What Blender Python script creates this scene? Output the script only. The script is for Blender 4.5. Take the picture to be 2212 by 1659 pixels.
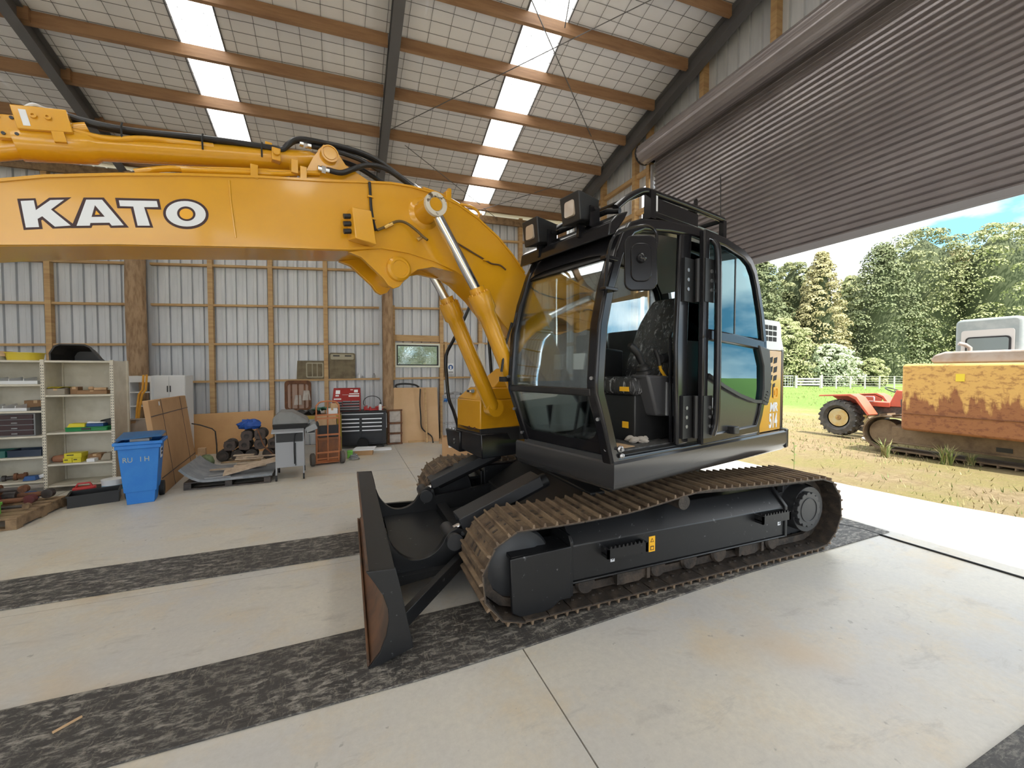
import bpy, bmesh, math, random
from mathutils import Vector, Matrix
random.seed(7)
scene = bpy.context.scene
for o in list(bpy.data.objects): bpy.data.objects.remove(o)
COL = scene.collection
pi = math.pi

# ---------------------------------------------------------------- camera
FPX, CXP, CYP, CAMH = 880.0, 1106.0, 829.5, 1.7
YAW, PIT = math.radians(22.0), math.radians(1.72)
FW = Vector((math.sin(YAW)*math.cos(PIT), math.cos(YAW)*math.cos(PIT), -math.sin(PIT)))
RT = Vector((math.cos(YAW), -math.sin(YAW), 0.0))
UP = RT.cross(FW)
CAM = Vector((0, 0, CAMH))
cam_data = bpy.data.cameras.new('camera')
cam_data.sensor_width = 36.0; cam_data.lens = FPX/2212.0*36.0
cam_data.clip_start = 0.05; cam_data.clip_end = 500
cam = bpy.data.objects.new('camera', cam_data); COL.objects.link(cam)
cam.matrix_world = Matrix(((RT.x, UP.x, -FW.x, CAM.x), (RT.y, UP.y, -FW.y, CAM.y), (RT.z, UP.z, -FW.z, CAM.z), (0, 0, 0, 1)))
scene.camera = cam

# ---------------------------------------------------------------- sky, sun, exposure
world = bpy.data.worlds.new('sky'); scene.world = world; world.use_nodes = True
wn, wl = world.node_tree.nodes, world.node_tree.links
wn.clear()
w_out = wn.new('ShaderNodeOutputWorld'); w_bg = wn.new('ShaderNodeBackground')
w_tc = wn.new('ShaderNodeTexCoord')
w_map = wn.new('ShaderNodeMapping'); w_map.inputs['Scale'].default_value = (1.0, 1.0, 2.2)
w_map.inputs['Location'].default_value = (0.29, 1.29, 0.62)
w_no = wn.new('ShaderNodeTexNoise'); w_no.inputs['Scale'].default_value = 2.3; w_no.inputs['Detail'].default_value = 7; w_no.inputs['Roughness'].default_value = .55
w_cr = wn.new('ShaderNodeValToRGB'); w_cr.color_ramp.elements[0].position = .36; w_cr.color_ramp.elements[1].position = .52
w_mix = wn.new('ShaderNodeMix'); w_mix.data_type = 'RGBA'
w_mix.inputs[6].default_value = (.14, .34, .50, 1); w_mix.inputs[7].default_value = (1.0, 1.0, 1.0, 1)
wl.new(w_tc.outputs['Generated'], w_map.inputs[0]); wl.new(w_map.outputs[0], w_no.inputs[0])
wl.new(w_no.outputs[0], w_cr.inputs[0]); wl.new(w_cr.outputs[0], w_mix.inputs[0])
wl.new(w_mix.outputs[2], w_bg.inputs[0]); wl.new(w_bg.outputs[0], w_out.inputs[0])
w_bg.inputs['Strength'].default_value = 1.25

sun_d = bpy.data.lights.new('sun', 'SUN'); sun_d.energy = 4.3; sun_d.angle = .009; sun_d.color = (1, .95, .86)
sun = bpy.data.objects.new('sun', sun_d); COL.objects.link(sun)
SUN_DIR = Vector((-0.06, 0.55, -1.0)).normalized()      # the way the light travels
sun.rotation_euler = SUN_DIR.to_track_quat('-Z', 'Y').to_euler()

scene.view_settings.view_transform = 'Standard'; scene.view_settings.look = 'None'
scene.view_settings.exposure = 1.45; scene.view_settings.gamma = 1.0; scene.view_settings.use_curve_mapping = False

# ---------------------------------------------------------------- helpers
def ray(px, py): return FW + RT*((px-CXP)/FPX) - UP*((py-CYP)/FPX)
def on_plane(px, py, n, d):
    r = ray(px, py); n = Vector(n); t = (d - n.dot(CAM))/n.dot(r); return CAM + r*t
def GP(px, py, z=0.0): return on_plane(px, py, (0, 0, 1), z)
SK = .065
def skew(x): return SK*(5.4-x)
def WP(px, py, d=9.95): return on_plane(px, py, (SK, 1, 0), d+SK*5.4)      # a point on a plane parallel to the back wall

class MB:
    def __init__(s): s.v = []; s.f = []; s.m = []; s.mi = 0
    def add(s, vs, fs):
        b = len(s.v); s.v += [Vector(p) for p in vs]
        for f in fs: s.f.append([b+i for i in f]); s.m.append(s.mi)
        return s
    def mat(s, i): s.mi = i; return s
    def box(s, x0, x1, y0, y1, z0, z1):
        if x0 > x1: x0, x1 = x1, x0
        if y0 > y1: y0, y1 = y1, y0
        if z0 > z1: z0, z1 = z1, z0
        return s.add([(x0,y0,z0),(x1,y0,z0),(x1,y1,z0),(x0,y1,z0),(x0,y0,z1),(x1,y0,z1),(x1,y1,z1),(x0,y1,z1)],
                     [(3,2,1,0),(4,5,6,7),(0,1,5,4),(1,2,6,5),(2,3,7,6),(3,0,4,7)])
    def hexa(s, b, t):                      # bottom ring of 4, top ring of 4
        return s.add(list(b)+list(t), [(3,2,1,0),(4,5,6,7),(0,1,5,4),(1,2,6,5),(2,3,7,6),(3,0,4,7)])
    def bar(s, p0, p1, w, h, up=(0,0,1)):   # rectangular bar from p0 to p1
        p0, p1 = Vector(p0), Vector(p1); d = (p1-p0).normalized(); u = Vector(up)
        a = d.cross(u)
        if a.length < 1e-4: a = d.cross(Vector((1,0,0)))
        a.normalize(); b = a.cross(d).normalized(); a *= w/2; b *= h/2
        return s.hexa([p0-a-b, p0+a-b, p0+a+b, p0-a+b], [p1-a-b, p1+a-b, p1+a+b, p1-a+b])
    def cyl(s, p0, p1, r0, r1=None, n=16, cap=True):
        p0, p1 = Vector(p0), Vector(p1); r1 = r0 if r1 is None else r1
        d = (p1-p0).normalized(); a = d.orthogonal().normalized(); b = d.cross(a)
        vs = []
        for p, r in ((p0, r0), (p1, r1)):
            for i in range(n):
                t = 2*pi*i/n; vs.append(p+a*math.cos(t)*r+b*math.sin(t)*r)
        fs = [(i, (i+1) % n, n+(i+1) % n, n+i) for i in range(n)]
        if cap: fs += [tuple(range(n-1, -1, -1)), tuple(range(n, 2*n))]
        return s.add(vs, fs)
    def lathe(s, p0, axis, prof, n=24, ang=None):        # prof: list of (along, radius)
        p0 = Vector(p0); d = Vector(axis).normalized(); a = d.orthogonal().normalized(); b = d.cross(a)
        vs = []
        for t, r in prof:
            for i in range(n):
                th = 2*pi*i/n; vs.append(p0+d*t+a*math.cos(th)*r+b*math.sin(th)*r)
        m = len(prof)
        fs = [(j*n+i, j*n+(i+1) % n, (j+1)*n+(i+1) % n, (j+1)*n+i) for j in range(m-1) for i in range(n)]
        if prof[0][1] > 1e-5: fs.append(tuple(range(n-1, -1, -1)))
        if prof[-1][1] > 1e-5: fs.append(tuple(range((m-1)*n, m*n)))
        return s.add(vs, fs)
    def tube(s, pts, r, n=8, closed=False, cap=True):
        pts = [Vector(p) for p in pts]; m = len(pts); vs = []; a = None
        for i in range(m):
            if closed: d = (pts[(i+1) % m]-pts[i-1])
            else: d = pts[min(i+1, m-1)]-pts[max(i-1, 0)]
            d.normalize()
            if a is None: a = d.orthogonal().normalized()
            else:
                a = a-d*a.dot(d)
                a = d.orthogonal().normalized() if a.length < 1e-5 else a.normalized()
            b = d.cross(a); rr = r[i] if isinstance(r, (list, tuple)) else r
            for k in range(n):
                t = 2*pi*k/n; vs.append(pts[i]+a*math.cos(t)*rr+b*math.sin(t)*rr)
        fs = []
        for i in range(m if closed else m-1):
            j = (i+1) % m
            fs += [(i*n+k, i*n+(k+1) % n, j*n+(k+1) % n, j*n+k) for k in range(n)]
        if cap and not closed: fs += [tuple(range(n-1, -1, -1)), tuple(range((m-1)*n, m*n))]
        return s.add(vs, fs)
    def prism(s, poly, fn, t0, t1):          # poly of (a,b); fn(a,b,t) -> point
        n = len(poly)
        vs = [fn(a, b, t0) for a, b in poly]+[fn(a, b, t1) for a, b in poly]
        fs = [tuple(range(n-1, -1, -1)), tuple(range(n, 2*n))]+[(i, (i+1) % n, n+(i+1) % n, n+i) for i in range(n)]
        return s.add(vs, fs)
    def ring(s, outer, inner, fn, t0, t1):   # two closed outlines with the same count, extruded
        n = len(outer)
        vs = [fn(a, b, t) for t in (t0, t1) for P in (outer, inner) for a, b in P]
        fs = []
        for i in range(n):
            j = (i+1) % n
            fs += [(i, n+i, n+j, j), (2*n+i, 2*n+j, 3*n+j, 3*n+i), (i, j, 2*n+j, 2*n+i), (n+i, 3*n+i, 3*n+j, n+j)]
        return s.add(vs, fs)
    def strip(s, path, w, fn, t0, t1, closed=False):   # a bent flat bar: path of (a,b), width w inside the plane
        n = len(path); L = []; Rr = []
        for i in range(n):
            if closed: p, q = path[i-1], path[(i+1) % n]
            else: p, q = path[max(i-1, 0)], path[min(i+1, n-1)]
            dx, dy = q[0]-p[0], q[1]-p[1]; l = math.hypot(dx, dy) or 1
            nx, ny = -dy/l*w/2, dx/l*w/2
            L.append((path[i][0]+nx, path[i][1]+ny)); Rr.append((path[i][0]-nx, path[i][1]-ny))
        if closed: return s.ring(L, Rr, fn, t0, t1)
        return s.prism(L+Rr[::-1], fn, t0, t1)
    def grid(s, nu, nv, fn):
        vs = [fn(i/nu, j/nv) for j in range(nv+1) for i in range(nu+1)]
        fs = [(j*(nu+1)+i, j*(nu+1)+i+1, (j+1)*(nu+1)+i+1, (j+1)*(nu+1)+i) for j in range(nv) for i in range(nu)]
        return s.add(vs, fs)
    def xf(s, M, since=0):
        for i in range(since, len(s.v)): s.v[i] = M @ s.v[i]
        return s
    def crumple(s, a, seed):
        r = random.Random(seed)
        for p in s.v: p.x += r.uniform(-a, a); p.y += r.uniform(-a, a); p.z = max(0, p.z+r.uniform(-a, a)*.8)
        return s
    def sk(s):
        for p in s.v: p.y += skew(p.x)
        return s
    def build(s, name, mats, parent=None, bevel=0, smooth=40, recalc=True, segs=2):
        me = bpy.data.meshes.new(name)
        me.from_pydata([tuple(p) for p in s.v], [], s.f)
        mats = mats if isinstance(mats, (list, tuple)) else [mats]
        for m in mats: me.materials.append(m)
        if len(mats) > 1: me.polygons.foreach_set('material_index', s.m)
        if recalc:
            bm = bmesh.new(); bm.from_mesh(me); bmesh.ops.recalc_face_normals(bm, faces=bm.faces); bm.to_mesh(me); bm.free()
        if smooth:
            me.shade_smooth(); me.set_sharp_from_angle(angle=math.radians(smooth))
        me.update()
        o = bpy.data.objects.new(name, me); COL.objects.link(o)
        if parent: o.parent = parent
        if bevel:
            md = o.modifiers.new('bevel', 'BEVEL'); md.width = bevel; md.segments = segs; md.limit_method = 'ANGLE'; md.angle_limit = math.radians(35)
        return o

def tag(o, label=None, cat=None, group=None, kind=None):
    if label: o['label'] = label
    if cat: o['category'] = cat
    if group: o['group'] = group
    if kind: o['kind'] = kind
    return o
def thing(name, label, cat, loc=(0,0,0), rz=0, group=None):
    o = bpy.data.objects.new(name, None); COL.objects.link(o)
    o.location = loc; o.rotation_euler = (0, 0, rz); o.empty_display_size = .2
    return tag(o, label, cat, group)
def place(o, loc=(0,0,0), rz=0, rot=None):
    o.location = loc; o.rotation_euler = rot if rot else (0, 0, rz); return o
def copy_tree(o, parent=None):
    c = o.copy(); COL.objects.link(c)
    if parent: c.parent = parent
    for ch in list(o.children): copy_tree(ch, c)
    return c
def rrect(x0, x1, y0, y1, r, n=5):
    out = []
    for cx, cy, a0 in ((x1-r, y0+r, -pi/2), (x1-r, y1-r, 0), (x0+r, y1-r, pi/2), (x0+r, y0+r, pi)):
        for i in range(n+1):
            a = a0+pi/2*i/n; out.append((cx+r*math.cos(a), cy+r*math.sin(a)))
    return out
def smooth_path(pts, k=4, closed=False):        # Catmull-Rom
    P = [Vector(p) for p in pts]; n = len(P); out = []
    for i in range(n if closed else n-1):
        p0 = P[i-1] if (closed or i > 0) else P[0]*2-P[1]
        p1, p2 = P[i], P[(i+1) % n]
        p3 = P[(i+2) % n] if (closed or i+2 < n) else P[n-1]*2-P[n-2]
        for j in range(k):
            t = j/k
            out.append(.5*((2*p1)+(p2-p0)*t+(2*p0-5*p1+4*p2-p3)*t*t+(3*p1-p0-3*p2+p3)*t**3))
    if not closed: out.append(P[-1])
    return out
XZ = lambda a, b, t: (a, t, b)
YZ = lambda a, b, t: (t, a, b)
XY = lambda a, b, t: (a, b, t)

# ---------------------------------------------------------------- materials
def new_mat(name):
    m = bpy.data.materials.new(name); m.use_nodes = True
    return m, m.node_tree.nodes, m.node_tree.links, m.node_tree.nodes['Principled BSDF']
def c4(c): return (c[0], c[1], c[2], 1)
def noise_fac(n, l, scale, detail=4, rough=.6, lo=.4, hi=.62, coord='Object', stretch=None, dist=0):
    tc = n.new('ShaderNodeTexCoord'); no = n.new('ShaderNodeTexNoise'); cr = n.new('ShaderNodeValToRGB')
    no.inputs['Scale'].default_value = scale; no.inputs['Detail'].default_value = detail; no.inputs['Roughness'].default_value = rough
    no.inputs['Distortion'].default_value = dist
    cr.color_ramp.elements[0].position = lo; cr.color_ramp.elements[1].position = hi
    src = tc.outputs[coord]
    if stretch:
        mp = n.new('ShaderNodeMapping'); mp.inputs['Scale'].default_value = stretch
        l.new(src, mp.inputs[0]); src = mp.outputs[0]
    l.new(src, no.inputs[0]); l.new(no.outputs[0], cr.inputs[0])
    return cr.outputs[0], no.outputs[0]
def mixc(n, l, fac, a, b):
    mx = n.new('ShaderNodeMix'); mx.data_type = 'RGBA'
    if hasattr(fac, 'links'): l.new(fac, mx.inputs[0])
    else: mx.inputs[0].default_value = fac
    for s, v in ((6, a), (7, b)):
        if hasattr(v, 'links'): l.new(v, mx.inputs[s])
        else: mx.inputs[s].default_value = c4(v)
    return mx.outputs[2]
def bumpn(n, l, b, h, strength, dist=.02):
    bp = n.new('ShaderNodeBump'); bp.inputs['Strength'].default_value = strength; bp.inputs['Distance'].default_value = dist
    l.new(h, bp.inputs['Height']); l.new(bp.outputs[0], b.inputs['Normal'])
def M(name, base, rough=.5, metal=0.0, var=None, vs=5, lo=.42, hi=.66, bump=0, bs=40, coat=0, spec=.5, stretch=None, detail=4):
    m, n, l, b = new_mat(name)
    b.inputs['Base Color'].default_value = c4(base); b.inputs['Roughness'].default_value = rough; b.inputs['Metallic'].default_value = metal
    b.inputs['Coat Weight'].default_value = coat; b.inputs['Coat Roughness'].default_value = .08
    b.inputs['Specular IOR Level'].default_value = spec
    if var:
        f, _ = noise_fac(n, l, vs, detail=detail, lo=lo, hi=hi, stretch=stretch)
        l.new(mixc(n, l, f, base, var), b.inputs['Base Color'])
    if bump:
        _, h = noise_fac(n, l, bs); bumpn(n, l, b, h, bump)
    return m
def glass_mat(name, tint, rough=.01, ior=1.5, boost=1.0, gcol=(.95, .97, 1)):
    m, n, l, b = new_mat(name); n.remove(b); out = n['Material Output']
    t = n.new('ShaderNodeBsdfTransparent'); t.inputs[0].default_value = c4(tint)
    g = n.new('ShaderNodeBsdfGlossy'); g.inputs['Roughness'].default_value = rough; g.inputs[0].default_value = c4(gcol)
    fr = n.new('ShaderNodeFresnel'); fr.inputs[0].default_value = ior
    mu = n.new('ShaderNodeMath'); mu.operation = 'MULTIPLY'; mu.use_clamp = True; mu.inputs[1].default_value = boost
    mx = n.new('ShaderNodeMixShader')
    l.new(fr.outputs[0], mu.inputs[0]); l.new(mu.outputs[0], mx.inputs[0])
    l.new(t.outputs[0], mx.inputs[1]); l.new(g.outputs[0], mx.inputs[2]); l.new(mx.outputs[0], out.inputs[0])
    return m

YEL = M('yellow_paint', (.66, .325, .012), .24, var=(.61, .295, .011), vs=2, coat=.6)
YELW = M('decal_yellow', (.78, .38, .016), .4)
BLK = M('black_gloss_paint', (.011, .011, .013), .16, spec=.4)
BLKM = M('black_satin', (.014, .014, .015), .45)
BLKW = M('worn_black_steel', (.010, .0105, .012), .38, var=(.16, .16, .165), vs=22, lo=.655, hi=.72, detail=10)
SKIRT = M('charcoal_paint', (.035, .035, .037), .22, spec=.5)
DKG = M('dark_grey_metal', (.03, .031, .034), .45)
CHROME = M('chrome', (.75, .76, .78), .12, 1.0)
STEELC = M('bare_steel', (.45, .45, .46), .35, 1.0)
WHITE = M('white_paint', (.78, .79, .8), .35)
WHITED = M('decal_white', (.72, .74, .78), .45)
DECD = M('decal_dark', (.035, .008, .008), .5)
TRK = M('track_steel_dusty', (.125, .085, .055), .7, var=(.29, .205, .125), vs=5, lo=.38, hi=.72, bump=.3, bs=60)
TRKD = M('track_steel_dark', (.028, .022, .018), .55, var=(.075, .055, .04), vs=11, bump=.3, bs=50)
RUBBER = M('black_rubber', (.012, .012, .013), .55)
HOSE = M('hydraulic_hose', (.014, .014, .016), .4)
TIMB = M('pine_timber', (.55, .36, .17), .65, var=(.42, .25, .11), vs=3, stretch=(.6, .6, 6), bump=.1, bs=30)
TIMBH = M('purlin_timber', (.33, .19, .10), .65, var=(.25, .135, .07), vs=3, stretch=(.5, 5, 5), bump=.1, bs=30)
TIMBR = M('weathered_timber', (.30, .20, .11), .8, var=(.16, .10, .055), vs=9, bump=.3, bs=40)
POLE = M('round_pole_timber', (.42, .28, .165), .75, var=(.25, .15, .08), vs=5, stretch=(3, 3, .8), bump=.5, bs=18)
RAFT = M('painted_steel', (.125, .123, .13), .45)
PAPER = M('roof_paper', (.84, .83, .84), .55, var=(.75, .735, .75), vs=1.1, lo=.3, hi=.8, bump=.15, bs=5)
NET = M('netting_wire', (.06, .058, .06), .5)
CARD = M('cardboard', (.52, .31, .155), .75, var=(.46, .27, .13), vs=2)
CARDD = M('cardboard_dark', (.30, .17, .085), .75)
CARDL = M('cardboard_light', (.60, .40, .23), .75, var=(.5, .32, .17), vs=8)
BOARDM = M('hardboard_tan', (.62, .36, .155), .6, var=(.56, .31, .13), vs=2)
CREAM = M('cream_shelf_paint', (.70, .65, .54), .5, var=(.60, .55, .44), vs=4)
GREYP = M('grey_plastic', (.28, .285, .29), .45)
GREYC = M('grey_cabinet_paint', (.33, .34, .36), .4)
BLUEP = M('blue_plastic', (.02, .19, .62), .45, var=(.03, .22, .64), vs=5)
BLUED = M('dark_blue', (.02, .09, .28), .5)
GREENP = M('green_plastic', (.01, .22, .06), .4)
LIMEP = M('lime_plastic', (.17, .52, .06), .4)
YELP = M('yellow_plastic', (.72, .56, .05), .45)
YELB = M('yellow_box', (.70, .60, .03), .5)
REDP = M('red_paint', (.33, .02, .018), .35)
REDB = M('red_plastic', (.50, .03, .03), .4)
PINK = M('faded_red', (.5, .12, .12), .6)
ORNG = M('orange_paint', (.52, .19, .075), .5, var=(.42, .14, .05), vs=8)
RUST = M('rust', (.20, .085, .04), .85, var=(.10, .045, .025), vs=9, bump=.4, bs=40)
IRON = M('oily_iron', (.04, .033, .03), .5, var=(.09, .07, .06), vs=12)
OLIVE = M('olive_paint', (.19, .15, .085), .6, var=(.12, .09, .05), vs=6)
GREENT = M('tarp_green', (.04, .16, .11), .6)
RAG = M('rag_cloth', (.55, .50, .45), .9, var=(.40, .35, .31), vs=10)
RAGB = M('canvas_cloth', (.34, .28, .23), .9, var=(.27, .21, .17), vs=3)
PAPERW = M('white_paper', (.85, .86, .88), .5)
ORANGEP = M('orange_bar_paint', (.85, .42, .05), .4)

# ================================================================ the setting
def concrete_mat():
    m, n, l, b = new_mat('concrete_floor')
    f1, h1 = noise_fac(n, l, .55, 5, .6, .35, .68)
    f2, _ = noise_fac(n, l, 1.7, 6, .7, .50, .75)
    f3, h3 = noise_fac(n, l, 28, 6, .75, .3, .7)
    f4, _ = noise_fac(n, l, 3.2, 9, .72, .56, .70, stretch=(.7, 1.6, 1), dist=.5)
    f5, _ = noise_fac(n, l, .9, 3, .5, .58, .72)
    f6, _ = noise_fac(n, l, 16, 3, .5, .70, .74)
    c = mixc(n, l, f1, (.52, .51, .50), (.69, .635, .52))
    c = mixc(n, l, f2, c, (.64, .53, .37))
    mu = n.new('ShaderNodeMath'); mu.operation = 'MULTIPLY'; mu.inputs[1].default_value = .45; l.new(f3, mu.inputs[0])
    c = mixc(n, l, mu.outputs[0], c, (.42, .40, .365))
    m4 = n.new('ShaderNodeMath'); m4.operation = 'MULTIPLY'; m4.inputs[1].default_value = .6; l.new(f4, m4.inputs[0])
    c = mixc(n, l, m4.outputs[0], c, (.36, .335, .305))
    m5 = n.new('ShaderNodeMath'); m5.operation = 'MULTIPLY'; m5.inputs[1].default_value = .55; l.new(f5, m5.inputs[0])
    c = mixc(n, l, m5.outputs[0], c, (.60, .44, .25))
    m6 = n.new('ShaderNodeMath'); m6.operation = 'MULTIPLY'; m6.inputs[1].default_value = .5; l.new(f6, m6.inputs[0])
    c = mixc(n, l, m6.outputs[0], c, (.22, .20, .18))
    l.new(c, b.inputs['Base Color'])
    b.inputs['Roughness'].default_value = .42; b.inputs['Specular IOR Level'].default_value = .4
    bumpn(n, l, b, h3, .08, .01)
    return m
CONC = concrete_mat()
JOINT = M('floor_joint', (.10, .095, .09), .9)
fl = MB().box(-9, 5.69, -4.6, 10.95, -.10, -.012).build('floor', JOINT); tag(fl, 'pale concrete shed floor with saw-cut joints', None, None, 'structure')
XB, YB = [-9, -3.72, .98, 5.69], [-4.6, 3.89, 7.32, 10.95]
g = .004
for i in range(3):
    for j in range(3):
        MB().box(XB[i]+g, XB[i+1]-g, YB[j]+g, YB[j+1]-g, -.012, 0).build('slab', CONC, fl, smooth=0)
ap = MB()
ap.prism([(5.70, -9), (7.45, -9), (7.30, 2.1), (7.10, 2.75), (6.98, 3.7), (6.9, 6.5), (6.8, 10.5), (5.70, 10.5)], XY, -.10, -.006)
APR = M('concrete_apron', (.50, .49, .46), .6, var=(.38, .37, .34), vs=3, lo=.45, hi=.75, bump=.1, bs=30, detail=7)
ap = ap.build('pavement', APR); tag(ap, 'sunlit concrete apron outside the roller door', None, None, 'structure')

# rubber matting strips under the tracks
def mat_mat():
    m, n, l, b = new_mat('dusty_rubber_mat')
    f1, h = noise_fac(n, l, 22, 9, .78, .49, .62, stretch=(.5, 1.2, 1), dist=.35)
    f2, _ = noise_fac(n, l, .8, 4, .6, .22, .55)
    f3, _ = noise_fac(n, l, 40, 6, .8, .55, .62, stretch=(1, .3, 1))
    mu = n.new('ShaderNodeMath'); mu.operation = 'MULTIPLY'; l.new(f1, mu.inputs[0]); l.new(f2, mu.inputs[1])
    c = mixc(n, l, mu.outputs[0], (.048, .044, .041), (.33, .305, .265))
    m3 = n.new('ShaderNodeMath'); m3.operation = 'MULTIPLY'; m3.inputs[1].default_value = .5; l.new(f3, m3.inputs[0])
    c = mixc(n, l, m3.outputs[0], c, (.27, .24, .20))
    l.new(c, b.inputs['Base Color']); b.inputs['Roughness'].default_value = .6
    bumpn(n, l, b, h, .35, .02)
    return m
MATM = mat_mat()
def floor_mat(poly, label):
    o = MB().prism(poly, XY, .001, .012).build('rubber_mat', MATM, bevel=.003)
    return tag(o, label, 'floor mat', 'black rubber floor strips')
floor_mat([(-7, 2.20), (-1, 2.225), (.35, 2.22), (1, 2.245), (3.1, 2.39), (5.3, 2.455), (5.3, 3.02), (1, 2.83), (-.9, 2.79), (-7, 2.86)], 'dusty black rubber floor strip under the near track and blade')
floor_mat([(-7, 4.0), (5.2, 4.0), (5.2, 4.58), (-7, 4.55)], 'dusty black rubber floor strip running under the far track')
floor_mat([(2.2, .2), (5.3, .2), (5.3, .86), (2.2, .84)], 'dark rubber strip at the bottom right corner of the floor')

# ---- corrugated wall cladding
def clad_mat():
    m, n, l, b = new_mat('galvanised_cladding')
    f, h = noise_fac(n, l, 2.5, 5, .6, .35, .7, stretch=(3, 3, .35))
    l.new(mixc(n, l, f, (.56, .58, .615), (.68, .695, .72)), b.inputs['Base Color'])
    b.inputs['Metallic'].default_value = .1; b.inputs['Roughness'].default_value = .42
    return m
CLAD = clad_mat()
def sheet_mesh(w, z0, z1, ribs=4):
    """trapezoidal sheet along X, ribs stand away from the room (towards +Y)"""
    mb = MB(); p = w/ribs; prof = []
    for i in range(ribs):
        x = i*p
        prof += [(x, 0), (x+p*.44, 0), (x+p*.46, .004), (x+p*.52, .004), (x+p*.54, 0), (x+p*.80, 0), (x+p*.85, .045), (x+p*.96, .045)]
    prof.append((w, 0))
    vs = []
    for x, y in prof: vs += [(x, y, z0), (x, y, z1)]
    mb.add(vs, [(2*i, 2*i+2, 2*i+3, 2*i+1) for i in range(len(prof)-1)])
    return mb
wb = MB().box(-9.05, 5.6, 10.12, 10.14, 0, .12).sk().build('wall_back', RAFT); tag(wb, 'galvanised steel rear wall with timber framing', None, None, 'structure')
def back_sheet(x0, x1, z0, z1, ribs):
    mb = sheet_mesh(x1-x0, z0, z1, ribs); mb.xf(Matrix.Translation((x0, 10.055, 0))); mb.sk(); mb.build('sheet', CLAD, wb, smooth=0)
xs = [-9+.8*i for i in range(13)]
for i in range(12): back_sheet(xs[i], xs[i+1], 0.02, 5.78, 4)
back_sheet(.6, 1.07, .02, 5.75, 2)
back_sheet(1.07, 2.18, .02, 1.82, 5); back_sheet(1.07, 2.18, 2.39, 5.75, 5)
for a in (2.18, 2.98, 3.78, 4.58): back_sheet(a, a+.8, .02, 5.72, 4)
GZ = [(.74, 0), (1.545, .012), (2.376, .024), (3.23, .034), (4.10, .045), (4.95, .05), (5.62, .0)]
def gz(k, x): return GZ[k][0]+GZ[k][1]*x
def girt(x0, x1, k):
    z0, z1 = gz(k, x0), gz(k, x1)
    MB().hexa([(x0, 9.955, z0-.045), (x1, 9.955, z1-.045), (x1, 10.05, z1-.045), (x0, 10.05, z0-.045)],
              [(x0, 9.955, z0), (x1, 9.955, z1), (x1, 10.05, z1), (x0, 10.05, z0)]).sk().build('girt', TIMB, wb)
bays = [(-8.9, -4.08), (-3.72, .72), (1.03, 5.3)]
for k in range(7):
    for (a, b_) in bays:
        if k == 0 and a > 0: continue
        girt(a, b_, k)
for x in (-6.6, -5.32, -2.68, -1.56, -.45, 2.20, 3.2, 4.3):
    MB().hexa([(x-.045, 9.93, 0), (x+.045, 9.93, 0), (x+.045, 10.05, 0), (x-.045, 10.05, 0)],
              [(x-.045, 9.93, 5.75), (x+.045, 9.93, 5.75), (x+.045, 10.05, 5.75), (x-.045, 10.05, 5.75)]).sk().build('stud', TIMB, wb)
MB().box(1.03, 1.08, 9.93, 10.05, 1.5, 3.3).sk().build('stud', TIMB, wb)
MB().box(2.27, 2.34, 9.94, 10.05, 1.5, 2.45).sk().build('stud', TIMB, wb)
MB().box(1.06, 2.17, 9.985, 10.05, 2.45, 2.60).sk().build('window_header', TIMB, wb)
def pole(x, r0, r1, h, y=9.80):
    mb = MB(); rr = random.Random(int(x*10)); n, k = 18, 26; vs = []
    for j in range(k+1):
        t = j/k; r = r0+(r1-r0)*t
        for i in range(n):
            a = 2*pi*i/n; q = r*(1+.035*math.sin(3*a+j*.7)+.02*rr.uniform(-1, 1))
            vs.append((x+q*math.cos(a), y+q*math.sin(a), h*t))
    mb.add(vs, [(j*n+i, j*n+(i+1) % n, (j+1)*n+(i+1) % n, (j+1)*n+i) for j in range(k) for i in range(n)]+[tuple(range(n-1, -1, -1)), tuple(range(k*n, k*n+n))])
    return mb.sk().build('post', POLE, wb, smooth=60)
pole(-3.90, .17, .16, 5.6); pole(.90, .125, .12, 5.6); pole(5.42, .13, .12, 5.6)
# ---- gable wall with the roller door opening
wr = MB().box(5.70, 5.73, 6.6, 10.1, 0, .1).build('wall_right', RAFT); tag(wr, 'steel-clad gable wall around the roller door', None, None, 'structure')
def zr(y):                                   # roof paper plane (base coordinates, before the skew)
    return 6.28+.2494*(8.26-y) if y > 2.7 else 6.28+.2494*(8.26-2.7)-.2494*(2.7-y)
def gable_sheet(y0, y1, z0, ribs=4):
    mb = MB(); p = (y1-y0)/ribs; vs = []; prof = []
    for i in range(ribs):
        y = y0+i*p; prof += [(y, 0), (y+p*.80, 0), (y+p*.86, .03), (y+p*.95, .03)]
    prof.append((y1, 0))
    for y, d in prof: vs += [(5.70+d, y, z0), (5.70+d, y, zr(y)+.15)]
    mb.add(vs, [(2*i, 2*i+2, 2*i+3, 2*i+1) for i in range(len(prof)-1)])
    mb.build('sheet', CLAD, wr, smooth=0)
y = 10.12
while y > -4.5:
    y2 = max(y-.8, -4.6); gable_sheet(y2, y, .02 if y2 > 6.4 or y < -2.4 else 5.5); y = y2
for yy, z0 in ((9.4, 0), (8.2, 0), (7.05, 0), (6.62, 0), (5.3, 5.7), (4.05, 5.7), (2.7, 5.7), (1.3, 5.7), (-.5, 5.7)):
    MB().box(5.58, 5.70, yy-.045, yy+.045, z0, zr(yy)-.05).build('stud', TIMB, wr)
for z in (.75, 1.6, 2.45, 3.3, 4.15, 5.0, 5.75):
    MB().box(5.62, 5.70, 6.62, 10.0, z-.045, z+.045).build('girt', TIMB, wr)
MB().box(5.60, 5.70, -2.5, 6.6, 5.52, 5.66).build('lintel', TIMB, wr)
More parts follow.
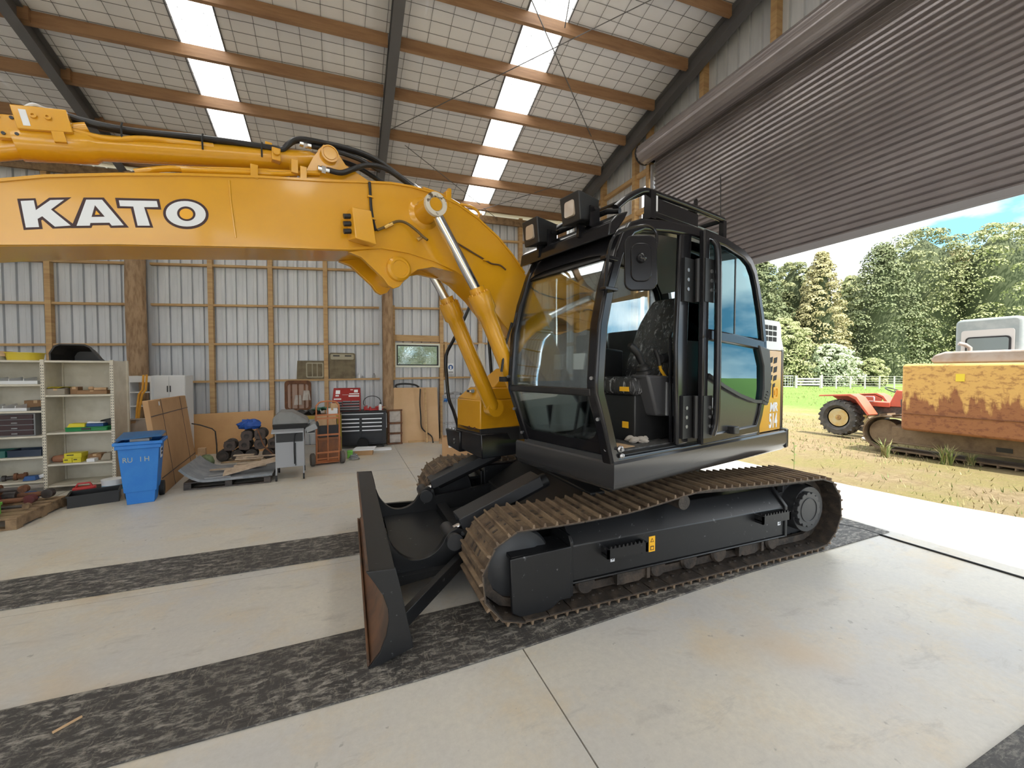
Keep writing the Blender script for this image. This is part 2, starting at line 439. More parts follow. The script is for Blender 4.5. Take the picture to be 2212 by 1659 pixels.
# ---- side walls out of view
wlft = MB().box(-9.1, -9.0, -4.6, 10.9, 0, 7.8).build('wall_left', CLAD); tag(wlft, 'steel-clad end wall of the shed', None, None, 'structure')
wf = MB().box(-9.0, 5.70, -4.7, -4.62, 4.7, 5.9).box(3.2, 5.70, -4.7, -4.62, 0, 4.7).box(-9.0, -8.7, -4.7, -4.62, 0, 4.7).build('wall_front', CLAD); tag(wf, 'unseen steel-clad front wall, bays opened to let in fill light', None, None, 'structure')  # unseen wall; its wide opening is added to brighten the shed
# poles along the front wall
for x in (-8.9, -4.05, .72, 5.45):
    o = MB().cyl((x, -4.5, 0), (x, -4.5, 5.75), .13, n=14).build('trim_post', POLE); tag(o, 'round timber pole at the open shed front', None, None, 'structure')
# ---- ceiling
ce = MB().box(-9, 5.45, 2.64, 2.76, 7.66, 7.72).build('ceiling', RAFT); tag(ce, 'white roof paper over netting and timber purlins', None, None, 'structure')
SKYL = [(-6.95, -6.35, 0), (-2.24, -1.66, 0), (2.50, 3.16, .045)]
def sx(x, k, y): return x+k*(y-5.4)
edges = [(-9.0, 0)]
for a, b_, k in SKYL: edges += [(a, k), (b_, k)]
edges.append((5.69, 0))
SKYM, n, l, b = new_mat('skylight_sheet'); n.remove(b)
tr = n.new('ShaderNodeBsdfTranslucent'); tr.inputs[0].default_value = (.96, .95, .93, 1)
tp = n.new('ShaderNodeBsdfTransparent'); tp.inputs[0].default_value = (.9, .95, 1, 1)
mx = n.new('ShaderNodeMixShader'); mx.inputs[0].default_value = .0
l.new(tr.outputs[0], mx.inputs[1]); l.new(tp.outputs[0], mx.inputs[2]); l.new(mx.outputs[0], n['Material Output'].inputs[0])
def roof_quad(xa, ka, xb, kb, y0, y1, dz, name, mat, wob=0):
    nx = max(2, int((xb-xa)/.25)); ny = max(2, int((y1-y0)/.2)); rr = random.Random(int(xa*100)+int(y0*10))
    def fn(s, t):
        yy = y0+(y1-y0)*t; x = sx(xa, ka, yy)*(1-s)+sx(xb, kb, yy)*s
        return (x, yy, zr(yy)+dz+rr.uniform(-wob, wob))
    return MB().grid(nx, ny, fn).sk().build(name, mat, ce, recalc=False)
for i in range(0, len(edges), 2):
    (xa, ka), (xb, kb) = edges[i], edges[i+1]
    n_ = max(1, round((xb-xa)/1.25))
    for j in range(n_):
        u0, u1 = j/n_, (j+1)/n_
        x0, k0 = xa+(xb-xa)*u0, ka+(kb-ka)*u0; x1, k1 = xa+(xb-xa)*u1, ka+(kb-ka)*u1
        roof_quad(x0, k0, x1+.02, k1, 2.7, 10.2, .004*(j % 2), 'paper_panel', PAPER, .004)
        roof_quad(x0, k0, x1+.02, k1, -5.2, 2.7, .004*(j % 2), 'paper_panel', PAPER, .004)
for a, b_, k in SKYL:
    for (y0, y1) in ((2.7, 10.2), (-5.2, 2.7)):
        roof_quad(a, k, b_, k, y0, y1, .03, 'skylight', SKYM)
        for e in (a, b_):
            mb = MB().bar((sx(e, k, y0), y0, zr(y0)+.005), (sx(e, k, y1), y1, zr(y1)+.005), .02, .05).sk(); mb.build('skylight_edge', RAFT, ce)
# netting
nt = MB(); rr = random.Random(3)
yy = 3.4
while yy < 10.1:
    pts = []; x = -9.0
    while x < 5.6: pts.append((x, yy+rr.uniform(-.012, .012), zr(yy)-.014+rr.uniform(-.006, .002))); x += .6
    nt.tube(pts, .0034, 3, cap=False); yy += .165
x = -9.0
while x < 5.6:
    pts = []; yy = 3.4
    while yy < 10.1: pts.append((x+rr.uniform(-.012, .012), yy, zr(yy)-.014+rr.uniform(-.006, .002))); yy += .5
    nt.tube(pts, .0034, 3, cap=False); x += .30
tag(nt.sk().build('netting', NET, ce, recalc=False), 'wire netting under the roof paper', None, None, 'stuff')
# purlins
PY = [3.0, 3.75, 4.58, 5.42, 6.22, 7.07, 7.95, 8.85, 9.70]
for yb in PY:
    for (a, b_) in ((-9, -3.9), (-4.1, .62), (.80, 5.38)):
        off = -.05 if a < -5 else 0
        z = zr(yb+off)-.02
        mb = MB().hexa([(a, yb+off-.024, z-.165), (b_, yb+off-.024, z-.165), (b_, yb+off+.024, z-.177), (a, yb+off+.024, z-.177)],
                       [(a, yb+off-.024, z+.006), (b_, yb+off-.024, z+.006), (b_, yb+off+.024, z-.006), (a, yb+off+.024, z-.006)])
        mb.sk().build('purlin', TIMBH, ce)
for yb in (1.9, 1.0, .1, -.8, -1.7, -2.6, -3.5, -4.4):
    MB().box(-9, 5.38, yb-.024, yb+.024, zr(yb)-.19, zr(yb)-.02).build('purlin', TIMBH, ce)
# rafters (universal beams)
def rafter(x, y0, y1, back=True):
    for ya, yb in ((2.7, y1), (2.7, y0)):
        za, zb = zr(ya)-.30, zr(yb)-.30
        mb = MB()
        for (w, zo, h) in ((.15, 0, .014), (.012, .014, .24), (.15, .254, .014)):
            mb.hexa([(x-w/2, ya, za+zo), (x+w/2, ya, za+zo), (x+w/2, yb, zb+zo), (x-w/2, yb, zb+zo)],
                    [(x-w/2, ya, za+zo+h), (x+w/2, ya, za+zo+h), (x+w/2, yb, zb+zo+h), (x-w/2, yb, zb+zo+h)])
        mb.sk().build('rafter', RAFT, ce)
rafter(.71, -4.6, 9.75); rafter(-4.02, -4.6, 9.75); rafter(5.46, -4.6, 9.85)
# bracing rods under the purlins
def brace(a, b_):
    nrm = (0, .2494, 1); d = 5.98+.2494*8.26+.14
    p, q = on_plane(a[0], a[1], nrm, d), on_plane(b_[0], b_[1], nrm, d)
    MB().tube([p, q], .008, 6).build('brace_rod', RAFT, ce)
for a, b_ in (((1135, -30), (1307, 363)), ((1430, -12), (845, 279)), ((875, 314), (1037, 442)), ((1267, 380), (1035, 455)), ((1045, 450), (1110, 500)), ((1240, -60), (1220, 60))):
    brace(a, b_)
MB().box(-9, 5.4, 9.9, 9.96, 5.52, 5.70).sk().build('eave_beam', TIMBR, ce)

# ---- roller door
CURT = M('roller_curtain', (.29, .26, .265), .27, .45, var=(.33, .30, .30), vs=2)
RAILM = M('door_rail', (.33, .32, .33), .4, .3)
d1 = thing('door_1', None, None, (5.55, 2.0, 0)); tag(d1, 'half-raised corrugated steel roller door', None, None, 'structure')
prof = []; z = 3.33; k = 0
while z < 5.72:
    prof += [(0, z), (0, z+.044), (-.030, z+.056), (-.034, z+.060), (-.030, z+.066), (-.004, z+.078)]; z += .0795
mb = MB(); vs = []
for dx, zz in prof: vs += [(dx, -4.3, zz), (dx, 4.36, zz)]
mb.add(vs, [(2*i, 2*i+1, 2*i+3, 2*i+2) for i in range(len(prof)-1)])
mb.build('curtain', CURT, d1, smooth=20)
MB().box(-.03, .02, -4.3, 4.36, 3.27, 3.35).box(-.045, -.03, -4.3, 4.36, 3.255, 3.275).build('bottom_rail', RAILM, d1, bevel=.004)
mb = MB(); nn = 96; ring = []
for i in range(nn):
    a = 2*pi*i/nn; r = .185+(.009 if i % 6 < 2 else 0); ring.append((-.20+r*math.cos(a), 5.885+r*math.sin(a)))
mb.prism(ring, lambda a, b, t: (a, t, b), -4.35, 4.45); mb.build('roller_drum', CURT, d1, smooth=50)
mb = MB().prism([(-.20+.2*math.cos(2*pi*i/20), 5.885+.2*math.sin(2*pi*i/20)) for i in range(20)], lambda a, b, t: (a, t, b), 4.45, 4.48)
mb.box(-.25, .08, 4.46, 4.50, 5.80, 5.97); mb.build('drum_bracket', BLKM, d1)
for yy in (4.38, -4.38):
    MB().box(-.06, .06, yy, yy+.05, 0, 5.7).build('guide', RAILM, d1, bevel=.004)

# ---- window in the back wall
w1 = thing('window_1', None, None, (1.07, 10.02+skew(1.6), 1.81), math.atan(-SK)); tag(w1, 'small frosted window in the rear wall', None, None, 'structure')
WF = M('window_frame_cream', (.74, .76, .66), .4)
FROST, n, l, b = new_mat('frosted_glass')
b.inputs['Transmission Weight'].default_value = 1; b.inputs['Roughness'].default_value = .06; b.inputs['Base Color'].default_value = (.92, .97, .93, 1); b.inputs['IOR'].default_value = 1.3
_, h = noise_fac(n, l, 20, 2, .5, dist=1.5); bumpn(n, l, b, h, .6, .03)
MB().ring([(0, 0), (1.10, 0), (1.10, .59), (0, .59)], [(.045, .045), (1.055, .045), (1.055, .545), (.045, .545)], XZ, -.045, .06).build('window_frame', WF, w1, bevel=.004)
MB().ring([(.045, .045), (1.055, .045), (1.055, .545), (.045, .545)], [(.075, .07), (1.025, .07), (1.025, .52), (.075, .52)], XZ, -.03, .05).build('gasket', BLKM, w1)
MB().box(.075, 1.025, .008, .014, .07, .52).build('pane', FROST, w1, smooth=0)

# ================================================================ the excavator
SX, SY = 2.6, 3.67
exc = thing('excavator', 'yellow and black tracked excavator with black cab and dozer blade', 'excavator', (SX, SY, 0))
TU = Matrix.Translation((-SX, -SY, 0))                 # world -> root
RU = Matrix.Rotation(math.radians(193), 4, 'Z')        # turned upper frame (u forward, v left, z) -> root
def lower(mb, name, mat, parent=None, **k): return mb.xf(TU).build(name, mat, parent or exc, **k)
def upper(mb, name, mat, parent=None, **k): return mb.xf(RU).build(name, mat, parent or exc, **k)
UZ = lambda u, z, t: (u, t, z)          # profile in the side plane, extruded across v
VZ = lambda v, z, t: (t, v, z)

# ---- tracks
def track_path():
    top = [(1.09, .655), (1.5, .652), (1.9, .665), (2.2, .697), (2.6, .745), (2.95, .735), (3.5, .712), (4.08, .695)]
    pts = [(p.x, p.y) for p in smooth_path([Vector((a, b, 0)) for a, b in top], 6)]
    pts += [(4.08+.325*math.sin(a), .370+.325*math.cos(a)) for a in [pi*i/16 for i in range(1, 17)]]
    pts += [(4.08-(4.08-1.09)*i/24, .0455) for i in range(1, 24)]
    pts += [(1.09-.305*math.sin(a), .350-.3045*math.cos(a)) for a in [pi*i/16 for i in range(0, 16)]]
    return pts
TP = track_path()
def resample(pts, n):
    m = len(pts); seg = [math.dist(pts[i], pts[(i+1) % m]) for i in range(m)]; L = sum(seg); out = []; i = 0; acc = 0
    for k in range(n):
        s = L*k/n
        while acc+seg[i] < s: acc += seg[i]; i += 1
        t = (s-acc)/seg[i]; a, b = pts[i], pts[(i+1) % m]
        out.append((a[0]+(b[0]-a[0])*t, a[1]+(b[1]-a[1])*t, math.atan2(b[1]-a[1], b[0]-a[0])))
    return out, L
SHN = 46
shoes, TL = resample(TP, SHN); pitch = TL/SHN
def shoe_mesh():
    mb = MB(); w = .25; h = pitch*.5
    mb.mat(2).box(-h+.003, h+.010, -w, w, .0, .006).mat(1).box(-h+.003, h+.010, -w+.002, w-.002, -.008, .0).mat(0)
    for x in (-h*.52, h*.52):            # two grouser ribs
        mb.hexa([(x-.011, -w, .006), (x+.011, -w, .006), (x+.011, w, .006), (x-.011, w, .006)], [(x-.006, -w, .032), (x+.006, -w, .032), (x+.006, w, .032), (x-.006, w, .032)])
    mb.mat(1)
    for y in (-.15, .15):
        for x in (-.03, .03): mb.cyl((x, y, -.008), (x, y, -.017), .012, n=6)
    for y in (-.075, .0, .075):
        mb.box(-.020, .020, y-.011, y+.011, .0055, .0085); mb.box(h*.86, h*1.04, y-.011, y+.011, .0055, .0085)
    return mb
TRKP = M('track_plate', (.085, .058, .038), .7, var=(.22, .155, .095), vs=6, lo=.40, hi=.7, bump=.3, bs=60)
sm = None
for cy, nm in ((2.67, 'near'), (4.67, 'far')):
    chain = MB()
    inner = [(x+.045*math.sin(a), z-.045*math.cos(a)) for x, z, a in resample(TP, 60)[0]]
    for dy in (-.075, .075): chain.strip(inner, .06, XZ, cy+dy-.018, cy+dy+.018, closed=True)
    tk = lower(chain, 'track', TRKD)
    for i, (x, z, a) in enumerate(shoes):
        if sm is None: sm = shoe_mesh().build('track_shoe', [TRK, TRKD, TRKP], tk); o = sm
        else:
            o = bpy.data.objects.new('track_shoe', sm.data); COL.objects.link(o); o.parent = tk
        # local x along travel, local z outwards
        o.matrix_local = Matrix.Translation((x-SX, cy-SY, z)) @ Matrix.Rotation(-a, 4, 'Y')
    s = 1 if nm == 'near' else -1
    yo = lambda d: cy-s*d          # d outward from the track centre line
    fr = MB()
    fr.prism([(yo(.17), .20), (yo(.17), .455), (yo(.03), .60), (yo(-.16), .60), (yo(-.17), .20)], YZ, 1.47, 3.72)
    fr.prism([(yo(.185), .185), (yo(.185), .47), (yo(.04), .625), (yo(-.16), .62), (yo(-.16), .185)], YZ, 3.70, 3.735)
    fr.prism([(yo(.185), .10), (yo(.185), .49), (yo(.15), .53), (yo(-.1), .53), (yo(-.1), .10)], YZ, 1.45, 1.475)
    fr.box(1.47, 3.72, yo(.185), yo(.14), .185, .20)
    fm = lower(fr, 'track_frame', BLKW, bevel=.006)
    g = MB().prism([(.985, .455), (1.45, .47), (1.45, .10), (1.36, .10), (1.30, .06), (1.22, .045), (1.06, .05), (1.0, .09)], XZ, yo(.20), yo(.17))
    g.box(1.0, 1.45, yo(.18), yo(-.05), .43, .46)
    lower(g, 'idler_guard', BLKW, fm, bevel=.006)
    iw = MB().lathe((1.09, yo(.09), .345), (0, s, 0), [(0, .05), (0, .17), (.015, .19), (.015, .245), (.04, .262), (.14, .262), (.165, .245), (.165, .19), (.18, .17), (.18, .05)], 40)
    lower(iw, 'front_idler', DKG, fm)
    sp = MB(); ring = []
    for i in range(42):
        a = 2*pi*i/42; r = .30 if i % 2 else .255; ring.append((4.08+r*math.cos(a), .365+r*math.sin(a)))
    sp.prism(ring, XZ, yo(.03), yo(-.03)); sp.cyl((4.06, yo(.16), .39), (4.06, yo(-.2), .39), .215, n=32)
    lower(sp, 'sprocket', DKG, fm, bevel=.003)
    cv = MB(); ring = []
    for i in range(84):
        a = 2*pi*i/84; r = .148 if i % 6 < 2 else .165; ring.append((4.0+r*math.cos(a), .405+r*math.sin(a)))
    cv.prism(ring, XZ, yo(.205), yo(.16)); cv.ring([(4.0+.115*math.cos(2*pi*i/32), .405+.115*math.sin(2*pi*i/32)) for i in range(32)], [(4.0+.107*math.cos(2*pi*i/32), .405+.107*math.sin(2*pi*i/32)) for i in range(32)], XZ, yo(.211), yo(.205))
    lower(cv, 'motor_cover', DKG, fm, bevel=.003)
    for i in range(7):
        x = 1.62+i*.335
        r_ = MB().lathe((x, yo(.13), .135), (0, s, 0), [(0, .03), (.0, .07), (.02, .085), (.06, .075), (.2, .075), (.24, .085), (.26, .07), (.26, .03)], 18)
        lower(r_, 'track_roller', TRKD, fm)
    for x0 in (1.87, 3.15):
        b_ = MB().box(x0, x0+.03, yo(.16), yo(.12), .09, .19).box(x0+.28, x0+.31, yo(.16), yo(.12), .09, .19)
        b_.prism([(x0+.01, .17), (x0+.30, .17), (x0+.30, .11), (x0+.22, .075), (x0+.09, .075), (x0+.01, .11)], XZ, yo(.14), yo(.125))
        lower(b_, 'track_guide', TRKD, fm)
    cr = MB().lathe((2.46, yo(.22), .665), (0, s, 0), [(0, .048), (0, .058), (.26, .058), (.26, .0)], 20); cr.box(2.42, 2.52, yo(.02), yo(-.05), .58, .68)
    lower(cr, 'carrier_roller', TRKD, fm)
    for x0, zz in ((1.72, .40), (3.32, .425)):          # serrated steps on the frame
        st = MB().box(x0, x0+.36, yo(.25), yo(.24), zz-.05, zz+.022).box(x0, x0+.02, yo(.25), yo(.17), zz-.05, zz+.02).box(x0+.34, x0+.36, yo(.25), yo(.17), zz-.05, zz+.02).box(x0, x0+.36, yo(.24), yo(.17), zz-.03, zz-.02)
        for k in range(9): st.hexa([(x0+.02+k*.036, yo(.25), zz+.022), (x0+.04+k*.036, yo(.25), zz+.022), (x0+.04+k*.036, yo(.24), zz+.022), (x0+.02+k*.036, yo(.24), zz+.022)],
                                   [(x0+.026+k*.036, yo(.25), zz+.04), (x0+.034+k*.036, yo(.25), zz+.04), (x0+.034+k*.036, yo(.24), zz+.04), (x0+.026+k*.036, yo(.24), zz+.04)])
        lower(st, 'frame_step', BLKW, fm)
    if nm == 'near':
        tag(tk, 'dusty brown track with triple-ribbed steel shoes nearest the camera')
        STY = M('warning_sticker_yellow', (.85, .45, .02), .4)
        s1 = MB().box(2.155, 2.215, yo(.1735), yo(.17), .30, .42); lower(s1, 'warning_sticker', STY, fm)
        wt = MB().prism([(2.167, .375), (2.203, .375), (2.185, .408)], XZ, yo(.1745), yo(.1735)); wt.box(2.168, 2.202, yo(.1745), yo(.1735), .312, .345); lower(wt, 'sticker_print', DECD, fm)
        wt = MB().prism([(2.174, .380), (2.196, .380), (2.185, .400)], XZ, yo(.1755), yo(.1745)); wt.box(2.174, 2.196, yo(.1755), yo(.1745), .318, .338); lower(wt, 'sticker_print', STY, fm)
        lower(MB().box(2.09, 2.14, yo(.1735), yo(.15), .30, .37), 'frame_hole', BLKM, fm)
        for x, z in ((1.80, .285), (3.62, .30)):
            lower(MB().box(x, x+.035, yo(.1735), yo(.17), z, z+.075), 'sticker', WHITED, fm)
            hk = MB().tube([(x+.018, yo(.175), z+.06), (x+.018, yo(.175), z+.035), (x+.026, yo(.175), z+.022), (x+.018, yo(.175), z+.012), (x+.010, yo(.175), z+.02)], .0025, 5); lower(hk, 'sticker_print', BLKM, fm)
# ---- centre frame and swing ring
cf = MB().box(1.85, 3.35, 2.85, 4.5, .42, .70).hexa([(1.45, 3.0, .25), (1.9, 2.9, .3), (1.9, 4.4, .3), (1.45, 4.3, .25)], [(1.45, 3.0, .48), (1.9, 2.9, .70), (1.9, 4.4, .70), (1.45, 4.3, .48)])
lower(cf, 'centre_frame', BLKM, bevel=.01)
lower(MB().lathe((SX, SY, .70), (0, 0, 1), [(0, .62), (.06, .62), (.06, .56), (.2, .56), (.2, .1)], 40), 'swing_ring', DKG)
# ---- dozer blade
BW0, BW1 = 2.40, 4.90
prof = [(.085, .565), (.13, .50), (.175, .42), (.20, .34), (.205, .27), (.19, .18), (.155, .09), (.09, .014)]
BLRUST = M('blade_worn_face', (.16, .078, .04), .5, var=(.06, .04, .03), vs=3)
bl = MB().prism(prof+[(.115, .014), (.19, .09), (.222, .18), (.235, .27), (.23, .34), (.205, .43), (.16, .51), (.11, .57)], XZ, BW0+.02, BW1-.02)
blade = lower(bl, 'blade', BLRUST, smooth=60)
tag(blade, 'curved dozer blade with worn rusty face')
ep = [(.085, .572), (.245, .565), (.27, .46), (.345, .075), (.15, .02), (.09, .014), (.155, .09), (.19, .18), (.205, .27), (.20, .34), (.175, .42), (.13, .50)]
for y0 in (BW0, BW1-.02): lower(MB().prism(ep, XZ, y0, y0+.02), 'end_plate', BLKW, blade, bevel=.003)
lower(MB().prism([(.10, .548), (.24, .548), (.24, .558), (.10, .572)], XZ, BW0+.02, BW1-.02), 'top_plate', BLKW, blade)
lower(MB().prism([(.225, .55), (.245, .55), (.30, .25), (.34, .08), (.32, .08), (.28, .25)], XZ, BW0+.02, BW1-.02), 'back_plate', BLKW, blade)
lower(MB().box(.086, .10, BW0+.021, BW1-.021, 0.014, .05).xf(Matrix.Translation((0,0,0))), 'cutting_edge', BLRUST, blade, bevel=.004)
arm_top = smooth_path([Vector(p+(0,)) for p in [(.245, .55), (.30, .42), (.40, .325), (.52, .31), (.62, .36), (.70, .47), (.77, .50)]], 4)
for yc in (3.02, 4.22):
    poly = [(p.x, p.y) for p in arm_top]+[(.82, .47), (.84, .40), (1.5, .47), (1.5, .27), (.9, .20), (.32, .13)]
    lower(MB().prism(poly, XZ, yc, yc+.05), 'blade_arm', BLKW, blade, bevel=.004)
    lower(MB().box(.3, 1.5, yc-.06, yc+.14, .20, .235), 'arm_flange', BLKW, blade)
    pin = MB().cyl((.735, yc-.06, .425), (.735, yc+.24, .425), .052, n=20).lathe((.735, yc-.075, .425), (0, 1, 0), [(0, .045), (0, .062), (.03, .062), (.03, .045)], 20); pin.cyl((.80, yc-.05, .47), (.80, yc-.03, .47), .014, n=8)
    lower(pin, 'pivot_pin', DKG, blade)
    yb = yc+.15
    lower(MB().cyl((.735, yb, .425), (.93, yb, .50), .028, n=14), 'cylinder_rod', CHROME, blade)
    lower(MB().cyl((.90, yb, .49), (1.6, yb, .76), .062, n=18), 'blade_cylinder', BLKM, blade)
    a, b_ = Vector((.80, yb, .545)), Vector((1.50, yb, .815))
    lower(MB().bar(a, b_, .20, .012).bar(a+Vector((.01, -.10, -.04)), b_+Vector((.01, -.10, -.04)), .012, .09).bar(a+Vector((.01, .10, -.04)), b_+Vector((.01, .10, -.04)), .012, .09), 'cylinder_cover', DKG, blade, bevel=.004)
for ya, yb in ((2.55, 3.02), (4.75, 4.27)):
    lower(MB().bar((.31, ya, .17), (.85, yb, .30), .05, .10), 'arm_brace', BLKW, blade, bevel=.004)
lower(MB().box(.32, 1.55, 3.07, 4.22, .235, .255).box(.85, .95, 3.07, 4.22, .255, .32), 'arm_deck', BLKW, blade)

# ---- upper frame
uf = MB()
uf.prism([(1.33, .20), (1.33, 1.24), (-1.25, 1.24), (-1.45, 1.0), (-1.62, .5), (-1.68, 0), (-1.62, -.5), (-1.45, -1.0), (-1.25, -1.22), (.75, -1.22), (1.2, -1.22), (1.2, -.66), (.75, -.6), (.6, .20)], XY, .96, 1.10)
uf = upper(uf, 'upper_frame', BLKM)
sk_ = MB()
sprof = [(1.24, 1.12), (1.252, 1.105), (1.256, 1.0), (1.235, .945), (1.19, .915), (1.15, .91), (1.15, 1.12)]
sl_ = [(.012, 1.12), (.0, 1.105), (.0, 1.0), (.02, .945), (.06, .915), (.14, .908)]; vs = []
for o_, z in sl_: vs += [(-1.2, 1.255-o_, z), (1.35-o_, 1.255-o_, z), (1.35-o_, .18, z)]
vs += [(-1.2, 1.1, 1.12), (1.2, 1.1, 1.12), (1.2, .18, 1.12)]
sk_.add(vs, [(3*i+j, 3*i+j+1, 3*i+j+4, 3*i+j+3) for i in range(5) for j in range(2)]+[(18, 19, 1, 0), (19, 20, 2, 1), (0, 3, 6, 9, 12, 15, 18), (20, 17, 14, 11, 8, 5, 2)])
upper(sk_, 'skirt', SKIRT, uf, smooth=35)
upper(MB().prism([(-1.18, 1.258), (-1.24, 1.25), (-1.30, 1.20), (-1.30, 1.1), (-1.18, 1.1)], XY, .945, 1.13), 'skirt_corner', SKIRT, uf, bevel=.01)
# right front: toolbox, step, handrail
bx = MB().hexa([(1.2, -1.19, 1.05), (1.2, -.67, 1.05), (.5, -.67, 1.05), (.5, -1.19, 1.05)], [(1.2, -1.19, 1.40), (1.2, -.67, 1.40), (.5, -.67, 1.40), (.5, -1.19, 1.40)])
bx.hexa([(1.2, -1.19, 1.40), (1.2, -.67, 1.40), (.5, -.67, 1.40), (.5, -1.19, 1.40)], [(1.06, -1.13, 1.53), (1.06, -.67, 1.53), (.5, -.67, 1.53), (.5, -1.13, 1.53)])
bx.hexa([(1.02, -1.12, 1.53), (1.02, -.69, 1.53), (.45, -.69, 1.53), (.45, -1.12, 1.53)], [(.82, -.95, 1.74), (.82, -.72, 1.74), (.45, -.72, 1.74), (.45, -.95, 1.74)])
tb = upper(bx, 'toolbox', YEL, bevel=.012)
upper(MB().box(1.10, 1.18, -1.0, -.93, 1.475, 1.50).cyl((1.13, -.99, 1.47), (1.16, -.9, 1.49), .022, n=10), 'latch', CHROME, tb)
for v in (-.9, -.78): upper(MB().cyl((1.195, v, 1.10), (1.21, v, 1.10), .012, n=8), 'bolt', RUST, tb)
upper(MB().hexa([(1.22, -1.1, .84), (1.22, -.6, .80), (.5, -.6, .80), (.5, -1.2, .84)], [(1.22, -1.2, 1.05), (1.22, -.62, 1.05), (.5, -.62, 1.05), (.5, -1.2, 1.05)]), 'lower_panel', BLK, uf, bevel=.01)
stp = MB().hexa([(1.24, -1.36, .83), (1.24, -1.06, .80), (.9, -1.06, .80), (.9, -1.36, .83)], [(1.24, -1.42, 1.03), (1.24, -1.06, 1.03), (.9, -1.06, 1.03), (.9, -1.42, 1.03)])
st = upper(stp, 'side_step', BLK, uf, bevel=.012)
gr = MB()
for i in range(5):
    for j in range(4): gr.lathe((.96+i*.06, -1.37+j*.085, 1.03), (0, 0, 1), [(0, .02), (.014, .016), (.014, .009), (.002, .008)], 8)
upper(gr, 'step_tread', STEELC, uf)
for z in (.93, .89): upper(MB().cyl((1.235, -1.18, z), (1.25, -1.18, z), .012, n=8), 'bolt', STEELC, uf)
hr = smooth_path([Vector(p) for p in [(1.17, -1.2, 1.03), (1.24, -1.2, 1.25), (1.30, -1.2, 1.40), (1.325, -1.2, 1.65), (1.33, -1.2, 1.88), (1.25, -1.2, 2.04), (1.10, -1.2, 2.31), (.98, -1.2, 2.54), (.88, -1.2, 2.57), (.80, -1.2, 2.45), (.72, -1.2, 1.55)]], 3)
upper(MB().tube(hr, .019, 10), 'handrail', BLK)
# radiator/engine side, rear hood and counterweight
hood = MB().prism([(-.66, 1.13), (-1.18, 1.13), (-1.18, 2.16), (-1.14, 2.20), (-.66, 2.20)], UZ, -1.19, 1.17)
hd = upper(hood, 'engine_cover', DKG, bevel=.01)
upper(MB().prism([(-.665, 1.91), (-1.175, 1.91), (-1.16, 2.14), (-1.12, 2.195), (-.665, 2.195)], UZ, 1.17, 1.20), 'white_panel', WHITE, hd, bevel=.006)
upper(MB().prism([(-.665, 1.125), (-1.172, 1.125), (-1.175, 1.905), (-.665, 1.905)], UZ, 1.17, 1.20), 'yellow_panel', YEL, hd, bevel=.006)
VENT = M('vent_dark', (.006, .006, .006), .7)
for i in range(4):
    for j in range(3):
        u = -.70-i*.092; z = 2.035+j*.055
        upper(MB().prism(rrect(u-.078, u, z-.042, z, .006, 2), UZ, 1.1985, 1.202), 'vent_slot', VENT, hd)
for r_, (z0, z1, ua, ub_) in enumerate(((1.79, 1.845, -.80, -1.09), (1.70, 1.755, -.80, -1.09), (1.62, 1.67, -.80, -1.085), (1.545, 1.59, -.82, -1.05))):
    for i in range(3):
        w = (ub_-ua)/3; u0 = ua+w*i-.008; u1 = ua+w*(i+1)+.008
        if u0 < u1: u0, u1 = u1, u0
        upper(MB().prism([(u0, z0-.012), (u1+.012, z0), (u1, z1), (u0-.008, z1-.012)], UZ, 1.1985, 1.202), 'vent_slot', VENT, hd)
upper(MB().ring(rrect(-1.10, -1.0, 1.44, 1.55, .01, 2), rrect(-1.085, -1.015, 1.455, 1.535, .008, 2), UZ, 1.199, 1.206).prism(rrect(-1.06, -1.03, 1.47, 1.52, .008, 2), UZ, 1.199, 1.208), 'latch', YELW, hd)
upper(MB().box(-1.015, -.985, 1.199, 1.203, 1.45, 1.54), 'latch_plate', BLKM, hd)
cw = MB(); plan = [(-1.18, 1.20), (-1.26, 1.19), (-1.32, 1.13), (-1.5, .9), (-1.64, .5), (-1.70, 0), (-1.64, -.5), (-1.5, -.9), (-1.32, -1.13), (-1.26, -1.19), (-1.18, -1.20)]
cw.prism(plan, XY, 1.12, 1.915); cwo = upper(cw, 'counterweight', SKIRT, bevel=.012)
cw = MB(); pl2 = [(a+(.03 if a < -1.2 else 0), b*.985) for a, b in plan]
cw.hexa  # tapered white upper part
vs = [(a, b, 1.915) for a, b in plan]+[(a*.965, b*.97, 2.17) for a, b in plan]; nP = len(plan)
cw.add(vs, [tuple(range(nP-1, -1, -1)), tuple(range(nP, 2*nP))]+[(i, (i+1) % nP, nP+(i+1) % nP, nP+i) for i in range(nP)])
upper(cw, 'counterweight_cap', WHITE, cwo, bevel=.012)
def text_part(txt, size, M4, name, mat, parent, ext=.001, shear=0, extra=0):
    cu = bpy.data.curves.new(name, 'FONT'); cu.body = txt; cu.size = size; cu.extrude = ext; cu.shear = shear; cu.offset = extra; cu.align_x = 'RIGHT'
    cu.materials.append(mat); o = bpy.data.objects.new(name, cu); COL.objects.link(o); o.matrix_world = Matrix.Identity(4)
    bpy.context.view_layer.update(); me = bpy.data.meshes.new_from_object(o.evaluated_get(bpy.context.evaluated_depsgraph_get())); bpy.data.objects.remove(o)
    o = bpy.data.objects.new(name, me); COL.objects.link(o); o.parent = parent; o.matrix_local = M4; return o
def side_text(txt, size, u, v, z, name, mat, parent, sxx=.8, **k):     # reads towards -u, faces +v
    return text_part(txt, size, RU @ Matrix(((-sxx,0,0,u),(0,0,1,v),(0,1,0,z),(0,0,0,1))), name, mat, parent, **k)
side_text('MR', .12, -1.10, 1.2015, 1.315, 'lettering', WHITED, hd, shear=.15, extra=.004, sxx=1.0)
side_text('514', .19, -1.10, 1.2015, 1.16, 'lettering', WHITED, hd, extra=.006, sxx=.62)

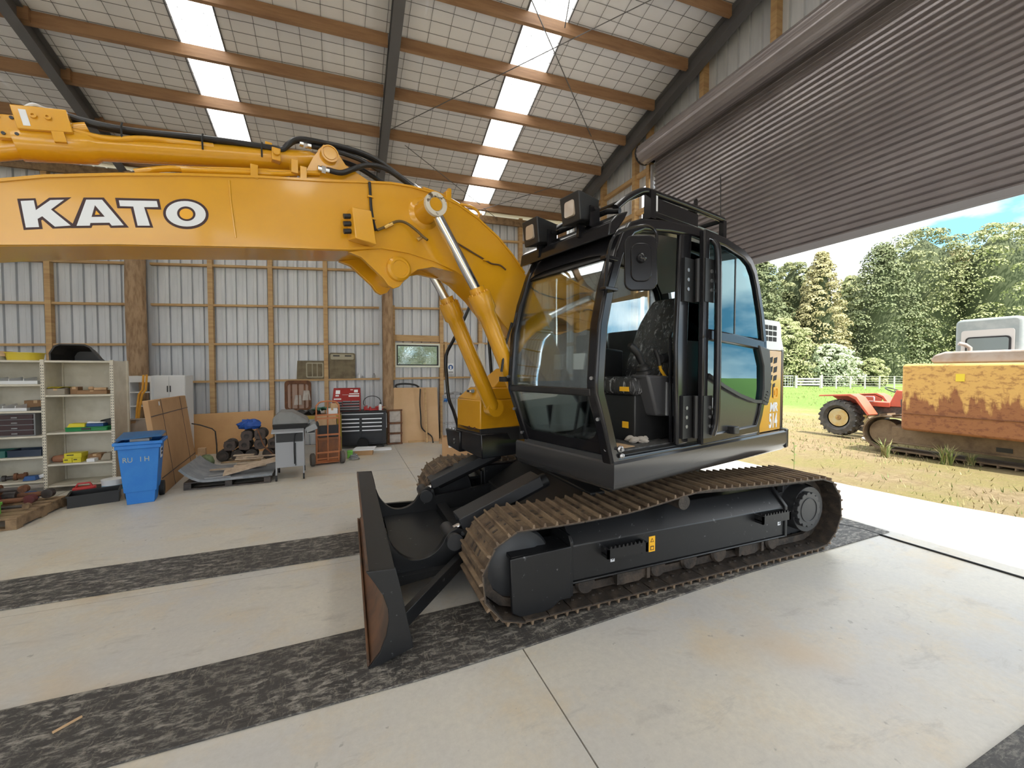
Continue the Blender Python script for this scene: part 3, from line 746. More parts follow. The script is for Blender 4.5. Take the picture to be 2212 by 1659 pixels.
# ---- cab
CP = [(1.336, 1.13), (1.42, 1.34), (1.50, 1.56), (1.502, 1.64), (1.476, 2.0), (1.416, 2.24), (1.33, 2.47), (1.27, 2.59), (1.19, 2.675), (1.06, 2.73), (.76, 2.775), (.46, 2.80), (-.03, 2.80), (-.22, 2.765), (-.35, 2.69), (-.44, 2.58), (-.50, 2.44), (-.60, 2.17), (-.66, 1.95), (-.66, 1.13)]
def inset(P, d):
    n = len(P); out = []
    A = sum(P[i][0]*P[(i+1) % n][1]-P[(i+1) % n][0]*P[i][1] for i in range(n)); sg = 1 if A > 0 else -1
    for i in range(n):
        p0, p1, p2 = P[i-1], P[i], P[(i+1) % n]
        def nr(a, b):
            dx, dy = b[0]-a[0], b[1]-a[1]; l = math.hypot(dx, dy); return (-dy/l*sg, dx/l*sg)
        n1, n2 = nr(p0, p1), nr(p1, p2); bx_, by_ = n1[0]+n2[0], n1[1]+n2[1]; l2 = bx_*bx_+by_*by_
        k = 2*d/l2 if l2 > .3 else d; out.append((p1[0]+bx_*k, p1[1]+by_*k))
    return out
V0, V1 = .27, 1.24
CG = glass_mat('cab_glass', (.95, .985, .965), boost=.75)
CGT = glass_mat('tinted_cab_glass', (.45, .80, .80), boost=1.7, gcol=(.62, .93, 1.0))
cabf = MB()
CPL = [(u, 1.06 if z == 1.13 else z) for u, z in CP]
cabf.ring(CPL, inset(CPL, .085), UZ, V1-.09, V1)
cabf.ring(CP, inset(CP, .075), UZ, V0, V0+.07)
cabf.strip([(.56, 1.15), (.585, 1.9), (.545, 2.78)], .15, UZ, V1-.045, V1-.005)        # B pillar
cab = upper(cabf, 'cab', BLK, bevel=.018, segs=3)
tag(cab, 'glossy black cab with open door')
roofp = [p for p in CP[6:16]]
rf = MB(); vs = []; nv = 8
for u, z in roofp:
    for j in range(nv+1):
        t = j/nv; vs.append((u, V0+.02+(V1-V0-.04)*t, z+.012-.05*(2*t-1)**4))
rf.add(vs, [(i*(nv+1)+j, i*(nv+1)+j+1, (i+1)*(nv+1)+j+1, (i+1)*(nv+1)+j) for i in range(len(roofp)-1) for j in range(nv)])
ro = upper(rf, 'roof', BLK, cab, smooth=60)
LINER = M('headliner_grey', (.30, .28, .26), .8)
rf = MB(); vs = []
for u, z in roofp:
    for j in range(3): vs.append((u*.97, V0+.08+(V1-V0-.16)*j/2, z-.06))
rf.add(vs, [(i*3+j, i*3+j+1, (i+1)*3+j+1, (i+1)*3+j) for i in range(len(roofp)-1) for j in range(2)]); upper(rf, 'headliner', LINER, cab)
upper(MB().box(-.62, 1.34, V0+.02, V1-.03, 1.11, 1.15), 'cab_floor', DKG, cab)
MATT = M('floor_mat_rubber', (.05, .05, .05), .6, var=(.14, .135, .13), vs=25, bump=.3, bs=60)
upper(MB().box(.50, 1.26, V0+.1, V1-.10, 1.15, 1.16), 'cab_mat', MATT, cab)
upper(MB().box(.95, 1.22, .80, 1.10, 1.161, 1.164), 'cardboard_sheet', CARDL, cab)
rg = random.Random(5); mb = MB()
for k in range(7):
    c = Vector((.72+rg.uniform(-.05, .12), 1.0+rg.uniform(-.08, .06), 1.185)); mb.lathe(c-Vector((0,0,.022)), (rg.uniform(-.4,.4), rg.uniform(-.4,.4), 1), [(0, .01), (.008, .035), (.025, .045), (.04, .025), (.046, .004)], 9)
upper(mb, 'rag', RAG, cab, smooth=80)
# front: lower panel, crossbar, header and the two panes
def prof_at(z):
    for i in range(1, 9):
        (u0, z0), (u1, z1) = CP[i-1], CP[i]
        if z0 <= z <= z1: return u0+(u1-u0)*(z-z0)/(z1-z0)
    return 1.336
def front_band(z0, z1, v0, v1, du0, du1, k=3):
    poly = [(prof_at(z0+(z1-z0)*i/k)+du1, z0+(z1-z0)*i/k) for i in range(k+1)]+[(prof_at(z1-(z1-z0)*i/k)+du0, z1-(z1-z0)*i/k) for i in range(k+1)]
    return MB().prism(poly, UZ, v0, v1)
upper(front_band(1.13, 1.235, V0+.04, V1-.06, -.06, -.012), 'front_panel', BLK, cab)
upper(front_band(1.545, 1.595, V0+.04, V1-.05, -.05, .004), 'front_crossbar', BLKM, cab, bevel=.008)
upper(front_band(2.44, 2.60, V0+.04, V1-.06, -.06, -.015), 'front_header', BLKM, cab)
upper(front_band(1.235, 1.56, V0+.05, V1-.08, -.030, -.024, 4), 'lower_pane', CG, cab)
upper(front_band(1.58, 2.46, V0+.05, V1-.08, -.030, -.024, 10), 'windscreen', CG, cab)
for va, vb in ((V0+.06, V0+.11), (V1-.14, V1-.085)):
    upper(front_band(1.60, 2.46, va, vb, -.05, -.033, 10), 'screen_frame', BLKM, cab)
for (ca, cb) in ((V0+.05, V0+.22), (V1-.25, V1-.08)):      # rounded lower corners of the bottom pane
    s = 1 if ca < .5 else -1; c0 = ca if s > 0 else cb
    pts = [(c0, 1.22)]+[(c0+s*.16*(1-math.cos(a)), 1.235+.14*(1-math.sin(a))) for a in [pi/2*i/8 for i in range(9)]]
    upper(MB().prism([(v, z) for v, z in pts], lambda v, z, t: (prof_at(z)-.02+t, v, z), 0, .006), 'pane_corner', BLK, cab)
# right side and rear
upper(MB().prism([(a, b) for a, b in inset(CP, .06) if b > 1.58]+[(-.58, 1.62), (1.42, 1.62)], UZ, V0+.02, V0+.026), 'right_pane', CG, cab)
upper(MB().prism([(1.30, 1.14), (1.38, 1.62), (-.6, 1.62), (-.6, 1.14)], UZ, V0+.01, V0+.04), 'right_panel', BLKM, cab)
upper(MB().box(-.64, -.60, V0+.04, V1-.06, 1.14, 1.90), 'rear_panel', BLKM, cab)
upper(MB().add([(-.615, V0+.06, 1.9), (-.615, V1-.08, 1.9), (-.46, V1-.08, 2.52), (-.46, V0+.06, 2.52)], [(0,1,2,3)]), 'rear_pane', CG, cab)
upper(MB().strip([(-.62, 1.9), (-.46, 2.52), (-.36, 2.66)], .05, UZ, V0+.06, V0+.15), 'rear_post', BLKM, cab)
upper(MB().prism([(.48, 1.14), (.48, 1.94), (-.62, 1.94), (-.62, 1.14)], UZ, V1-.07, V1-.04), 'side_panel', BLKM, cab)
upper(MB().prism([(.47, 1.94), (.47, 2.70), (-.10, 2.71), (-.32, 2.60), (-.42, 2.42), (-.58, 1.94)], UZ, V1-.05, V1-.044), 'side_pane', CGT, cab)
# seat and controls
def wrap_mat():
    m, n, l, b = new_mat('plastic_wrapped_seat')
    f, h = noise_fac(n, l, 7, 7, .7, .54, .66, stretch=(5, 5, .7), dist=.9)
    l.new(mixc(n, l, f, (.02, .02, .022), (.38, .38, .39)), b.inputs['Base Color']); b.inputs['Roughness'].default_value = .22  # pale streaks in the base colour paint the gloss of the wrap
    bumpn(n, l, b, h, .7, .03); return m
WRAP = wrap_mat()
seat = MB(); secs = []
for k in range(9):
    t = k/8; u = .36-.34*t; z = 1.60+.76*t; hw = .25 if t < .7 else .25-.09*(t-.7)/.3; th = .085-.03*t
    secs.append([(u+th, .74-hw*.8, z), (u+th*1.15, .74, z), (u+th, .74+hw*.8, z), (u+.02, .74+hw, z), (u-th*.7, .74+hw*.7, z), (u-th, .74, z), (u-th*.7, .74-hw*.7, z), (u+.02, .74-hw, z)])
vs = [p for s_ in secs for p in s_]
seat.add(vs, [(i*8+j, i*8+(j+1) % 8, (i+1)*8+(j+1) % 8, (i+1)*8+j) for i in range(8) for j in range(8)]+[tuple(range(7, -1, -1)), tuple(range(64, 72))])
upper(seat, 'seat_back', WRAP, cab, bevel=.02, smooth=70)
upper(MB().prism(rrect(.22, .86, 1.52, 1.66, .05, 4), UZ, .48, 1.0), 'seat_cushion', WRAP, cab, bevel=.03, smooth=60)
upper(MB().box(.28, .80, .5, .98, 1.15, 1.52), 'seat_base', BLKM, cab, bevel=.01)
upper(MB().box(.855, .862, .88, .97, 1.55, 1.585), 'warning_sticker', STY, cab)
upper(MB().box(.80, .803, .86, .92, 1.26, 1.31), 'warning_sticker', STY, cab)
CONS = M('console_grey', (.055, .055, .06), .5)
upper(MB().hexa([(.66, .93, 1.36), (.66, 1.08, 1.36), (.40, 1.08, 1.34), (.40, .93, 1.34)], [(.80, .92, 1.68), (.80, 1.09, 1.68), (.40, 1.09, 1.66), (.40, .92, 1.66)]), 'control_console', CONS, cab, bevel=.02)
upper(MB().prism([(.56, 1.36), (.40, 1.345), (.44, 1.60), (.57, 1.62)], UZ, 1.08, 1.095), 'console_panel', GREYC, cab)
js = MB().lathe((.72, 1.0, 1.66), (.22, 0, 1), [(0, .075), (.02, .06), (.03, .066), (.05, .05), (.06, .056), (.08, .042), (.09, .045), (.11, .02)], 16)
js.tube([(.745, 1.0, 1.76), (.80, 1.0, 1.84), (.87, 1.0, 1.885), (.895, 1.0, 1.90)], [.024, .027, .03, .018], 12)
upper(js, 'joystick', BLKM, cab, smooth=50)
upper(MB().tube([(.655, 1.06, 1.85), (.62, 1.06, 1.80), (.60, 1.06, 1.72), (.43, 1.06, 1.56)], [.016, .016, .012, .012], 8), 'lock_lever', M('lever_yellow', (.62, .34, .02), .4), cab)
upper(MB().tube([(.67, 1.06, 1.87), (.63, 1.06, 1.81), (.61, 1.06, 1.75)], .019, 10), 'lever_grip', BLKM, cab)
upper(MB().cyl((.62, 1.07, 1.80), (.35, 1.07, 1.83), .035, .045, 12), 'armrest', BLKM, cab)
upper(MB().tube([(.45, 1.12, 1.99), (.57, 1.13, 1.99), (.60, 1.14, 1.95), (.575, 1.14, 1.16)], .014, 8), 'grab_bar', BLK, cab)
for v in (.68, .78):
    upper(MB().tube([(1.16, v, 1.18), (1.10, v, 1.45), (1.02, v, 1.82), (.98, v, 1.84)], .012, 8), 'travel_lever', BLKM, cab)
    upper(MB().prism([(1.22, 1.20), (1.02, 1.26), (1.02, 1.24), (1.22, 1.18)], UZ, v-.05, v+.05), 'pedal', BLKM, cab)
PAN = M('side_trim_grey', (.36, .40, .38), .5)
upper(MB().prism([(1.28, 1.18), (1.40, 1.52), (.9, 1.54), (.7, 1.30), (.7, 1.18)], UZ, V0+.05, V0+.09), 'side_trim', PAN, cab, bevel=.01)
upper(MB().prism([(1.13, 1.22), (1.10, 1.42), (1.17, 1.42)], UZ, V0+.089, V0+.093), 'trim_pocket', BLKM, cab)
upper(MB().prism([(.85, 1.56), (.85, 1.85), (.60, 1.92), (.3, 1.9), (.3, 1.56)], UZ, V0+.06, V0+.18), 'monitor_console', BLKM, cab, bevel=.015)
upper(MB().box(.84, .853, V0+.08, V0+.22, 1.72, 1.86), 'label_sheet', PAPERW, cab)
# wiper and small fittings on the front pillar
upper(MB().tube([(1.44, V0-.02, 2.1), (1.50, V0-.035, 1.9), (1.53, V0-.04, 1.7)], .011, 6).box(1.49, 1.54, V0-.06, V0+.0, 1.62, 1.66), 'wiper', BLKM, cab)
for z in (1.20, 1.40, 1.66): upper(MB().cyl((prof_at(z)-.01, V1-.04, z), (prof_at(z)+.012, V1-.035, z), .012, n=8).cyl((prof_at(z)-.01, V0+.02, z), (prof_at(z)+.012, V0+.02, z), .012, n=8), 'bolt', STEELC, cab)
upper(MB().lathe((1.28, V1, 1.20), (.3, 1, 0), [(0, .022), (.012, .022), (.02, .012), (.035, .011)], 10).lathe((1.27, V1, 1.155), (.3, 1, 0), [(0, .016), (.02, .018), (.03, .006)], 10), 'door_catch', STEELC, cab)
# ---- the opened door, folded back along the side
HG = .455
DP = [(2*HG-u, z) for u, z in CP[:11]]
DP = [(HG+.0, 1.15), (HG, 2.755)]+[(2*HG-u, z-.03) for u, z in CP[10:0:-1]]+[(2*HG-1.345, 1.17)]
DV0, DV1 = 1.275, 1.325
d_ = MB(); d_.ring(DP, inset(DP, .07), UZ, DV0, DV1)
d_.strip([(HG, 1.985), (.0, 1.965), (-.55, 1.93)], .085, UZ, DV0, DV1)
door = upper(d_, 'cab_door', BLK, bevel=.012); tag(door, 'black cab door folded back with teal windows')
upper(MB().prism([(.385, 2.02), (.385, 2.665), (.0, 2.645), (-.18, 2.60), (-.27, 2.50), (-.40, 2.25), (-.48, 1.99)], UZ, 1.295, 1.301), 'upper_pane', CGT, door)
upper(MB().strip([(.40, 2.15), (.22, 2.07), (.06, 1.99)], .022, UZ, 1.28, 1.295), 'slider_brace', BLKM, door)
upper(MB().box(-.045, -.03, 1.29, 1.305, 2.0, 2.62), 'sash_bar', BLKM, door)
low = [(.385, 1.94), (-.46, 1.90), (-.54, 1.75), (-.555, 1.55), (-.53, 1.45), (-.36, 1.46), (-.1, 1.52), (.15, 1.60), (.385, 1.69)]
upper(MB().prism(low, UZ, 1.296, 1.302), 'lower_pane', CGT, door)
upper(MB().strip([(.385, 1.675), (.15, 1.585), (-.1, 1.505), (-.36, 1.445), (-.545, 1.435)], .028, UZ, DV0+.01, DV1+.006), 'pane_trim', BLKM, door)
upper(MB().prism([(.40, 1.19), (.40, 1.67), (.15, 1.58), (-.1, 1.50), (-.36, 1.44), (-.54, 1.43), (-.50, 1.30), (-.44, 1.19)], UZ, 1.285, 1.305), 'door_skin', SKIRT, door)
upper(MB().prism([(-.40, 1.93), (-.60, 1.90), (-.64, 1.7), (-.64, 1.5), (-.58, 1.40), (-.47, 1.42), (-.50, 1.55), (-.49, 1.75)], UZ, DV0+.005, DV1+.01), 'latch_cover', BLKM, door, bevel=.01)
for k in range(4): upper(MB().bar((-.50-.02*k, DV1+.014, 1.45+.025*k), (-.585, DV1+.014, 1.43+.03*k), .004, .008), 'cover_rib', DKG, door)
for z0, z1, u in ((1.42, 1.50, .31), (1.22, 1.40, .31)): upper(MB().prism(rrect(u-.045, u, z0, z1, .006, 2), UZ, 1.305, 1.3065), 'sticker', WHITED, door)
upper(MB().box(-.03, .05, 1.30, 1.36, 1.20, 1.26), 'door_handle', BLKM, door, bevel=.008)
for zc in (2.38, 1.36):
    upper(MB().box(HG-.12, HG+.14, V1-.005, V1+.012, zc-.16, zc+.16).box(HG-.12, HG, DV1, DV1+.006, zc-.16, zc+.16).cyl((HG+.01, 1.275, zc-.16), (HG+.01, 1.275, zc+.16), .02, n=12), 'hinge', BLKM, door)
    for k in range(3):
        z = zc-.07+.07*k
        upper(MB().cyl((HG+.10, V1+.012, z), (HG+.10, V1+.02, z), .014, n=10), 'hinge_bolt', STEELC, door); upper(MB().cyl((HG-.08, DV1+.006, z), (HG-.08, DV1+.014, z), .014, n=10), 'hinge_bolt', STEELC, door)
hd2 = smooth_path([Vector(p) for p in [(.36, 1.33, 2.68), (.34, 1.355, 2.60), (.33, 1.36, 2.2), (.33, 1.36, 1.4), (.35, 1.34, 1.22)]], 4)
upper(MB().tube(hd2, .026, 10), 'door_edge_tube', BLK, door)
# ---- mirror
mc = Vector((1.335, 1.43, 2.345)); mb = MB().prism(rrect(-.095, .095, -.165, .165, .05, 6), lambda a, b, t: (a, t, b), -.012, .012).prism(rrect(-.06, .06, -.115, .115, .045, 6), lambda a, b, t: (a, t, b), .012, .022)
mb.lathe((0, .022, .02), (0, 1, 0), [(0, .03), (.02, .028), (.035, .012)], 14)
mb.xf(Matrix.Translation(mc) @ Matrix.Rotation(math.radians(-38), 4, 'Z') @ Matrix.Rotation(math.radians(4), 4, 'X'))
mir = upper(mb, 'mirror', BLK, bevel=.008)
upper(MB().tube(smooth_path([Vector(p) for p in [(1.44, 1.25, 2.22), (1.46, 1.29, 2.40), (1.45, 1.32, 2.50), (1.40, 1.35, 2.545), (1.28, 1.42, 2.58), (1.22, 1.45, 2.545), (1.23, 1.46, 2.45), (1.295, 1.455, 2.365)]], 4), .010, 8), 'mirror_arm', BLK, mir)
upper(MB().box(1.36, 1.47, 1.235, 1.285, 2.385, 2.41).box(1.36, 1.47, 1.235, 1.285, 2.20, 2.22), 'mirror_bracket', BLK, mir, bevel=.004)
# ---- work lights and visor
vis = MB().prism([(1.30, 2.58), (1.355, 2.565), (1.34, 2.66), (1.26, 2.725), (1.16, 2.765), (1.20, 2.70)], UZ, .24, 1.20)
vz = upper(vis, 'light_bar', BLK, bevel=.01)
upper(MB().tube([(1.22, .28, 2.78), (1.20, .35, 2.80), (1.20, 1.05, 2.80), (1.18, 1.14, 2.78)], .02, 10), 'light_rail', BLK, vz)
LENS = M('light_lens', (.45, .36, .28), .15, coat=.5)
for v, z in ((.485, 2.765), (.925, 2.80)):
    lb = MB().hexa([(1.42, v-.09, z-.09), (1.42, v+.09, z-.09), (1.23, v+.065, z-.055), (1.23, v-.065, z-.055)], [(1.445, v-.095, z+.10), (1.445, v+.095, z+.10), (1.24, v+.09, z+.08), (1.24, v-.09, z+.08)])
    lo_ = upper(lb, 'work_light', BLKM, bevel=.008)
    upper(MB().prism(rrect(v-.045, v+.045, z-.05, z+.055, .015, 3), lambda a, b, t: (t, a, b), 1.425, 1.443), 'lens', LENS, lo_)
    upper(MB().box(1.30, 1.36, v-.012, v+.012, z-.17, z-.06).cyl((1.31, v+.085, z), (1.31, v+.12, z), .014, n=8).box(1.25, 1.34, v+.09, v+.10, z-.12, z+.02), 'light_bracket', STEELC if False else BLK, lo_)
# ---- roof guard
gd = MB()
for v in (1.12, .40):
    gd.tube(smooth_path([Vector(p) for p in [(1.20, v, 2.80), (1.10, v, 2.88), (.96, v, 2.965), (.86, v, 2.995), (.70, v, 3.0), (.25, v, 3.01), (-.17, v, 3.01)]], 3), .024, 10)
    gd.box(.80, .86, v-.03, v+.03, 2.80, 3.0); gd.box(-.20, -.15, v-.02, v+.02, 2.80, 3.0)
for u in (.86, .25, -.16): gd.tube([(u, .40, 3.0), (u, 1.12, 3.0)], .02, 8)
go = upper(gd, 'roof_guard', BLK)
upper(MB().box(.22, .82, 1.10, 1.13, 2.86, 2.97).box(.2, .84, 1.06, 1.14, 2.82, 2.86), 'guard_rail_plate', BLK, go, bevel=.006)
upper(MB().box(-.14, .22, .45, 1.10, 2.885, 2.895), 'guard_panel', M('guard_glass', (.25, .30, .31), .2), go)
upper(MB().box(.76, .80, 1.125, 1.135, 2.87, 3.0), 'wrap_scrap', WHITED, go)
upper(MB().prism(rrect(.20, .24, 2.98, 3.10, .015, 3), UZ, 1.10, 1.112), 'lifting_eye', BLK, go)
upper(MB().cyl((-.22, 1.08, 2.80), (-.20, 1.08, 3.42), .004, n=6).cyl((-.22, 1.08, 2.80), (-.22, 1.08, 2.85), .014, n=8), 'antenna', BLKM, go)

# ---- boom
BV0, BV1, BC = -.30, .03, -.135
BT = [(5.05, 2.20), (4.75, 2.36), (4.45, 2.51), (4.22, 2.60), (4.07, 2.66), (3.816, 2.738), (3.533, 2.815), (3.18, 2.898), (2.78, 2.98), (2.52, 3.04), (2.36, 3.075), (2.2, 3.09), (2.02, 3.085), (1.82, 3.05), (1.63, 2.975), (1.435, 2.86), (1.285, 2.735), (1.152, 2.595), (.95, 2.30), (.72, 1.88), (.50, 1.50)]
BB = [(.36, 1.44), (.32, 1.34), (.37, 1.24), (.47, 1.22), (.60, 1.30), (1.0, 1.72), (1.35, 2.09), (1.58, 2.33), (1.745, 2.455), (1.85, 2.505), (2.03, 2.55), (2.24, 2.58), (2.436, 2.58), (2.65, 2.532), (3.18, 2.46), (3.824, 2.362), (4.229, 2.288), (4.6, 2.2), (5.05, 2.05)]
boom = upper(MB().prism(BT+BB, UZ, BV0, BV1), 'boom', YEL, bevel=.006)
tag(boom, 'yellow boom with white brand lettering')
gus = [(2.66, 2.525), (2.573, 2.503), (2.484, 2.43), (2.418, 2.375), (2.385, 2.33), (2.345, 2.31), (2.30, 2.33), (2.243, 2.405), (2.159, 2.474), (2.033, 2.512), (1.85, 2.50), (2.03, 2.56), (2.24, 2.59), (2.436, 2.59)]
for v in (BV1-.04, BV0): upper(MB().prism(gus, UZ, v, v+.04), 'gusset', YEL, boom, bevel=.004)
upper(MB().lathe((2.31, BV1-.03, 2.455), (0, 1, 0), [(0, .095), (.06, .088), (.075, .072), (.075, .058), (.068, .056), (.068, .01)], 28), 'pin_boss', YEL, boom)
upper(MB().cyl((2.31, BV0, 2.455), (2.31, BV1, 2.455), .085, n=24), 'pin_tube', YEL, boom)
upper(MB().lathe((2.105, BV1-.005, 2.905), (0, 1, 0), [(0, .125), (.008, .118), (.02, .10), (.028, .088), (.20, .082)], 32), 'cylinder_boss', YEL, boom)
upper(MB().lathe((2.105, BV1+.195, 2.905), (0, 1, 0), [(0, .06), (0, .084), (.03, .084), (.03, .052), (.018, .05), (.018, .049)], 28), 'boss_cap', M('greasy_cap', (.62, .57, .48), .35, var=(.10, .07, .04), vs=14, lo=.55, hi=.6), boom)
upper(MB().cyl((2.105, BV1+.19, 2.905), (2.105, BV1+.219, 2.905), .047, n=20), 'pin_end', YEL, boom)
lip = [(.0, 0)]
upper(MB().strip([(4.6, 2.2+.012), (4.229, 2.30), (3.824, 2.374), (3.18, 2.472), (2.65, 2.545), (2.436, 2.592), (2.24, 2.592), (2.03, 2.562), (1.85, 2.515), (1.745, 2.467)], .018, UZ, BV1-.005, BV1+.016), 'bottom_flange', YEL, boom)
upper(MB().strip([(p[0], p[1]-.008) for p in BT[1:18]], .014, UZ, BV1-.005, BV1+.010), 'top_flange', YEL, boom)
upper(MB().tube([(3.327, BV1, 2.83), (3.32, BV1, 2.70), (3.30, BV1, 2.50)], .006, 6), 'weld_seam', YEL, boom)
# lettering, traced in the face plane
def facept(x, y, off):
    p = on_plane(0+x/3.95, 230+y/3.95, LV, LVd+BV1); q = p-Vector((SX, SY, 0)); r = RU.inverted() @ q
    return (r.x, BV1+off, r.z)
LV = (RU.to_3x3() @ Vector((0, 1, 0))); LVd = LV.dot(Vector((SX, SY, 0)))
def decal(poly, off, name, mat):
    n = len(poly); pa = [facept(x, y, off) for x, y in poly]; pb = [(a[0], BV1-.001, a[2]) for a in pa]
    upper(MB().add(pa+pb, [tuple(range(n)), tuple(range(2*n-1, n-1, -1))]+[(i, (i+1) % n, n+(i+1) % n, n+i) for i in range(n)]), name, mat, boom, smooth=0)
def ell(cx, cy, rx, ry, n=36): return [(cx+rx*math.cos(2*pi*i/n)+.10*ry*math.sin(2*pi*i/n), cy+ry*math.sin(2*pi*i/n)) for i in range(n)]
decal([(147,788),(303,784),(320,852),(420,779),(608,776),(462,880),(628,1005),(622,1036),(450,1042),(362,966),(351,972),(364,1045),(203,1054)], .0015, 'letter_k', DECD)
decal([(178,808),(290,802),(308,886),(432,800),(548,797),(436,880),(605,1017),(470,1027),(362,938),(322,960),(335,1030),(222,1034)], .003, 'letter_k_face', WHITED)
decal([(714,778),(886,778),(1100,1033),(945,1036),(928,1012),(790,1014),(780,1036),(606,1038)], .002, 'letter_a', DECD)
decal([(737,797),(872,797),(1057,1015),(955,1018),(935,993),(772,995),(768,1018),(655,1020)], .0035, 'letter_a_face', WHITED)
decal([(812,845),(895,942),(783,944)], .0045, 'letter_a_counter', DECD); decal([(822,890),(855,925),(812,927)], .0055, 'letter_a_counter_fill', YELW)
decal([(982,780),(1358,790),(1376,880),(1252,876),(1308,1034),(1157,1033),(1117,870),(1002,868)], .0015, 'letter_t', DECD)
decal([(1015,802),(1338,808),(1350,860),(1230,860),(1280,1018),(1175,1018),(1138,855),(1025,852)], .003, 'letter_t_face', WHITED)
decal(ell(1586,917,194,129), .002, 'letter_o', DECD); decal(ell(1586,917,170,109), .0035, 'letter_o_face', WHITED)
decal(ell(1590,917,78,62), .0045, 'letter_o_counter', DECD); decal(ell(1590,919,58,45), .0055, 'letter_o_counter_fill', YELW)
# lamp/connector box on the boom
upper(MB().hexa([(2.665, BV1, 2.60), (2.50, BV1, 2.58), (2.50, BV1+.12, 2.57), (2.64, BV1+.12, 2.59)], [(2.665, BV1, 2.80), (2.52, BV1, 2.80), (2.53, BV1+.10, 2.80), (2.655, BV1+.10, 2.80)]), 'connector_box', YEL, boom, bevel=.006)
for k in range(3): upper(MB().cyl((2.655, BV1+.055, 2.65+k*.05), (2.70, BV1+.055, 2.64+k*.05), .017, n=10), 'connector', BLKM, boom)
# thin lines on the boom face
def line(pts, r, name, mat, v=BV1+.012):
    upper(MB().tube(smooth_path([Vector((u, (v if len(q) == 0 else q[0]), z)) for u, z, *q in pts], 4), r, 7), name, mat, boom)
line([(2.515, 3.03), (2.51, 2.95), (2.505, 2.85), (2.49, 2.76), (2.475, 2.70)], .010, 'cable', HOSE)
line([(2.47, 2.70, BV1+.03), (2.42, 2.73, BV1+.03), (2.33, 2.79, BV1+.03), (2.26, 2.795, BV1+.03), (2.19, 2.75, BV1+.05), (2.155, 2.70, BV1+.09), (2.13, 2.67, BV1+.12)], .010, 'hose', M('hose_khaki', (.12, .075, .02), .5))
line([(2.06, 2.92, BV1+.12), (2.02, 2.945, BV1+.08), (1.97, 2.90, BV1+.03), (1.93, 2.80, BV1+.014), (1.88, 2.75), (1.72, 2.69), (1.55, 2.63), (1.50, 2.615), (1.42, 2.615), (1.36, 2.585)], .0075, 'grease_line', M('line_brown', (.10, .05, .015), .5))
for u, z in ((2.51, 2.93), (2.495, 2.78), (1.88, 2.75), (1.57, 2.635)): upper(MB().box(u-.02, u+.02, BV1, BV1+.022, z-.006, z+.006), 'line_clip', YEL, boom)
for u, z in ((2.40, 2.74), (2.375, 2.755), (2.155, 2.70)): upper(MB().cyl((u+.015, BV1+.03, z-.012), (u-.015, BV1+.04, z+.01), .013, n=8), 'hose_fitting', M('brass', (.55, .36, .12), .35, .8), boom)
# ---- boom cylinders
for v in (.185, -.35):
    a, j, f = Vector((2.10, v, 2.903)), Vector((1.712, v, 2.308)), Vector((1.24, v, 1.33)); d = (f-j).normalized()
    bc = MB().lathe(j, d, [(-.06, .045), (-.06, .062), (-.01, .062), (-.01, .092), (.13, .092), (.155, .072), (.30, .07), ((f-j).length-.05, .07), ((f-j).length, .05)], 24)
    bc.lathe((1.24, v-.05, 1.35), (0, 1, 0), [(0, .03), (0, .085), (.1, .085), (.1, .03)], 20)
    bo = upper(bc, 'boom_cylinder', YEL)
    upper(MB().cyl(a+(a-j).normalized()*-.02, j, .040, n=20), 'cylinder_rod', CHROME, bo)
    hb = MB()
    for k in range(12):
        t = 2*pi*k/12; s1 = d.orthogonal().normalized(); s2 = d.cross(s1); c = j+s1*math.cos(t)*.072+s2*math.sin(t)*.072; hb.cyl(c-d*.022, c-d*.008, .009, n=6)
    upper(hb, 'head_bolt', YEL, bo)
    off = Vector((.075, 0, .045))
    upper(MB().tube([j+d*.1+off, j+d*.4+off*1.15, j+d*.9+off*1.1], .012, 8), 'oil_pipe', YEL, bo)
# ---- arm cylinder on top of the boom
pA, pB = Vector((2.765, BC, 3.165)), Vector((4.10, BC, 2.87)); d = (pB-pA).normalized(); L = (pB-pA).length
ac = MB().lathe(pA, d, [(.06, .05), (.10, .066), (.2, .066), (L-.20, .066), (L-.17, .085), (L+.10, .085), (L+.10, .05)], 24)
ac.lathe((2.765, BC-.085, 3.165), (0, 1, 0), [(0, .02), (0, .07), (.17, .07), (.17, .02)], 24)
aco = upper(ac, 'arm_cylinder', YEL); tag(aco, 'yellow hydraulic cylinder lying along the top of the boom')
upper(MB().lathe((2.765, BC+.08, 3.165), (0, 1, 0), [(0, .055), (.07, .055), (.07, .048), (.064, .047), (.064, .04), (.07, .039), (.07, .004)], 28), 'pivot_pin', YEL, aco)
for v in (BC-.12, BC+.09): upper(MB().prism([(2.95, 2.93), (2.86, 3.13), (2.80, 3.225), (2.73, 3.225), (2.66, 3.13), (2.45, 3.04)], UZ, v, v+.03), 'pivot_lug', YEL, aco)
_c = Vector((4.09, BC, 2.93)); AR = Matrix.Translation(_c) @ Matrix.Rotation(math.atan2(.295, 1.335), 4, 'Y') @ Matrix.Translation(-_c)
def up2(mb, *a, **k): return upper(mb.xf(AR), *a, **k)
up2(MB().box(3.985, 4.18, BC-.08, BC+.10, 2.90, 3.01), 'valve_block', YEL, aco, bevel=.004)
up2(MB().box(4.16, 4.26, BC-.08, BC+.08, 2.86, 2.97).cyl((4.20, BC, 2.85), (4.6, BC, 2.77), .05, n=20), 'cylinder_head', YEL, aco, bevel=.004)
up2(MB().box(4.02, 4.065, BC+.06, BC+.10, 2.85, 2.90).cyl((3.985, BC+.04, 2.945), (3.93, BC+.04, 2.955), .028, n=12), 'port_fitting', YEL, aco)
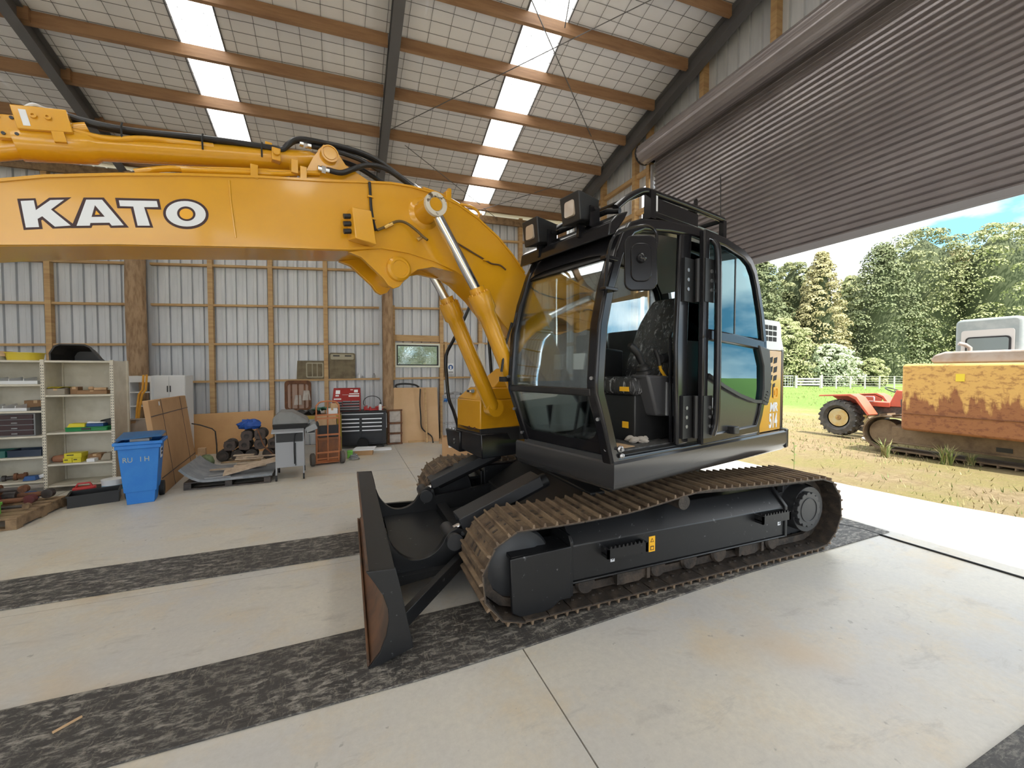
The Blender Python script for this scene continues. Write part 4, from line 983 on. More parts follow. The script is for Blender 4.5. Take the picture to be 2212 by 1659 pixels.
up2(MB().prism([(4.13, 2.915), (4.155, 2.915), (4.155, 2.99), (4.13, 2.99)], UZ, BC+.10, BC+.102), 'sticker', WHITED, aco)
for u, z in ((4.11, 2.965), (4.06, 2.963)): up2(MB().lathe((u, BC+.10, z), (0, 1, 0), [(0, .014), (.012, .014), (.012, .006), (.004, .005)], 12), 'port_plug', YEL, aco)
for u, z in ((4.235, 2.955), (4.19, 2.955), (4.235, 2.88), (4.19, 2.88)): up2(MB().cyl((u, BC+.08, z), (u, BC+.086, z), .008, n=8), 'bolt', DKG, aco)
wr_ = MB().tube(smooth_path([Vector(p) for p in [(4.16, BC+.03, 3.02), (4.13, BC+.04, 3.04), (4.10, BC, 3.05), (4.06, BC+.03, 3.04), (4.03, BC, 3.025)]], 4), .009, 6); upper(wr_, 'white_wire_tie', WHITED, aco)
upper(MB().tube([(4.06, BC+.02, 3.02), (4.03, BC+.02, 3.035), (4.0, BC+.02, 3.02)], .012, 6), 'hose_fitting', STEELC, aco)
# steel pipes and hoses along the boom
def pipe(pts, r, name, mat, par): return upper(MB().tube(smooth_path([Vector(p) for p in pts], 5), r, 9), name, mat, par)
v = BV1-.06
pipe([(3.75, v, 2.785), (3.62, v, 2.84), (3.50, v, 2.87), (3.2, v, 2.945), (2.95, v, 3.0), (2.83, v, 3.03)], .017, 'oil_pipe', YEL, boom)
pipe([(3.55, v+.03, 2.84), (3.2, v+.03, 2.92), (3.05, v+.03, 2.955), (2.93, v+.03, 2.995), (2.83, v+.03, 3.02)], .015, 'oil_pipe', YEL, boom)
pipe([(4.0, BC+.06, 2.945), (3.85, BC+.06, 2.95), (3.7, BC+.06, 3.0), (3.4, BC+.05, 3.06)], .016, 'oil_pipe', YEL, aco)
HB = [(4.02, BC+.03, 3.03), (3.93, BC+.03, 3.025), (3.75, BC+.04, 3.035), (3.45, BC+.05, 3.09), (3.12, BC+.06, 3.135), (3.04, BC+.06, 3.145), (3.0, BC+.07, 3.19), (2.95, BC+.07, 3.235), (2.86, BC+.07, 3.255), (2.6, BC+.07, 3.275), (2.42, BC+.07, 3.25), (2.22, BC+.08, 3.16), (2.12, BC+.08, 3.115)]
pipe(HB, .017, 'hydraulic_hose', HOSE, boom); pipe([(p[0], p[1]-.035, p[2]+.004) for p in HB], .015, 'hydraulic_hose', HOSE, boom)
pipe([(2.79, BC+.16, 3.045), (2.70, BC+.16, 3.05), (2.62, BC+.15, 3.10), (2.52, BC+.13, 3.165), (2.40, BC+.12, 3.185), (2.28, BC+.11, 3.155), (2.16, BC+.10, 3.105)], .018, 'hydraulic_hose', HOSE, boom)
pipe([(2.82, BC-.02, 3.20), (2.70, BC-.02, 3.215), (2.55, BC-.02, 3.205), (2.40, BC-.01, 3.15), (2.28, BC, 3.11)], .018, 'hydraulic_hose', HOSE, boom)
pipe([(2.87, BC+.05, 3.225), (2.72, BC+.06, 3.235), (2.55, BC+.06, 3.225), (2.40, BC+.05, 3.19)], .017, 'hydraulic_hose', HOSE, boom)
for (u, vv, z, dz) in ((2.81, BC+.16, 3.04, 0), (2.86, BC-.02, 3.195, 0), (2.90, BC+.05, 3.225, 0), (2.12, BC+.08, 3.115, -.02), (2.13, BC+.12, 3.095, -.02)):
    upper(MB().cyl((u+.035, vv, z-dz), (u-.035, vv, z+dz), .02, n=10).cyl((u+.012, vv, z), (u-.012, vv, z), .025, n=6), 'hose_fitting', CHROME, boom)
for vv in (BC+.08, BC+.13): pipe([(2.10, vv, 3.11), (2.0, vv, 3.105), (1.88, vv, 3.085), (1.75, vv, 3.045), (1.66, vv, 3.005), (1.60, vv, 2.985)], .014, 'oil_pipe', YEL, boom)
pipe([(1.78, BC+.14, 3.06), (1.70, BC+.16, 3.055), (1.62, BC+.16, 3.02), (1.63, BC+.14, 2.965), (1.68, BC+.12, 2.95)], .012, 'oil_pipe', YEL, boom)
for u, z in ((1.90, 3.09), (2.93, 2.99), (3.20, 2.925), (2.98, 3.02)): upper(MB().box(u-.02, u+.02, BV1-.10, BV1+.005, z-.05, z+.035), 'pipe_clamp', YEL, boom, bevel=.003)
upper(MB().box(1.875, 1.90, BV1-.03, BV1+.004, 3.0, 3.15), 'pipe_bracket', YEL, boom)
for u, z in ((3.45, 3.085), (3.80, 3.03), (3.15, 3.13)): upper(MB().tube([(u, BC+.07, z+.02), (u+.004, BC+.075, z-.01), (u+.002, BC+.07, z-.07)], .005, 5), 'cable_tie', BLKM, boom)
upper(MB().box(3.05, 3.10, BC+.03, BC+.10, 3.05, 3.13).cyl((3.075, BC+.10, 3.10), (3.075, BC+.115, 3.10), .022, n=12), 'pipe_clamp', YEL, boom, bevel=.004)
upper(MB().box(3.09, 3.13, BC-.02, BC+.02, 3.12, 3.19), 'pipe_clamp', YEL, boom, bevel=.003)

# ================================================================ things along the back wall
def one(mb, name, mats, label, cat, loc=(0,0,0), rz=0, group=None, **k):
    o = mb.build(name, mats, None, **k); place(o, loc, rz); return tag(o, label, cat, group)
def carton(x, y, z, rz, w, d, h, label, mat=CARD, name='cardboard_box', cat='box', group=None, tape=True):
    t = thing(name, label, cat, (x, y, z), rz, group)
    MB().box(-w/2, w/2, -d/2, d/2, 0, h-.004).build('body', mat, t, bevel=.004)
    MB().box(-w/2, -.002, -d/2, d/2, h-.004, h).box(.002, w/2, -d/2, d/2, h-.004, h).build('flap', mat, t)
    if tape: MB().box(-.02, .02, -d/2-.001, d/2+.001, h, h+.0012).box(-.02, .02, -d/2-.0015, -d/2, h*.7, h).build('tape', CARDL, t)
    return t
# ---- shelving: two bays of one run, each a unit of its own
SR = math.radians(-1.0); SO = Vector((-3.93, 7.70, 0))
def sh(x, y, z): return SO+Vector((x*math.cos(SR)-y*math.sin(SR), x*math.sin(SR)+y*math.cos(SR), z))
def shelf_bay(x0, w, levels, label, right_panel):
    t = thing('shelving_unit', label, 'shelving', sh(x0, 0, 0), SR)
    D, Hh = .42, 1.86
    MB().box(.0, w, D-.01, D, .05, Hh).build('back_panel', CREAM, t)
    for z in levels+[Hh]: MB().box(.012, w-.012, 0, D-.01, z-.03, z-.026).box(.012, w-.012, 0, .012, z-.03, z).box(.012, w-.012, .0, D-.01, z-.004, z).build('shelf', CREAM, t)
    for x in ((-.02, w-.02) if right_panel else (-.02,)):
        up = MB().box(x, x+.04, -.012, .02, 0, Hh+.01).box(x, x+.04, D-.03, D+.005, 0, Hh+.01)
        up.build('upright', CREAM, t)
        sl = MB()
        for k in range(44): sl.box(x+.006, x+.013, -.0135, -.011, .06+k*.04, .075+k*.04); sl.box(x+.027, x+.034, -.0135, -.011, .06+k*.04, .075+k*.04)
        tag(sl.build('slot_holes', DKG, t), None, None, None, 'stuff')
        MB().box(x+.017, x+.023, .02, D-.03, .03, Hh).build('side_panel', CREAM, t)
    return t
shelf_bay(0, .75, [.10, .40, .844, 1.376], 'cream steel shelving bay beside the blue bin', True)
shelf_bay(-.75, .75, [.18, .52, .81, 1.16, 1.53], 'cream steel shelving bay at the picture edge with dark drawers', False)
def on_shelf(mb, name, mats, label, cat, x, y, z, rz=0, group=None, **k): return one(mb, name, mats, label, cat, sh(x, y, z), SR+rz, group, **k)
GB = M('grey_board_box', (.33, .29, .23), .8)
carton(*sh(.115, .13, 1.3765), SR, .20, .22, .085, 'grey board box under a yellow sheet on the top shelf', GB)
def wavy(w, d, amp, seed, th=.004, nx=8, ny=6):
    rr = random.Random(seed); H = [[rr.uniform(0, amp) for _ in range(nx+1)] for _ in range(ny+1)]
    mb = MB(); mb.grid(nx, ny, lambda s, t: ((s-.5)*w, (t-.5)*d, H[round(t*ny)][round(s*nx)]+th)); mb.grid(nx, ny, lambda s, t: ((s-.5)*w, (t-.5)*d, H[round(t*ny)][round(s*nx)]))
    return mb
on_shelf(wavy(.24, .2, .022, 4), 'plastic_bag', YELB, 'crumpled yellow plastic bag on the grey board box', 'bag', .13, .13, 1.464, .1, smooth=80)
carton(*sh(.275, .16, 1.3765), SR, .085, .12, .105, 'small brown carton beside the grey board box', CARDD)
t = carton(*sh(.49, .14, 1.3765), SR, .34, .16, .055, 'long flat brown carton on the top shelf', CARDD)
carton(*sh(.56, .14, 1.4335), SR+.2, .13, .08, .035, 'small pale carton lying on the long flat carton', CARDL)
on_shelf(MB().lathe((0,0,0), (0,0,1), [(0,.02),(.012,.034),(.035,.034),(.05,.02),(.05,.01)], 12), 'tape_roll', CARDL, 'small tape roll on the long flat carton', 'tape', .45, .14, 1.4335)
# middle shelf
gt = thing('storage_case', 'flat green plastic case on the middle shelf', 'case', sh(.43, .12, .8445), SR)
MB().prism(rrect(-.235, .235, -.09, .13, .02, 3), XY, 0, .045).build('body', GREENP, gt, bevel=.004); MB().prism(rrect(-.24, .24, -.095, .135, .02, 3), XY, .045, .058).build('lid', GREENP, gt, bevel=.003); MB().box(-.05, .05, -.10, -.092, .02, .05).build('latch', DKG, gt)
on_shelf(MB().hexa([(-.10,-.07,0),(.10,-.07,0),(.10,.07,0),(-.10,.07,0)], [(-.08,-.05,.055),(.09,-.05,.05),(.09,.06,.05),(-.08,.06,.055)]), 'parts_packet', [YELB], 'yellow packet on the flat green case', 'packet', .31, .11, .903, bevel=.008)
on_shelf(MB().hexa([(-.10,-.05,0),(.10,-.05,0),(.10,.07,0),(-.10,.07,0)], [(-.09,-.05,.05),(.10,-.05,.04),(.10,.07,.04),(-.09,.07,.05)]), 'folder', BLUED, 'blue folder next to the yellow packet', 'folder', .50, .13, .903, bevel=.003)
on_shelf(MB().hexa([(-.09,-.03,.0),(.09,-.03,-.0),(.09,.03,0),(-.09,.03,0)], [(-.09,-.03,.022),(.09,-.03,.008),(.09,.03,.008),(-.09,.03,.022)]), 'manual', PAPERW, 'white booklet lying on the blue folder', 'booklet', .52, .09, .955)
on_shelf(MB().hexa([(-.08,-.09,0),(.08,-.09,0),(.08,.09,0),(-.08,.09,0)], [(-.11,-.06,.13),(.06,-.06,.17),(.06,.09,.17),(-.10,.09,.13)]), 'tool_bag', BLKM, 'black bag leaning in the corner of the middle shelf', 'bag', .60, .29, .846, bevel=.015)
# lower shelf
on_shelf(MB().lathe((0,0,.055), (1,.2,0), [(-.09,.02),(-.07,.045),(0,.055),(.06,.05),(.07,.02)], 14), 'clay_jar', M('clay', (.30,.13,.07), .7), 'brown clay jar lying on the lower shelf', 'jar', .10, .12, .4005)
for i, (x, z, w, lab) in enumerate(((.215, .4005, .095, 'lower yellow carton next to the brown jar'), (.315, .4005, .095, 'lower yellow carton nearer the blue bin'), (.275, .4675, .19, 'upper yellow carton lying across two others'))):
    b_ = thing('parts_box', lab, 'box', sh(x, .11, z), SR, 'yellow cartons on the lower shelf')
    MB().box(-w/2, w/2, -.08, .08, 0, .064).build('body', YELB, b_, bevel=.003); MB().box(-w*.35, w*.05, -.0812, -.08, .035, .048).build('print', BLKM, b_)
    MB().box(-w/2-.001, w/2+.001, -.081, .081, .056, .066).build('lid', YELB, b_, bevel=.002)
carton(*sh(.47, .2, .4005), SR, .15, .15, .09, 'dark brown open carton on the lower shelf', CARDD)
on_shelf(MB().box(-.045, .045, -.05, .05, 0, .045), 'label_block', PAPERW, 'small white box in front of the dark carton', 'box', .48, .05, .4005, bevel=.003)
on_shelf(MB().hexa([(-.06,-.07,0),(.07,-.07,0),(.07,.08,0),(-.06,.08,0)], [(-.02,-.05,.10),(.065,-.06,.11),(.06,.07,.11),(-.02,.07,.10)]), 'paper_sack', GB, 'grey paper sack at the lower shelf end', 'sack', .61, .14, .4005, bevel=.012)
# left bay
def divider_tray(x, z, w, h, label, n):
    t = thing('parts_tray', label, 'tray', sh(x, .16, z), SR)
    MB().box(-w/2, w/2, -.13, .13, 0, .006).box(-w/2, w/2, -.135, -.13, 0, h).box(-w/2, w/2, .13, .135, 0, h).box(-w/2, -w/2+.005, -.13, .13, 0, h).box(w/2-.005, w/2, -.13, .13, 0, h).build('tray_body', WHITE, t)
    for i in range(1, n): MB().hexa([(-w/2+w*i/n, -.13, .006), (-w/2+w*i/n+.006, -.13, .006), (-w/2+w*i/n+.006, .13, .006), (-w/2+w*i/n, .13, .006)], [(-w/2+w*i/n, -.12, h+.03), (-w/2+w*i/n+.006, -.12, h+.03), (-w/2+w*i/n+.006, .13, h+.05), (-w/2+w*i/n, .13, h+.05)]).build('divider', WHITE, t)
divider_tray(-.37, 1.5305, .60, .045, 'white divided parts tray on the uppermost shelf', 4)
divider_tray(-.44, 1.1605, .50, .04, 'white divided parts tray above the dark drawers', 4)
carton(*sh(-.22, .30, 1.1605), SR, .24, .1, .13, 'brown carton behind the white parts tray', CARDD)
on_shelf(MB().box(-.07,.07,-.06,.06,0,.045), 'switch_box', DKG, 'dark grey box beside the white parts tray', 'box', -.095, .10, 1.1605, bevel=.004)
dr = thing('drawer_case', 'dark small-parts case with four drawers on the shelving', 'drawer case', sh(-.31, .16, .8105), SR)
MB().box(-.20, .20, -.13, .15, 0, .31).build('case', GREYP, dr, bevel=.004)
for k in range(4):
    d_ = MB().box(-.185, .185, -.145, -.128, .015+k*.074, .078+k*.074).build('drawer', M('drawer_maroon', (.045,.02,.022), .4) if k == 0 else bpy.data.materials['drawer_maroon'], dr, bevel=.004)
    MB().box(-.03, .03, -.158, -.145, .03+k*.074, .045+k*.074).build('drawer_pull', GREYP, d_)
on_shelf(MB().box(-.09,.09,-.08,.08,0,.08), 'blue_box', BLUED, 'blue box at the picture edge beside the drawers', 'box', -.62, .14, .8105, bevel=.006)
for x, w, m, lab in ((-.56, .26, M('teal_plastic', (.01,.11,.09), .4), 'dark green open bin on the shelf below the drawers'), (-.24, .36, M('navy_plastic', (.015,.03,.06), .4), 'navy blue open bin on the shelf below the drawers')):
    o = thing('storage_bin', lab, 'bin', sh(x, .16, .5205), SR)
    MB().hexa([(-w/2+.02,-.10,0),(w/2-.02,-.10,0),(w/2-.02,.12,0),(-w/2+.02,.12,0)], [(-w/2+.02,-.10,.01),(w/2-.02,-.10,.01),(w/2-.02,.12,.01),(-w/2+.02,.12,.01)]).ring(rrect(-w/2,w/2,-.12,.14,.02,2), rrect(-w/2+.012,w/2-.012,-.108,.128,.015,2), XY, .0, .09).build('bin_body', m, o)
    MB().ring(rrect(-w/2-.006,w/2+.006,-.126,.146,.02,2), rrect(-w/2,w/2,-.12,.14,.02,2), XY, .08, .092).build('bin_rim', m, o)
rr = random.Random(11)
for k, (x, m, lab) in enumerate(((-.60, PAPERW, 'white card box at the shelf edge low down'), (-.20, BLUED, 'small blue case on the lowest shelf'),)):
    on_shelf(MB().hexa([(-.07,-.06,0),(.07,-.06,0),(.07,.06,0),(-.07,.06,0)], [(-.055,-.045,.06),(.055,-.045,.06),(.055,.05,.06),(-.055,.05,.06)]), 'small_case', m, lab, 'case', x, .10, .1805, bevel=.006)
for x, y_, r, l_, lab in ((-.45, .14, .04, .14, 'pale rusty fitting on the lowest shelf'), (-.35, .16, .05, .12, 'dark rusty fitting behind the small blue case')):
    on_shelf(MB().lathe((0,0,r), (1,.3,0), [(-l_/2,r*.5),(-l_/2,r),(-l_/4,r),(-l_/4,r*.7),(l_/4,r*.7),(l_/4,r),(l_/2,r),(l_/2,r*.5)], 14), 'pipe_fitting', RUST if x > -.4 else IRON, lab, 'fitting', x, y_, .1805)
on_shelf(MB().hexa([(-.06,-.01,0),(.06,-.01,.04),(.06,.0,.04),(-.06,.0,0)], [(-.06,-.01,.05),(.06,-.01,.09),(.06,.0,.09),(-.06,.0,.05)]), 'card_note', PAPERW, 'tilted white card on the lowest shelf', 'card', -.10, .13, .1805)
# on top of the shelving
tb_ = thing('tub', 'round yellow plastic tub on top of the shelving', 'tub', sh(-.29, .22, 1.8605), SR)
MB().lathe((0,0,0), (0,0,1), [(0,.0),(0,.17),(.10,.185),(.10,.18),(.012,.165),(.012,0)], 32).build('tub_body', YELP, tb_); MB().lathe((0,0,.095), (0,0,1), [(0,.184),(.002,.198),(.012,.198),(.012,.18)], 32).build('tub_rim', YELP, tb_)
carton(*sh(-.60, .22, 1.8605), SR, .26, .3, .05, 'white flat box beneath the tan carton on the shelving', PAPERW); carton(*sh(-.59, .22, 1.9125), SR+.1, .30, .28, .07, 'tan carton stacked on the flat white box', CARDL)
pol = [(-.27,0),(-.275,.10),(-.22,.20),(-.17,.225),(.10,.225),(.16,.19),(.24,.06),(.30,.0)]
sh_ = MB()
for (s0, y0, s1, y1) in ((1.0, -.16, .82, .02), (.82, .02, .62, .16)):
    sh_.add([(a*s0, y0, b*s0) for a, b in pol]+[(a*s1, y1, b*s1) for a, b in pol], [(i, i+1, 8+i+1, 8+i) for i in range(7)])
sh_.prism([(a*.62, b*.62) for a, b in pol], XZ, .155, .165); sh_.strip(pol, .02, XZ, -.175, -.155)
on_shelf(sh_, 'guard_cover', M('moulded_black', (.022,.019,.017), .45), 'black moulded plastic guard on top of the shelving', 'cover', .33, .22, 1.8615, smooth=30)
# ---- pallet with parts at the left edge
def pallet(x, y, rz, w, d, label, h=.13, mat=TIMBR):
    t = thing('pallet', label, 'pallet', (x, y, 0), rz)
    n = max(4, round(d/.16))
    for i in range(n): MB().box(0, w, d*i/n+.008, d*(i+1)/n-.025, h-.02, h).build('deck_board', mat, t, bevel=.003)
    for i in range(3): xx = (w-.09)*i/2; MB().box(xx, xx+.09, 0, d, .02, h-.02).build('bearer', mat, t, bevel=.003)
    for i in range(3): yy = (d-.1)*i/2; MB().box(0, w, yy, yy+.1, 0, .02).build('bottom_board', mat, t, bevel=.003)
    return t
pallet(-4.45, 6.02, 0, 1.13, .88, 'weathered timber pallet at the picture edge with old rams')
cr = thing('crate', 'lime green plastic crate on the pallet', 'crate', (-3.72, 6.12, .135), .1)
MB().ring(rrect(-.17,.17,-.12,.12,.02,3), rrect(-.158,.158,-.108,.108,.015,3), XY, 0, .12).box(-.16,.16,-.11,.11,0,.008).build('crate_body', LIMEP, cr); MB().ring(rrect(-.18,.18,-.13,.13,.02,3), rrect(-.17,.17,-.12,.12,.02,3), XY, .10, .125).build('crate_rim', LIMEP, cr)
for k in range(4): MB().box(-.15+.085*k, -.142+.085*k, -.128, -.12, 0, .10).build('crate_rib', LIMEP, cr)
def ram(p0, p1, r, label, m):
    p0, p1 = Vector(p0), Vector(p1); t = thing('hydraulic_ram', label, 'ram', p0); d = p1-p0; L = d.length
    MB().lathe((0,0,0), d, [(0,.4*r),(0,r),(L*.6,r),(L*.6,r*1.15),(L*.66,r*1.15),(L*.66,r*.5)], 16).build('barrel', m, t); MB().cyl(d*.66, d*.93, r*.45, n=12).build('rod', IRON if r < .06 else RUST, t); MB().lathe(d*.96-Vector((0,r*.5,0)), (0,1,0), [(0,.3*r),(0,r*.8),(r,r*.8),(r,.3*r)], 14).build('rod_eye', m, t)
MAROON = M('maroon_paint', (.14,.03,.03), .5, var=(.08,.03,.03), vs=8)
ram((-4.3, 6.45, .20), (-3.45, 6.55, .20), .065, 'maroon hydraulic ram on the pallet', MAROON)
ram((-4.25, 6.68, .205), (-3.40, 6.76, .205), .07, 'dark oily hydraulic ram at the back of the pallet', IRON)
ram((-4.2, 6.58, .33), (-3.55, 6.62, .31), .055, 'brown hydraulic ram lying on the two others', RUST)
ram((-4.35, 6.27, .175), (-3.36, 6.33, .175), .04, 'thin grey hydraulic ram along the pallet front', TIMBR)
one(MB().hexa([(-.15,-.1,0),(.15,-.1,0),(.15,.1,0),(-.15,.1,0)], [(-.1,-.07,.12),(.13,-.07,.12),(.13,.08,.12),(-.1,.08,.12)]), 'tool_case', BLUED, 'dark blue case behind the rams under the shelving', 'case', (-3.98, 7.28, .0), SR, bevel=.01)
# black tray, red container, white bucket
ty = thing('tray', 'long black plastic tray on the floor beside the blue bin', 'tray', (-3.24, 6.70, 0), math.atan2(.14, .42))
MB().box(.01,.46,.01,.30,0,.008).ring([(0,0),(.47,0),(.47,.31),(0,.31)], [(.012,.012),(.458,.012),(.458,.298),(.012,.298)], XY, 0, .15).build('tray_body', BLKM, ty, bevel=.003)
MB().ring([(-.01,-.01),(.48,-.01),(.48,.32),(-.01,.32)], [(0,0),(.47,0),(.47,.31),(0,.31)], XY, .135, .152).build('tray_rim', BLKM, ty)
bk = thing('bucket', 'white bucket with blue label standing behind the black tray', 'bucket', (-3.02, 7.24, 0))
MB().lathe((0,0,0), (0,0,1), [(0,0),(0,.10),(.21,.115),(.21,.11),(.01,.095),(.01,0)], 28).build('bucket_body', WHITE, bk); MB().lathe((0,0,.205), (0,0,1), [(0,.118),(.02,.12),(.024,.1),(.018,0)], 28).build('bucket_lid', WHITE, bk)
MB().lathe((0,0,.08), (0,0,1), [(0,.1065),(.07,.1115),(.07,.1105),(0,.1055)], 28).build('bucket_label', M('label_blue', (.10,.42,.62), .5), bk); MB().tube([(-.115,0,.19),(-.11,-.03,.10),(0,-.125,.06),(.11,-.03,.10),(.115,0,.19)], .003, 5).build('handle', STEELC, bk)
rc = thing('fuel_can', 'red plastic can with white label behind the black tray', 'can', (-3.27, 7.14, 0), .3)
MB().prism(rrect(-.11,.11,-.06,.06,.025,3), XY, 0, .17).build('can_body', REDB, rc, bevel=.01); MB().tube([(-.08,0,.17),(-.06,0,.215),(.05,0,.215),(.07,0,.17)], .013, 8).build('handle', REDB, rc); MB().box(-.03,.04,-.0615,-.06,.04,.11).build('label_patch', PAPERW, rc)
# ---- wheelie bin
bn = thing('wheelie_bin', 'blue wheelie bin with a lifted lid in front of the shelving', 'bin', (-2.49, 6.62, 0), math.radians(12)); bn.scale = (.86, .86, 1.0)
b0 = [(-.185,0),(.185,0),(.185,.40),(-.185,.40)]; b1 = [(-.24,-.05),(.24,-.05),(.24,.45),(-.24,.45)]
MB().add([(a,b,.16) for a,b in b0]+[(a,b,.80) for a,b in b1], [(0,1,5,4),(1,2,6,5),(2,3,7,6),(3,0,4,7)]).hexa([(-.155,.02,0),(.155,.02,0),(.155,.34,0),(-.155,.34,0)], [(-.17,.01,.16),(.17,.01,.16),(.17,.38,.16),(-.17,.38,.16)]).box(-.18,.18,.01,.39,.155,.165).build('bin_body', BLUEP, bn, bevel=.02)
MB().ring([(-.28,-.09),(.28,-.09),(.28,.48),(-.28,.48)], [(-.235,-.045),(.235,-.045),(.235,.44),(-.235,.44)], XY, .77, .81).box(-.26,.26,-.075,-.06,.72,.77).build('bin_rim', BLUEP, bn, bevel=.01)
MB().hexa([(-.27,-.06,.835),(.27,-.06,.86),(.27,.47,.865),(-.27,.47,.865)], [(-.24,-.03,.85),(.24,-.03,.885),(.24,.45,.895),(-.24,.45,.895)]).build('bin_lid', M('blue_lid', (.025,.11,.27), .45), bn, bevel=.012)
MB().box(-.10,.12,-.02,.2,.81,.842).build('bin_contents', GREYP, bn)
for x in (-.2, .2): MB().lathe((x,.42,.10), (1,0,0), [(-.03,.03),(-.03,.1),(.03,.1),(.03,.03)], 20).build('wheel', RUBBER, bn)
FAINT = M('faded_letters', (.10,.24,.42), .5)
o = text_part('RU   I H', .09, Matrix(((1,0,0,.12),(0,-.078,-.997,-.032),(0,.997,-.078,.55),(0,0,0,1))), 'bin_lettering', M('worn_yellow_letters', (.42,.46,.40), .6), bn)
MB().hexa([(.226,.10,.56),(.228,.24,.56),(.232,.24,.70),(.230,.10,.70)], [(.231,.10,.56),(.233,.24,.56),(.2385,.24,.70),(.2365,.10,.70)]).build('sticker', PAPERW, bn)
MB().box(.236,.240,.12,.22,.60,.63).box(.238,.2415,.12,.22,.65,.68).build('sticker_print', BLKM, bn)
# ---- big flat carton leaning by the shelving
BL, BR = GP(356, 1067), GP(426, 1003); TLv, TRv = Vector((-.17,.03,1.30)), Vector((-.16,.02,1.27)); TH = Vector((-.055,-.03,.0))
lc = thing('flat_carton', 'tall flat brown carton with dark straps leaning beside the blue bin', 'carton', BL)
q = BR-BL; a0, a1, a2, a3 = Vector((0,0,0)), q, q+TRv, TLv
MB().hexa([a0, a1, a1+TH, a0+TH], [a3, a2, a2+TH, a3+TH]).build('body', CARD, lc, bevel=.006)
nrm = (q.cross(TLv)).normalized()
if nrm.x < 0: nrm = -nrm
def onface(s, t): return a0*(1-s)*(1-t)+a1*s*(1-t)+a2*s*t+a3*(1-s)*t
STRAP = M('carton_strap', (.07,.05,.05), .5)
for (s0,t0,s1,t1) in ((.27,0,.27,1),(.80,0,.80,1),(0,.83,1,.83),(0,.17,1,.17)):
    p, q2 = onface(s0,t0)+nrm*.003, onface(s1,t1)+nrm*.003; MB().bar(p, q2, .012, .003, up=nrm).build('strap', STRAP, lc)
p = onface(.22,.93)+nrm*.003; MB().bar(p, p+Vector((-.005,0,.06)), .05, .002, up=nrm).build('shipping_label', PAPERW, lc)
# white cupboards, orange bars, canvas
def wpt(px, py, d): p = WP(px, py, d); return p
p0, p1 = wpt(330, 811, 9.2), wpt(400, 811, 9.2)
cu = thing('cupboard', 'white two-door cupboard behind the tall flat carton', 'cupboard', (p0.x, p0.y, 0), math.atan(-SK)); cwid, chh = p1.x-p0.x, p0.z
MB().box(0, cwid, 0, .35, 0, chh).build('body', WHITE, cu, bevel=.004)
for k in range(2):
    d_ = MB().box(cwid*k/2+.004, cwid*(k+1)/2-.004, -.018, 0, .05, chh-.02).build('door', WHITE, cu, bevel=.003); MB().box(cwid/2-.03 if k == 0 else cwid/2+.015, cwid/2-.015 if k == 0 else cwid/2+.03, -.03, -.018, chh-.32, chh-.2).build('handle', DKG, d_)
p2, p3 = wpt(277, 812, 9.1), wpt(326, 812, 9.1)
os_ = thing('open_shelf', 'open white shelf rack behind the orange bars', 'shelf', (p2.x, p2.y, 0), math.atan(-SK)); ow = p3.x-p2.x
for x in (0, ow-.02): MB().box(x, x+.02, 0, .3, 0, p2.z).build('side', WHITE, os_)
for z in (p2.z-.09, p2.z-.32, p2.z-.58, p2.z-.9): MB().box(.02, ow-.02, 0, .3, z, z+.02).build('shelf', WHITE, os_)
MB().box(0, ow, -.005, 0, p2.z-.12, p2.z).build('fascia', WHITE, os_)
one(MB().lathe((0,0,0),(0,0,1),[(0,.0),(0,.05),(.11,.05),(.12,.04),(.12,0)],16), 'paint_tin', GREYP, 'grey tin on the open white shelf rack', 'tin', (p2.x+.2, p2.y+.1, p2.z-.30))
for k, (pts, lab) in enumerate((([(310,810),(308,842),(300,852),(296,885)], 'orange bent bar leaning on the white rack nearer the shelving'), ([(317,809),(315,842),(307,852),(301,884)], 'orange bent bar leaning on the white rack nearer the cupboard'))):
    P = [WP(x, y, 8.85) for x, y in pts]; o0 = P[-1].copy(); o0.z = 0
    e = P[-1]+(P[-1]-P[-2])*2.0; e.z = .012; P.append(e)
    one(MB().tube([p-o0 for p in P], .018, 8), 'bent_bar', ORANGEP, lab, 'bar', o0, 0, 'orange bent bars')
cp = GP(305, 1000)
one(MB().grid(10, 8, lambda s, t: ((s-.5)*.50, -.16*t*t+.03*math.sin(s*9+t*2), .95-.06*abs(s-.4)-t*.50+.02*math.sin(s*14))).grid(4, 2, lambda s, t: ((s-.5)*.48, .25*t, .93)), 'canvas_cover', RAGB, 'brown canvas hanging between shelving and the flat carton', 'canvas', (-3.02, 8.35, 0), math.radians(20), smooth=80)
one(MB().box(-.22,.22,0,.24,0,.92), 'packing_case', CARDD, 'dark packing case under the brown canvas', 'case', (-3.03, 8.37, 0), math.radians(20), bevel=.01)
# ---- tan sheet leaning on the wall and bent rod
p, q = WP(417, 895, 9.80), WP(592, 886, 9.80)
MBs = MB().hexa([(0,-.22,0),(q.x-p.x,-.22,0),(q.x-p.x,-.205,0),(0,-.205,0)], [(0,0,p.z),(q.x-p.x,0,q.z),(q.x-p.x,.015,q.z),(0,.015,p.z)])
one(MBs, 'hardboard_sheet', BOARDM, 'long tan hardboard sheet leaning under the wall girt', 'board', (p.x, p.y, 0), math.atan(-SK), bevel=.002)
P = [WP(x, y, 9.35) for x, y in ((414,915),(432,918),(458,926),(465,932),(468,960),(469,990))]; o0 = Vector((P[-1].x, P[-1].y, 0)); P[-1].z = .01
one(MB().tube([v_-o0 for v_ in P], .012, 8), 'bent_rod', IRON, 'dark bent rod standing against the long tan sheet', 'rod', o0)
carton(*GP(437, 1000), .1, .12, .1, .28, 'narrow tan carton beside the flat leaning carton', CARDL)
